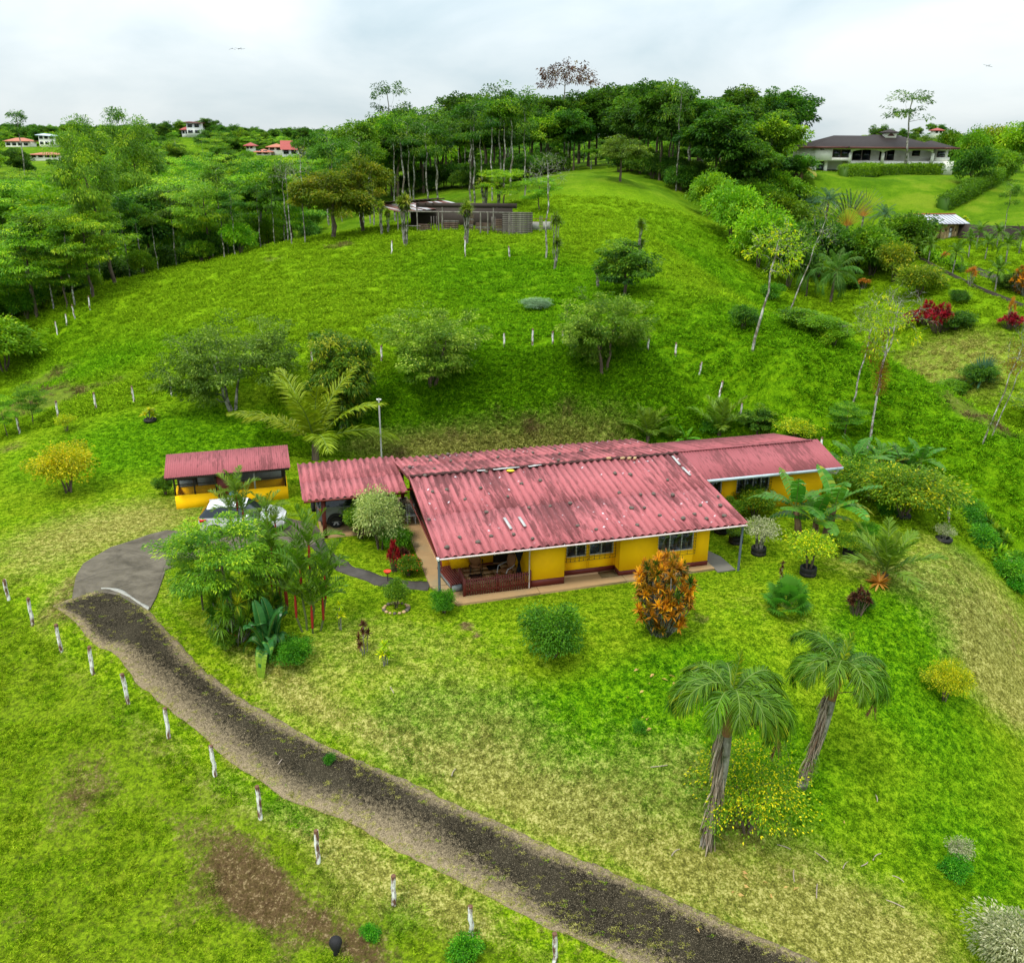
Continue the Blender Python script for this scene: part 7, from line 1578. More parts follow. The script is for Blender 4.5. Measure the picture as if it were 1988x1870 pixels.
# gully and garden on the right
G('sparsey', 'leaning_tree', 1461, 682, 418, 'pale leaning tree with thin yellowish foliage on the pasture ridge', 'tree', wpx=110, tilt=R(5))
G('bare0', 'leaning_bare_tree', 1534, 604, 385, 'white bare trunk leaning right beside the hedgerow', 'tree', wpx=60, tilt=R(15))
G('bare1', 'bare_tree', 1656, 782, 590, 'dark-trunked bare tree below the neighbouring garden', 'tree', wpx=100, tilt=R(6))
G('bare1', 'bare_tree', 1700, 770, 545, 'pale bare tree with spreading twigs left of the crimson bushes', 'tree', wpx=150, tilt=R(6))
def rustclump(px, py, s, Y, lab, lf=None):
    d = ray(px, py); t = Y/d[1]; P = Vector((float(d[0]*t), Y, float(CAMZ+d[2]*t)))
    return P
o = G('sparsey', 'slender_tree', 1684, 872, 560, 'slender lichen-covered tree with rust-coloured creeper behind the banana plants', 'tree', wpx=90, tilt=R(3))
for c in o.children:
    if c.name.startswith('crown'):
        b = MB(); rgx = np.random.default_rng(7)
        for cx, cy, cz, r_, n in ((.1, 0, 5.3, .75, 900), (.2, 0, 6.3, .55, 500), (1.6, 0, 6.9, .7, 420), (2.6, 0, 7.4, .7, 420), (.9, 0, 8.6, .3, 150)):
            q = rgx.normal(size=(n, 3))*np.array([.45, .45, .6])*r_; leafq(b, q+[cx, cy, cz], q+rgx.normal(size=(n, 3))*.3, .16, .05, np.clip(.45+.25*rgx.normal(size=n), 0, 1), rg=rgx)
        b.obj('creeper', L_rust, o)
o = G('bare0', 'twin_trunk_tree', 1908, 862, 630, 'white-barked tree with bromeliads on its leaning trunk at the right edge', 'tree', wpx=66, tilt=R(11))
b = MB(); rosette(b, (.0, 0, 2.1), 120, .9, .09, RG, -1, 1.2); b.obj('bromeliad', L_palmy, o)
b = MB(); q = RG.normal(size=(900, 3))*np.array([.7, .7, .9]); leafq(b, q+[0.2, 0, 8.8], q, .2, .07, np.clip(.5+.2*RG.normal(size=900), 0, 1)); b.obj('creeper', L_rust, o)
G('bare0', 'twin_trunk_tree', 1925, 850, 640, 'second white trunk leaning just right of the bromeliad tree', 'tree', wpx=50, tilt=R(12))
G('sparsey', 'rusty_tree', 1990, 840, 760, 'low rust-leaved tree cut by the right border', 'tree', wpx=90)
G('traveller', 'travellers_palm', 1640, 478, 366, 'fan-shaped palm with an orange heart in the middle of the gully trees', 'palm', wpx=100, rz=.2)
G('traveller', 'travellers_palm', 1672, 452, 362, 'taller fan-shaped palm behind the one with the orange heart', 'palm', wpx=70, rz=-.2)
G('palm_blue', 'blue_palm', 1600, 440, 366, 'blue-green drooping palm left of the fan-shaped palms', 'palm', wpx=72)
G('palm_blue', 'blue_palm', 1560, 452, 380, 'blue-green palm furthest left of the fan-shaped palms', 'palm', wpx=60)
G('palm_blue', 'blue_palm', 1712, 462, 398, 'blue-green palm right of the fan-shaped palms', 'palm', wpx=50)
G('palm_fluffy', 'fluffy_palm', 1612, 588, 486, 'soft bright green drooping palm by the hedgerow', 'palm', wpx=100)
G('palm_fluffy', 'fluffy_palm', 1565, 575, 500, 'smaller drooping palm left of the soft bright green one', 'palm', wpx=60)
G('bush2', 'broadleaf_tree', 1530, 560, 440, 'dark leafy tree behind the pale leaning tree', 'tree', wpx=90)
for px, py, tp, w_, k, lab in [(1585, 540, 420, 110, 'bush2', 'dark rounded tree left of the orange-hearted palm'), (1690, 538, 436, 110, 'bush0', 'dense green round tree right of the orange-hearted palm'), (1660, 530, 450, 80, 'bush2', 'dark tree filling the space under the fan-shaped palms'), (1755, 500, 412, 100, 'bush0', 'dark green tree hiding the left of the pale gatehouse roof'), (1735, 545, 468, 70, 'bushy', 'yellow-green bush in front of the gatehouse trees'), (1782, 575, 512, 90, 'bushy', 'golden bush on the neighbouring lawn'),
       (1470, 520, 400, 100, 'bush1', 'light green bush at the head of the gully'), (1420, 470, 355, 100, 'bush1', 'bright bush below the dark wood'), (1510, 480, 370, 110, 'bush0', 'green tree left of the blue-green palms'), (1375, 420, 330, 80, 'bush1', 'pale green bush at the pasture edge under the wood'), (1455, 440, 345, 90, 'bush0', 'mid-green bush behind the head of the gully'), (1500, 420, 330, 90, 'bush0', 'rounded bush above the gully left of the villa'), (1545, 420, 350, 80, 'bush1', 'light bush on the slope below the villa bananas'),
       (1560, 640, 600, 90, 'bush0', 'low bush at the left end of the hedgerow'), (1590, 655, 612, 80, 'bush1', 'low bush in the middle of the hedgerow'), (1618, 672, 632, 60, 'bush1', 'low bush at the right end of the hedgerow'), (1645, 560, 530, 70, 'bush0', 'low bush beside the soft palm'), (1442, 640, 590, 50, 'bush2', 'small dark bush at the pale leaning trunk'),
       (1900, 745, 705, 60, 'bush2', 'dark scrub below the neighbouring lawn'), (1850, 765, 738, 60, 'bush0', 'low green scrub below the neighbouring lawn'), (1860, 590, 562, 34, 'bush2', 'small dark green bush on the neighbouring lawn'), (1855, 640, 604, 60, 'bush2', 'grey-green bush right of the crimson bushes'), (1400, 395, 320, 90, 'bush0', 'leafy bush where the pasture meets the wood')]:
    G(k, 'bush', px, py, tp, lab, 'bush', wpx=w_)
G('cordred', 'crimson_bush', 1822, 646, 580, 'largest crimson bush on the neighbouring lawn', 'bush', wpx=70)
G('cordred', 'crimson_bush', 1798, 630, 576, 'crimson bush touching the left of the largest one', 'bush', wpx=50)
G('cordred', 'crimson_bush', 1765, 636, 598, 'dull crimson bush behind the bare twigs', 'bush', wpx=44)
G('cordred', 'crimson_bush', 1962, 640, 602, 'crimson bush at the right edge', 'bush', wpx=60)
G('orangetip', 'orange_tipped_plant', 1858, 632, 604, 'straw-coloured spiky plant right of the crimson bushes', 'plant', wpx=34)
G('orangetip', 'orange_tipped_plant', 1676, 562, 536, 'brownish spiky plant under the gully trees', 'plant', wpx=34)
G('orangetip', 'orange_tipped_plant', 1832, 516, 482, 'orange-tipped slender plant left of the small palm row', 'plant', wpx=22)
G('orangetip', 'orange_tipped_plant', 1882, 556, 508, 'orange-tipped slender plant in the small palm row', 'plant', wpx=30)
G('orangetip', 'orange_tipped_plant', 1852, 448, 430, 'small spiky plant beside the stone gatehouse', 'plant', wpx=20)
G('croton', 'orange_croton', 1985, 575, 515, 'orange croton cut by the right border', 'bush', wpx=60)
G('bush2', 'bush', 1958, 562, 530, 'dark bush at the foot of the orange croton', 'bush', wpx=50)
G('agave', 'agave', 1903, 748, 690, 'grey-green spiky agave below the neighbouring lawn', 'agave', wpx=60)
for i, (px, py, tp, w_, lab) in enumerate([(1772, 508, 462, 44, 'small arching palm just before the gatehouse door'), (1802, 512, 462, 44, 'small arching palm right of the gatehouse door'), (1848, 535, 474, 46, 'small arching palm at the start of the low wall'), (1932, 566, 508, 52, 'small arching palm alone on the lawn by the low wall'), (1880, 500, 452, 44, 'small arching palm behind the orange-tipped plants'), (1912, 505, 456, 40, 'small arching palm beyond the garden drive'), (1952, 512, 460, 48, 'small arching palm near the right border'), (1895, 478, 436, 50, 'arching palm in front of the dark slatted wall'), (1935, 482, 440, 50, 'arching palm at the right of the slatted wall'), (1978, 492, 444, 44, 'arching palm cut by the right border'), (1745, 515, 478, 40, 'small palm left of the gatehouse pillars')]):
    G('palm_mini', 'small_palm', px, py, tp, lab, 'palm', wpx=w_)
G('slim1', 'slender_palm_tree', 1945, 470, 350, 'slender open tree by the right hillside lawn', 'tree', wpx=40)
G('orangetip', 'bare_shrub', 1955, 640, 560, 'thin bare upright shrub near the right border', 'shrub', wpx=20)
G('yelcrot', 'yellow_flower_bush', 1872, 438, 420, 'small bush with yellow flowers above the slatted wall', 'bush', wpx=22)
# around the villa
G('sparse0', 'tall_tree', 1752, 340, 172, 'tall white-trunked tree standing before the villa', 'tree', wpx=120)
for px, py, tp, w_, k, lab in [(1840, 330, 250, 60, 'bush0', 'leafy tree at the right end of the villa'), (1878, 340, 246, 60, 'bush1', 'golden-green tree right of the villa'), (1920, 330, 240, 70, 'bushy', 'yellow-green tree right of the villa'), (1970, 335, 232, 80, 'bush1', 'bright tree at the right border above the lawn'), (1885, 360, 280, 70, 'bush2', 'dark tree between the villa hedge and the hillside hedge'), (1945, 352, 290, 60, 'bush0', 'green bush at the top of the hillside hedge'), (1545, 345, 300, 70, 'bush2', 'dark bush behind the villa bananas')]:
    G(k, 'garden_tree', px, py, tp, lab, 'tree', wpx=w_)
G('banana1', 'banana_plants', 1548, 352, 300, 'large banana clump at the left corner of the villa', 'banana', wpx=80)
G('banana1', 'banana_plants', 1520, 345, 304, 'banana clump at the edge of the wood left of the villa', 'banana', wpx=60)
def hedge(name, lab, pts, h, w, leafm, n_per=900, seed=1):
    rg = np.random.default_rng(seed); P = [at(*p) for p in pts]; b = MB(); o0 = P[0]; core = MB()
    for A_, B_ in zip(P[:-1], P[1:]):
        L = (B_-A_).length; n = int(n_per*L/3); t = rg.random(n); d = np.array(B_-A_)/L; nrm = np.array([-d[1], d[0], 0])
        u = rg.random(n)*2-1; top_ = rg.random(n) < .4; hh = np.where(top_, h, rg.random(n)*h); ww = np.where(top_, u*w/2, np.sign(u)*w/2*(1+.15*rg.normal(size=n)))
        hh = hh*(1+.12*vnoise(t*L, t*0, 1.5, seed))
        q = np.array(A_-o0)+d*(t*L)[:, None]+nrm*ww[:, None]+np.stack([0*t, 0*t, hh], 1)+rg.normal(size=(n, 3))*.12
        leafq(b, q, nrm*np.sign(ww)[:, None]*.6+[0, 0, .5]+rg.normal(size=(n, 3))*.6, .30, .16, np.clip(.45+.2*rg.normal(size=n), 0, 1), rg=rg)
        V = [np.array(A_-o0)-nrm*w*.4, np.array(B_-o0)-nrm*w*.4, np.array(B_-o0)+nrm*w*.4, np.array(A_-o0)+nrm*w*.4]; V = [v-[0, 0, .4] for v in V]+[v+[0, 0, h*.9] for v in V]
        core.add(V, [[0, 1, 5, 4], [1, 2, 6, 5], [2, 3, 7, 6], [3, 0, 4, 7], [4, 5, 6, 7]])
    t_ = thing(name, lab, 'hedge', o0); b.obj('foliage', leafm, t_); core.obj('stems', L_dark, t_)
hedge('hedge', 'long clipped green hedge below the villa verandah', [(1636, 343), (1700, 341), (1780, 340), (1872, 338)], 1.7, 1.8, L_light, 1000, 1)
hedge('hillside_hedge', 'thick hedge running down the hillside right of the villa lawn', [(1952, 338), (1915, 360), (1870, 388), (1828, 408)], 1.9, 2.2, L_mid, 1100, 2)
hedge('drive_hedge', 'low bright hedge along the wall of small palms', [(1782, 492), (1840, 516), (1868, 530)], .8, .8, L_light, 500, 3)
# ------------------------------------------------------------ fences
M_lpost = barkmat('whitewashed_post', (0.13, 0.065, 0.04), (0.70, 0.69, 0.66), 3.2)
for e_, p_ in zip([n for n in M_lpost.node_tree.nodes if n.type == 'VALTORGB'][0].color_ramp.elements, (.43, .52)): e_.position = p_
ORD = 'first second third fourth fifth sixth seventh eighth ninth tenth eleventh twelfth thirteenth fourteenth'.split()
def post_mesh(seed, r=.070, h=1.2):
    rg = np.random.default_rng(seed); b = MB(); n = 7; z = np.linspace(-.3, h, n)
    P = np.stack([.012*rg.normal(size=n), .012*rg.normal(size=n), z], 1); b.tube(P, r*(1+.08*rg.normal(size=n)), 7); b.add(np.array([P[-1]+[math.cos(a)*r*.9, math.sin(a)*r*.9, 0] for a in np.arange(6)*PI/3]+[P[-1]+[.01, 0, .06]]), [[i, (i+1) % 6, 6] for i in range(6)]); return b.mesh('fence_post', M_lpost)
PM = [post_mesh(i) for i in range(4)]
def fpost(px, py, ptop, lab, group, tilt=0.0, k=0):
    P = at(px, py); h = top_height(P, ptop) if ptop else 1.15
    o = link('fence_post', PM[k % 4], None, P, (0, tilt, rp.uniform(0, 6)), (1, 1, h/1.2)); label(o, lab, 'fence post', group); return P
tops = [1125, 1162, 1213, 1256, 1308, 1375, 1446, 1525, 1612, 1699, 1758, 1812]; FP = []
for i, ((px, py), tp) in enumerate(zip(FENCE1, tops)): FP.append(fpost(px, py, tp, f'{ORD[i]} whitewashed fence post along the driveway counting from the upper left', 'whitewashed posts along the driveway', rp.uniform(-.03, .03), i))
F2 = [(38, 842), (113, 812), (187, 796), (260, 783), (334, 770), (606, 712), (741, 702), (922, 680), (979, 674), (1034, 670), (1073, 670), (1093, 668), (1257, 682), (1311, 692)]
for i, (px, py) in enumerate(F2): fpost(px, py, py-rp.choice([26, 29, 31]) if i > 4 else py-33, f'{ORD[i]} weathered post of the pasture fence behind the house counting from the left', 'posts of the pasture fence behind the house', rp.uniform(-.05, .05), i)
for i, (px, py) in enumerate([(1358, 728), (1396, 770), (1437, 812), (1592, 885), (1958, 1114), (1842, 1016)]): fpost(px, py, py-[26, 30, 30, 34, 26, 40][i], ['weathered post leaning right on the shoulder of the bank', 'weathered post halfway down the right shoulder of the bank', 'weathered post lowest on the right shoulder of the bank', 'grey post between the rear wing and the banana plants', 'white leaning post alone at the right edge', 'wooden stake beside the tyre at the right lawn edge'][i], 'posts of the pasture fence behind the house' if i < 3 else None, R(10), i)
for i, (px, py, tp) in enumerate([(903, 500, 462), (601+3, 0, 0), (760, 497, 468), (990, 505, 478)]):
    if py: fpost(px, py, tp, ['leaning stake in the grass before the middle of the barn', '', 'thin stake in the grass left of the barn', 'thin stake in the grass right before the barn'][i], None, R(-6), i)
for i, (px, py, tp) in enumerate([(112, 650, 625), (130, 632, 610), (146, 620, 592), (175, 600, 575)]): fpost(px, py, tp, f'{ORD[i]} pale post along the foot of the left wood', 'pale posts at the foot of the left wood', R(-5), i)
# ------------------------------------------------------------ small things on the ground
P = at(653, 1850); t = thing('black_stump', 'small blackened stump on the lower left field', 'stump', P); b = MB(); b.lathe([(.0, -.05), (.09, -.05), (.08, .08), (.13, .2), (.17, .38), (.14, .5), (.06, .56), (0, .55)], 12)
V = np.concatenate(b.V); V[:, :2] *= (1+.2*vnoise(V[:, 0]*14, V[:, 2]*9, 1.0, 3))[:, None]; b.V = [V]; b.obj('stump', plain('char', (.012, .011, .012), .8, .3, .4, 9, .6), t, smooth=True)
rr = random.Random(31)
def litter(name, lab, spots, m, L, W, cat, group):
    for i, (px, py) in enumerate(spots):
        P = at(px, py); b = MB(); n = 5; t = np.linspace(-.5, .5, n); c = rr.uniform(-.3, .3)
        b.tube(np.stack([t*L, c*t*t*L, .02+.03*np.cos(t*PI)], 1), W, 4); label(b.obj(name, m, loc=P+Vector((0, 0, .01)), rot=(0, 0, rr.uniform(0, 6)), scale=(rr.uniform(.6, 1.2), 1, 1)), lab, cat, group)
litter('dry_stick', 'dry pale stick lying on the grass', [(1700, 1893-230), (1845, 1640), (1702, 1550), (1640, 1680), (1520, 1645), (1680, 1960-280), (1743, 1706), (1590, 1662), (1540, 1700), (1735, 1755), (1585, 1900-170), (1280, 1490), (1310, 1655), (880, 1500), (545, 1480), (760, 1340)], STRAWL, .55, .018, 'stick', 'dry sticks scattered on the lawn')
b = MB(); leafq(b, np.array([[0, 0, .03]]), np.array([[1.0, 0, .05]]), .22, .09, .9); LM = b.mesh('fallen_leaf', L_orange)
for i, (px, py) in enumerate([(1270, 1310), (1283, 1318), (1297, 1312), (1262, 1330), (1250, 1342), (1310, 1325), (1255, 1400), (1265, 1415), (1245, 1395), (1440, 1700), (1480, 1712), (1452, 1698), (1455, 1725), (1530, 1722), (1540, 1730), (1420, 1735), (1500, 1745), (1350, 1800), (1445, 1860-120), (1640, 1600), (1240, 1300), (1215, 1355)]):
    label(link('fallen_leaf', LM, None, at(px, py), (0, 0, rr.uniform(0, 6)), (rr.uniform(.7, 1.3),)*3), 'fallen yellow or orange leaf on the lawn', 'leaf', 'fallen leaves on the lawn')
for i, (px, py, s, lab) in enumerate([(905, 1862, 44, 'bright green weed tuft at the foot of the lowest fence posts'), (1240, 1420, 18, 'small weed tuft on the deep green lawn'), (720, 1822, 24, 'small leafy weed between the fence and the bare track'), (1850, 1700, 34, 'leafy sprout on the bottom right lawn'), (640, 1480, 16, 'weed growing at the driveway edge'), (1495, 580, 30, 'leafy weed clump on the far pasture slope'), (1720, 1000, 26, 'weed at the foot of the citrus trees')]):
    G('fern', 'weed', px, py, py-s, lab, 'weed', wpx=s*1.5)
# weeds on the bank at the right edge of the lawn
for i, (px, py, s) in enumerate([(1850, 1000, 34), (1880, 1025, 36), (1900, 1060, 36), (1925, 1085, 40), (1870, 990, 30), (1950, 1120, 36), (1910, 1030, 34), (1975, 1100, 30), (1830, 975, 26), (1940, 1050, 30), (1885, 1000, 28), (1975, 1150, 30)]):
    G('fern' if i % 3 else 'weed', 'bank_weed', px, py, py-s, 'leafy weed clump on the bank right of the lawn', 'weed', 'weeds on the bank right of the lawn', wpx=s*1.7)
# birds
def bird(px, py, D_, lab, fl, group):
    d = ray(px, py); d = d/np.linalg.norm(d); P = np.array([0, 0, CAMZ])+d*D_
    t = thing('bird', lab, 'bird', Vector(P), rp.uniform(-.5, .5), group); b = MB(); b.lathe([(0, -.28), (.06, -.2), (.09, 0), (.06, .18), (.035, .26), (0, .33)], 8); V = np.concatenate(b.V)[:, [0, 2, 1]]; b.V = [V]; b.obj('body', M_rubber, t, smooth=True)
    for sg in (-1, 1): b = MB(); V = [(0, .12, 0), (0, -.12, 0), (sg*.45, .1, .12*fl), (sg*.42, -.14, .12*fl), (sg*.9, -.1, .3*fl), (sg*.9, -.13, .3*fl)]; b.add(V, [[0, 1, 3, 2], [2, 3, 5, 4]]); o = b.obj('wing', M_rubber, t); md = o.modifiers.new('s', 'SOLIDIFY'); md.thickness = .03
for i, (px, py, lab) in enumerate([(451, 95, 'leftmost of three dark birds flying high at the left'), (463, 96, 'middle bird of the three flying high at the left'), (469, 96, 'rightmost of three dark birds flying high at the left'), (1916, 128, 'left bird of the pair flying high at the right'), (1920, 129, 'right bird of the pair flying high at the right')]):
    bird(px, py, 260, lab, [-1, 1, .4, .8, -.6][i], 'birds in the sky')
# ------------------------------------------------------------ woods: trees set out one by one
def inview(x, y, z, h, m=90):
    if y < 5: return False
    a = proj((x, y, z)); return -m < a[0] < 1988+m
edge = [wpt(*p) for p in [(20, 700), (75, 640), (150, 606), (215, 560), (300, 532), (400, 508), (480, 496), (560, 482), (620, 455), (690, 430)]]
EX = np.array([p[0] for p in edge]); EY = np.array([p[1] for p in edge])
hedge_pts = []
wood = []
rw = random.Random(4)
KIND = {'wood0': 'dark round-crowned tree', 'wood1': 'mid-green round-crowned tree with pale bark', 'wood2': 'deep green round-crowned tree', 'feather0': 'feathery mid-green tree', 'feather1': 'feathery light green tree', 'slim0': 'slim white-trunked tree', 'slim1': 'slim grey-trunked tree', 'bush1': 'low bushy light tree', 'bush0': 'low bushy green tree', 'sparse0': 'thin-crowned tree', 'sparse1': 'thin-crowned narrow tree', 'round': 'grey-green round tree'}
AREA = {'L': [(160, 'at the far left border'), (330, 'under the two billowy trees'), (480, 'behind the light green feathery tree'), (600, 'beside the pale bare trees'), (760, 'behind the olive-green trees'), (9999, 'behind the barn')],
        'H': [(800, 'behind the left end of the barn roof'), (900, 'behind the left half of the barn'), (1010, 'behind the right half of the barn'), (1130, 'below the red-leaved tree'), (1260, 'behind the lone grey-green round tree'), (1400, 'where the hilltop meets the gully'), (9999, 'between the gully and the villa')],
        'F': [(120, 'near the pale hipped-roof house'), (300, 'beyond the billowy trees'), (450, 'near the flat-roofed skyline house'), (620, 'near the red gabled house'), (9999, 'beyond the olive-green trees')],
        'V': [(1640, 'left of the villa roof'), (1860, 'behind the villa roof'), (9999, 'at the right end of the skyline')]}
def area(c, px, y):
    a = next(t for m_, t in AREA[c[0]] if px < m_)
    dep = {'L': (100, 125), 'H': (140, 165), 'F': (230, 280), 'V': (250, 290)}[c[0]]
    return a+(', front row' if y < dep[0] else ', middle rows' if y < dep[1] else ', rear rows')
def far_enough(x, y, d): return all((x-a)**2+(y-c)**2 > d*d for a, c, *_ in wood)
def try_add(x, y, d, kinds, h0, h1, lab, grp):
    z = gz(x, y)
    if inview(x, y, z, 10) and far_enough(x, y, d):
        wood.append((x, y)); k = rw.choice(kinds); hh_ = rw.uniform(h0, h1); pb = proj((x, y, z))[0]
        for hx, hy, hz in HOUSES:
            a_ = proj((hx, hy, hz)); ww_ = 14+2.6*FPX/y
            if y < hy and abs(a_[0]-pb) < ww_:
                while hh_ > 1.5 and proj((x, y, z+hh_))[1] < a_[1]-3: hh_ -= .5
        if hh_ < 2.5: return
        G(k, 'tree' if not k.startswith('slim') else 'slim_tree', 0, 0, 0, KIND[k]+' '+area(lab, pb, y), 'tree', grp, P=Vector((x, y, z)), h=hh_, sxy=rw.uniform(1.0, 1.35))
# rim of slim pale trunks along the left wood
for i in range(34):
    t = rw.random(); k = t*(len(edge)-1); j = min(int(k), len(edge)-2); f = k-j; x = EX[j]+(EX[j+1]-EX[j])*f; y = EY[j]+(EY[j+1]-EY[j])*f
    try_add(x-rw.uniform(0, 4), y+rw.uniform(1, 7), 1.6, ['slim0', 'slim1'], 6, 10, 'L', 'slim trees along the rim of the left wood')
for i in range(420):
    y = rw.uniform(70, 185); x = rw.uniform(-100, 6)
    ex = np.interp(y, EY, EX) if y < EY[-1] else EX[-1]+(y-EY[-1])*.25
    if y < 92 and x > np.interp(y, EY[::1], EX)-3: continue
    if x > (ex-4 if y < 105 else ex-2+0*y): continue
    hmax = 10 if y < 110 else 12.5
    try_add(x, y, 4.3, ['wood0', 'wood1', 'feather1', 'feather0', 'feather0', 'feather1', 'wood1', 'bush1'], 8, hmax+1.5, 'L', 'trees of the left wood')
# wood behind the barn
wp2 = [wpt(*p) for p in [(745, 398), (850, 372), (950, 366), (1030, 348), (1100, 332), (1240, 344), (1340, 396), (1420, 436), (1500, 420)]]
for i in range(34):
    x, y = rw.uniform(-26, 3), rw.uniform(116, 140); try_add(x, y, 3.2, ['slim0', 'slim1'], 11, 15, 'H', 'slim straight trees behind the barn')
for i in range(500):
    x, y = rw.uniform(-32, 85), rw.uniform(128, 250)
    lim = np.interp(x, [p[0] for p in wp2], [p[1] for p in wp2])
    if y < lim+1.5: continue
    if x > 62 and y > 150: continue
    near = y < lim+14
    h0, h1 = (12, 17) if x < 30 else (10, 15)
    px_ = proj((x, y, gz(x, y)))[0]
    if 1545 < px_ < 1900: continue
    try_add(x, y, 4.6 if near else 7.0, ['wood0', 'wood1', 'wood2', 'wood0', 'wood2', 'sparse0'] if not near else ['wood0', 'wood2', 'wood0', 'wood1'], h0, h1, 'H', 'trees of the hilltop wood')
# undergrowth that closes the woods: low bushes
for i in range(90):
    t = rw.random(); k = t*(len(edge)-1); j = min(int(k), len(edge)-2); f = k-j; x = EX[j]+(EX[j+1]-EX[j])*f; y = EY[j]+(EY[j+1]-EY[j])*f
    x -= rw.uniform(3, 18); y += rw.uniform(2, 14); z = gz(x, y)
    if inview(x, y, z, 5): G(rw.choice(['bush0', 'bush0', 'bush2', 'bush1']), 'undergrowth_bush', 0, 0, 0, 'low undergrowth bush '+area('L', proj((x, y, z))[0], y), 'bush', 'undergrowth of the left wood', P=Vector((x, y, z)), h=rw.uniform(2, 3.6))
for i in range(60):
    k = rw.random()*(len(wp2)-1); j = min(int(k), len(wp2)-2); f = k-j; x = wp2[j][0]+(wp2[j+1][0]-wp2[j][0])*f; y = wp2[j][1]+(wp2[j+1][1]-wp2[j][1])*f+rw.uniform(4, 14); z = gz(x, y)
    G('bush2', 'undergrowth_bush', 0, 0, 0, 'low dark undergrowth bush '+area('H', proj((x, y, z))[0], y), 'bush', 'undergrowth of the hilltop wood', P=Vector((x, y, z)), h=rw.uniform(3, 4.6))
# middle distance, both sides
for i in range(260):
    x, y = rw.uniform(-190, -15), rw.uniform(185, 330)
    try_add(x, y, 9.5, ['wood0', 'wood1', 'wood2', 'feather0', 'bush1', 'sparse0'], 8, 13, 'F', 'trees on the hills beyond the left wood')
for i in range(110):
    x, y = rw.uniform(60, 260), rw.uniform(205, 330)
    px_ = proj((x, y, gz(x, y)))[0]
    if 1545 < px_ < 1625 and y < 300: continue
    if y < 235 and px_ < 1870: continue
    try_add(x, y, 9, ['wood0', 'wood1', 'wood2', 'round', 'bush0', 'sparse0', 'sparse1'], 5, 9.5, 'V', 'trees on the hills behind the villa')
# ------------------------------------------------------------ ground cover by instances
def scatter(name, pts, cols, rots, scs, meshes, lab, cat, extra=None):
    """one object: points carrying the clump to use, its turn, its size and its colour channels"""
    me_ = bpy.data.meshes.new(name); me_.vertices.add(len(pts)); me_.vertices.foreach_set('co', pts.ravel())
    for nm, ty, arr, f in (('rot', 'FLOAT_VECTOR', rots, 'vector'), ('scl', 'FLOAT_VECTOR', scs, 'vector'), ('zone', 'FLOAT_COLOR', cols, 'color')):
        a = me_.attributes.new(nm, ty, 'POINT'); a.data.foreach_set(f, arr.astype(np.float32).ravel())
    me_.update(); o = link(name, me_); label(o, lab, cat, kind='stuff')
    g = bpy.data.node_groups.new(name, 'GeometryNodeTree'); g.interface.new_socket('Geometry', in_out='INPUT', socket_type='NodeSocketGeometry'); g.interface.new_socket('Geometry', in_out='OUTPUT', socket_type='NodeSocketGeometry')
    N = g.nodes; Lk = g.links; gi = N.new('NodeGroupInput'); go = N.new('NodeGroupOutput'); jn = N.new('GeometryNodeGeometryToInstance')
    mm = []
    gt = N.new('GeometryNodeGeometryToInstance')
    for m in meshes:
        ob = bpy.data.objects.new('tuft', m); oi = N.new('GeometryNodeObjectInfo'); oi.inputs['Object'].default_value = ob; oi.inputs['As Instance'].default_value = True; mm.append(oi)
    for oi in mm[::-1]: Lk.new(oi.outputs['Geometry'], gt.inputs[0])
    ip = N.new('GeometryNodeInstanceOnPoints'); ip.inputs['Pick Instance'].default_value = True
    Lk.new(gi.outputs[0], ip.inputs['Points']); 
    ji = N.new('GeometryNodeJoinGeometry')
    for oi in mm: Lk.new(oi.outputs['Geometry'], ji.inputs[0])
    Lk.new(ji.outputs[0], ip.inputs['Instance'])
    N.remove(jn); N.remove(gt)
    ri = N.new('FunctionNodeRandomValue'); ri.data_type = 'INT'; ri.inputs[4].default_value = 0; ri.inputs[5].default_value = len(mm)-1; Lk.new(ri.outputs[2], ip.inputs['Instance Index'])
    for nm, s_ in (('rot', 'Rotation'), ('scl', 'Scale')):
        na = N.new('GeometryNodeInputNamedAttribute'); na.data_type = 'FLOAT_VECTOR'; na.inputs[0].default_value = nm; Lk.new(na.outputs[0], ip.inputs[s_])
    Lk.new(ip.outputs[0], go.inputs[0]); md = o.modifiers.new('scatter', 'NODES'); md.node_group = g
    return o
def tuft_mat():
    m, nt = nmat('grass_blades'); T = NT(nt); pos = T.n('ShaderNodeNewGeometry').outputs['Position']
    zc = T.n('ShaderNodeAttribute', attribute_name='zone', attribute_type='INSTANCER').outputs['Color']
    c, n2, n3, n4 = dry_grass_nodes(T, pos, zc)
    v = T.n('ShaderNodeAttribute', attribute_name='v').outputs['Fac']
    hv = T.n('ShaderNodeHueSaturation', {'Saturation': 1.0, 'Value': T.math('MULTIPLY_ADD', v, 1.0, 0.85), 'Color': c}).outputs[0]
    T.finish(hv, 0.9, 0.04, trans=0.4); return m
M_tuft = tuft_mat()
def tuft(seed, n, r, h, w, lean=1.0):
    rg = np.random.default_rng(seed); b = MB(); a = rg.random(n)*2*PI; rr_ = r*rg.random(n)**.5; P = np.stack([np.cos(a)*rr_, np.sin(a)*rr_, -.01+0*a], 1)
    D = np.stack([rg.normal(size=n)*lean, rg.normal(size=n)*lean, np.ones(n)], 1); leafq(b, P, D, h*(.6+.8*rg.random(n)), w, rg.random(n), 0, .25, rg=rg); return b.mesh('tuft', M_tuft)
TS = [tuft(i, 46, .20, .065, .018, 1.3) for i in range(4)]
TR = [tuft(10+i, 44, .20, .16, .024, 1.1) for i in range(4)]
TB = [tuft(20+i, 40, .28, .24, .038, 1.2) for i in range(4)]
drive_poly = dL+dR[::-1]
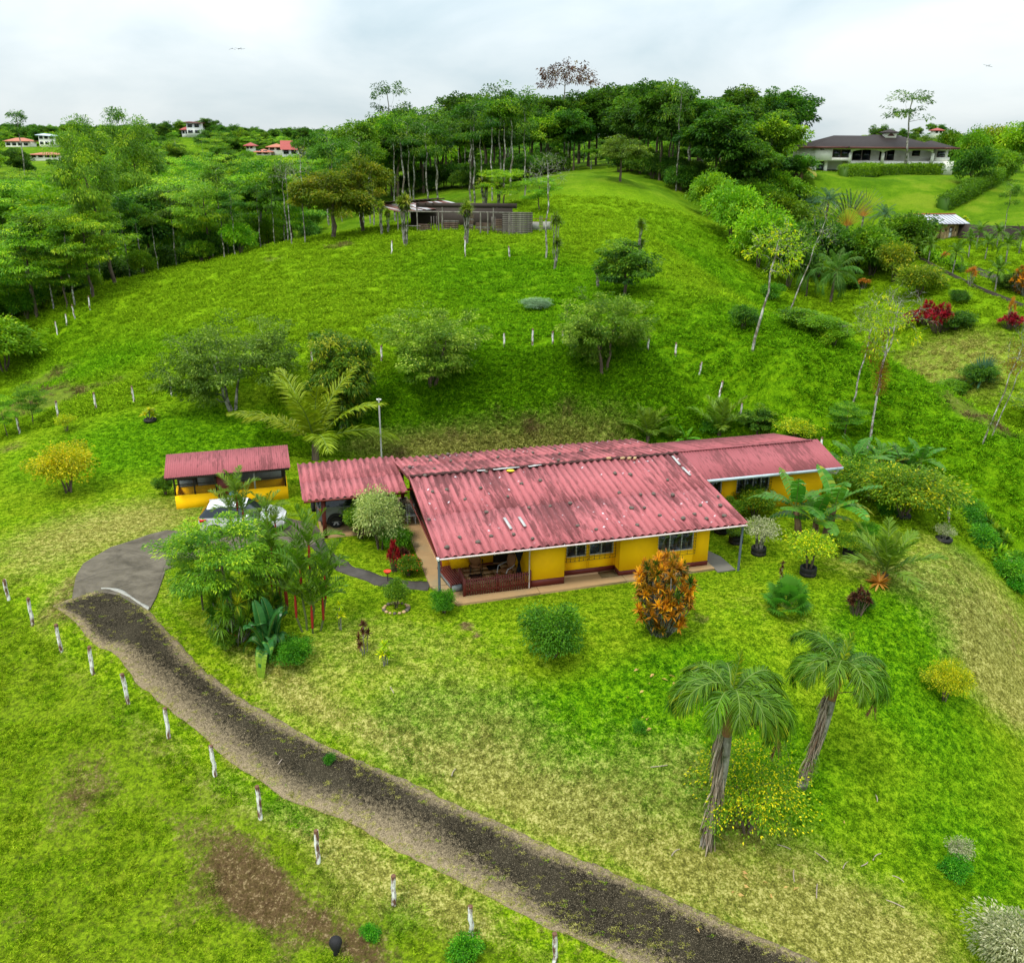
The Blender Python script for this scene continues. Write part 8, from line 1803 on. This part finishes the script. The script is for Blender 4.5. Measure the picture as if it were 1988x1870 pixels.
def scatter_area(name, n, box, rule, size, meshes, lab, seed):
    rg = np.random.default_rng(seed)
    # even density on the picture rather than on the ground: more clumps near the camera, none out of sight
    x = rg.uniform(box[0], box[1], n); y = rg.uniform(box[2], box[3], n)
    zc = y*.94+6; px = 994+FPX*x/zc; k = (px > -120) & (px < 2110); x = x[k]; y = y[k]
    ok = ~pip(x, y, drive_poly) & ~pip(x, y, apron)
    a = (np.stack([x, y], 1)-HA)@HU; s = (np.stack([x, y], 1)-HA)@HN
    ok &= ~((a > -.1) & (a < 12.7) & (s > .2) & (s < 12.2)) & ~((a > -4.2) & (a < .8) & (s > 8.3) & (s < 12.7)) & ~((a > 12.8) & (a < 22.1) & (s > 6.4) & (s < 11.4)) & ~((a > -11.2) & (a < -5.3) & (s > 14) & (s < 15.9))
    ok &= pdist(x, y, [tuple(hw(*p)[:2]) for p in pc]) > .42
    z_ = zones(x, y); past, field = kind_of(x, y)
    ok &= rule(x, y, z_, past, field, rg)
    x, y = x[ok], y[ok]; z_ = {k_: v[ok] for k_, v in z_.items()}; z = height(x, y); m = len(x)
    col = np.stack([z_['dry'], z_['lush'], z_['dirt'], 1-.8*kind_of(x, y)[0]], 1)
    e_ = .3; gxn = (height(x+e_, y)-z)/e_; gyn = (height(x, y+e_)-z)/e_
    rot = np.stack([np.arctan(gyn), -np.arctan(gxn), rg.random(m)*6.28], 1); s0 = size[0]+(size[1]-size[0])*rg.random(m)**1.6
    sc3 = np.stack([s0, s0, s0*(.6+.8*rg.random(m))], 1)
    return scatter(name, np.stack([x, y, z], 1), col, rot, sc3, meshes, lab, 'grass')
def r_lawn(x, y, z, past, field, rg): return (past < .5) & (field < .5) & (rg.random(len(x)) < np.clip(1.0-.55*z['dry']-.8*z['dirt'], .12, 1))
def r_field(x, y, z, past, field, rg): return (field > .3) & (rg.random(len(x)) < np.clip(.55+.7*vnoise(x, y, .7, 31)-1.0*z['dirt'], 0, 1))
def r_past(x, y, z, past, field, rg): return (past > .5) & (y < 120) & (rg.random(len(x)) < np.clip(.85+.35*vnoise(x, y, 1.6, 33)-1.0*z['dirt'], .05, 1)*np.clip(1.5-y/110, .35, 1))
def r_bank(x, y, z, past, field, rg): return (past < .5) & (field < .5) & (z['lush'] > .35) & (rg.random(len(x)) < .6*z['lush'])
scatter_area('lawn_grass', 90000, (-34, 36, 13, 62), r_lawn, (.7, 1.15), TS, 'short mown grass of the lawn round the house', 1)
scatter_area('lush_grass', 40000, (-34, 36, 14, 62), r_bank, (.6, 1.05), TR, 'longer deep green grass on the bank and the damp hollows of the lawn', 2)
scatter_area('field_grass', 75000, (-26, 8, 13, 36), r_field, (.35, .85), TR, 'tussocky grass of the grazed field left of the driveway', 3)
scatter_area('pasture_grass', 110000, (-60, 80, 38, 120), r_past, (.9, 1.9), TB, 'long lush grass of the pasture hill', 4)
scatter_area('bank_grass', 26000, (-16, 18, 51, 61), lambda x, y, z, past, field, rg: (past < .5) & (z['lush'] > .25) & (rg.random(len(x)) < .8), (.6, 1.3), TB, 'long rough dark grass on the bank behind the house', 5)
# cut grass and straw blown onto the edges of the driveway
rgs = np.random.default_rng(17); P_ = []
for line, inner in ((np.array(dL), 1), (np.array(dR), -1)):
    for a_, c_ in zip(line[:-1], line[1:]):
        L = np.hypot(*(c_-a_)); n = int(L*34); t = rgs.random(n); d = (c_-a_)/max(L, 1e-6); nr = np.array([-d[1], d[0]])*inner
        off = rgs.exponential(.26, n)*rgs.choice([1, 1, -.5], n); P_.append(a_+d*(t*L)[:, None]+nr*off[:, None])
for px, py, r_, n in ((390, 1290, .5, 22), (420, 1312, .5, 18), (500, 1375, .7, 30), (560, 1440, .5, 12), (662, 1560, .5, 22), (880, 1700, 1.0, 50), (960, 1740, 1.2, 80), (1100, 1790, 1.3, 110), (1250, 1840, 1.3, 120), (700, 1600, .6, 16), (480, 1350, .5, 20)):
    q = wpt(px, py); P_.append(np.array(q)+rgs.normal(size=(n, 2))*r_*.5)
P_ = np.concatenate(P_); k_ = P_[:, 1] > 10; P_ = P_[k_]; m = len(P_); x, y = P_[:, 0], P_[:, 1]
on = pip(x, y, drive_poly); green = rgs.random(m) < .10
col = np.stack([np.where(green, 0, 1.0), 0*x, np.where(green, 0, .15*rgs.random(m)), np.ones(m)], 1); s0 = rgs.uniform(.2, .6, m)
TF = [tuft(40+i, 30, .20, .14, .018, 4.0) for i in range(3)]
scatter('straw_litter', np.stack([x, y, height(x, y)+np.where(on, .05, .01)], 1), col, np.stack([0*x, 0*x, rgs.random(m)*6.28], 1), np.stack([s0, s0, s0*.5], 1), TF, 'cut grass and straw blown along the driveway edges', 'litter')
# far-off woods beyond the last trees one can tell apart
rgf = np.random.default_rng(8); n = 5200; y = rgf.uniform(300, 900, n); x = (rgf.random(n)*2-1)*y*.72; k = np.hypot(x, y) > 300
bh = [(h[0], h[1]) for h in HOUSES]
for hx, hy in bh: k &= ~((np.abs(x-hx*y/hy) < 10*y/hy) & (y < hy+6) & (y > hy*.4))
x, y = x[k], y[k]; m = len(x); z = height(x, y, False)
s0 = rgf.uniform(.5, 1.0, m)
scatter('far_woodland', np.stack([x, y, z-.5], 1), np.ones((m, 4)), np.stack([0*x, 0*x, rgf.random(m)*6.28], 1), np.stack([s0, s0, s0*.85], 1), [PROTO[k_][0][1][1] for k_ in ('wood0', 'wood1', 'wood2', 'bush0', 'feather0')], 'wooded hills on the horizon too far off to tell single trees', 'woodland')
# one hill far behind, haze blue painted into its forest colour
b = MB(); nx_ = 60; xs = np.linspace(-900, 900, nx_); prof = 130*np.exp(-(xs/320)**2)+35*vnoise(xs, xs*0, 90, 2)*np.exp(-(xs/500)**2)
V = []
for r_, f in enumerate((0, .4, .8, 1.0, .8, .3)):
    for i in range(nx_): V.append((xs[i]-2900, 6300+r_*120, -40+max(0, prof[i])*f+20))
b.add(V, [[r_*nx_+i, r_*nx_+i+1, (r_+1)*nx_+i+1, (r_+1)*nx_+i] for r_ in range(5) for i in range(nx_-1)]); label(b.obj('hills', plain('haze_blue_forest', (.03, .075, .085), .95, .05), smooth=True), kind='structure')
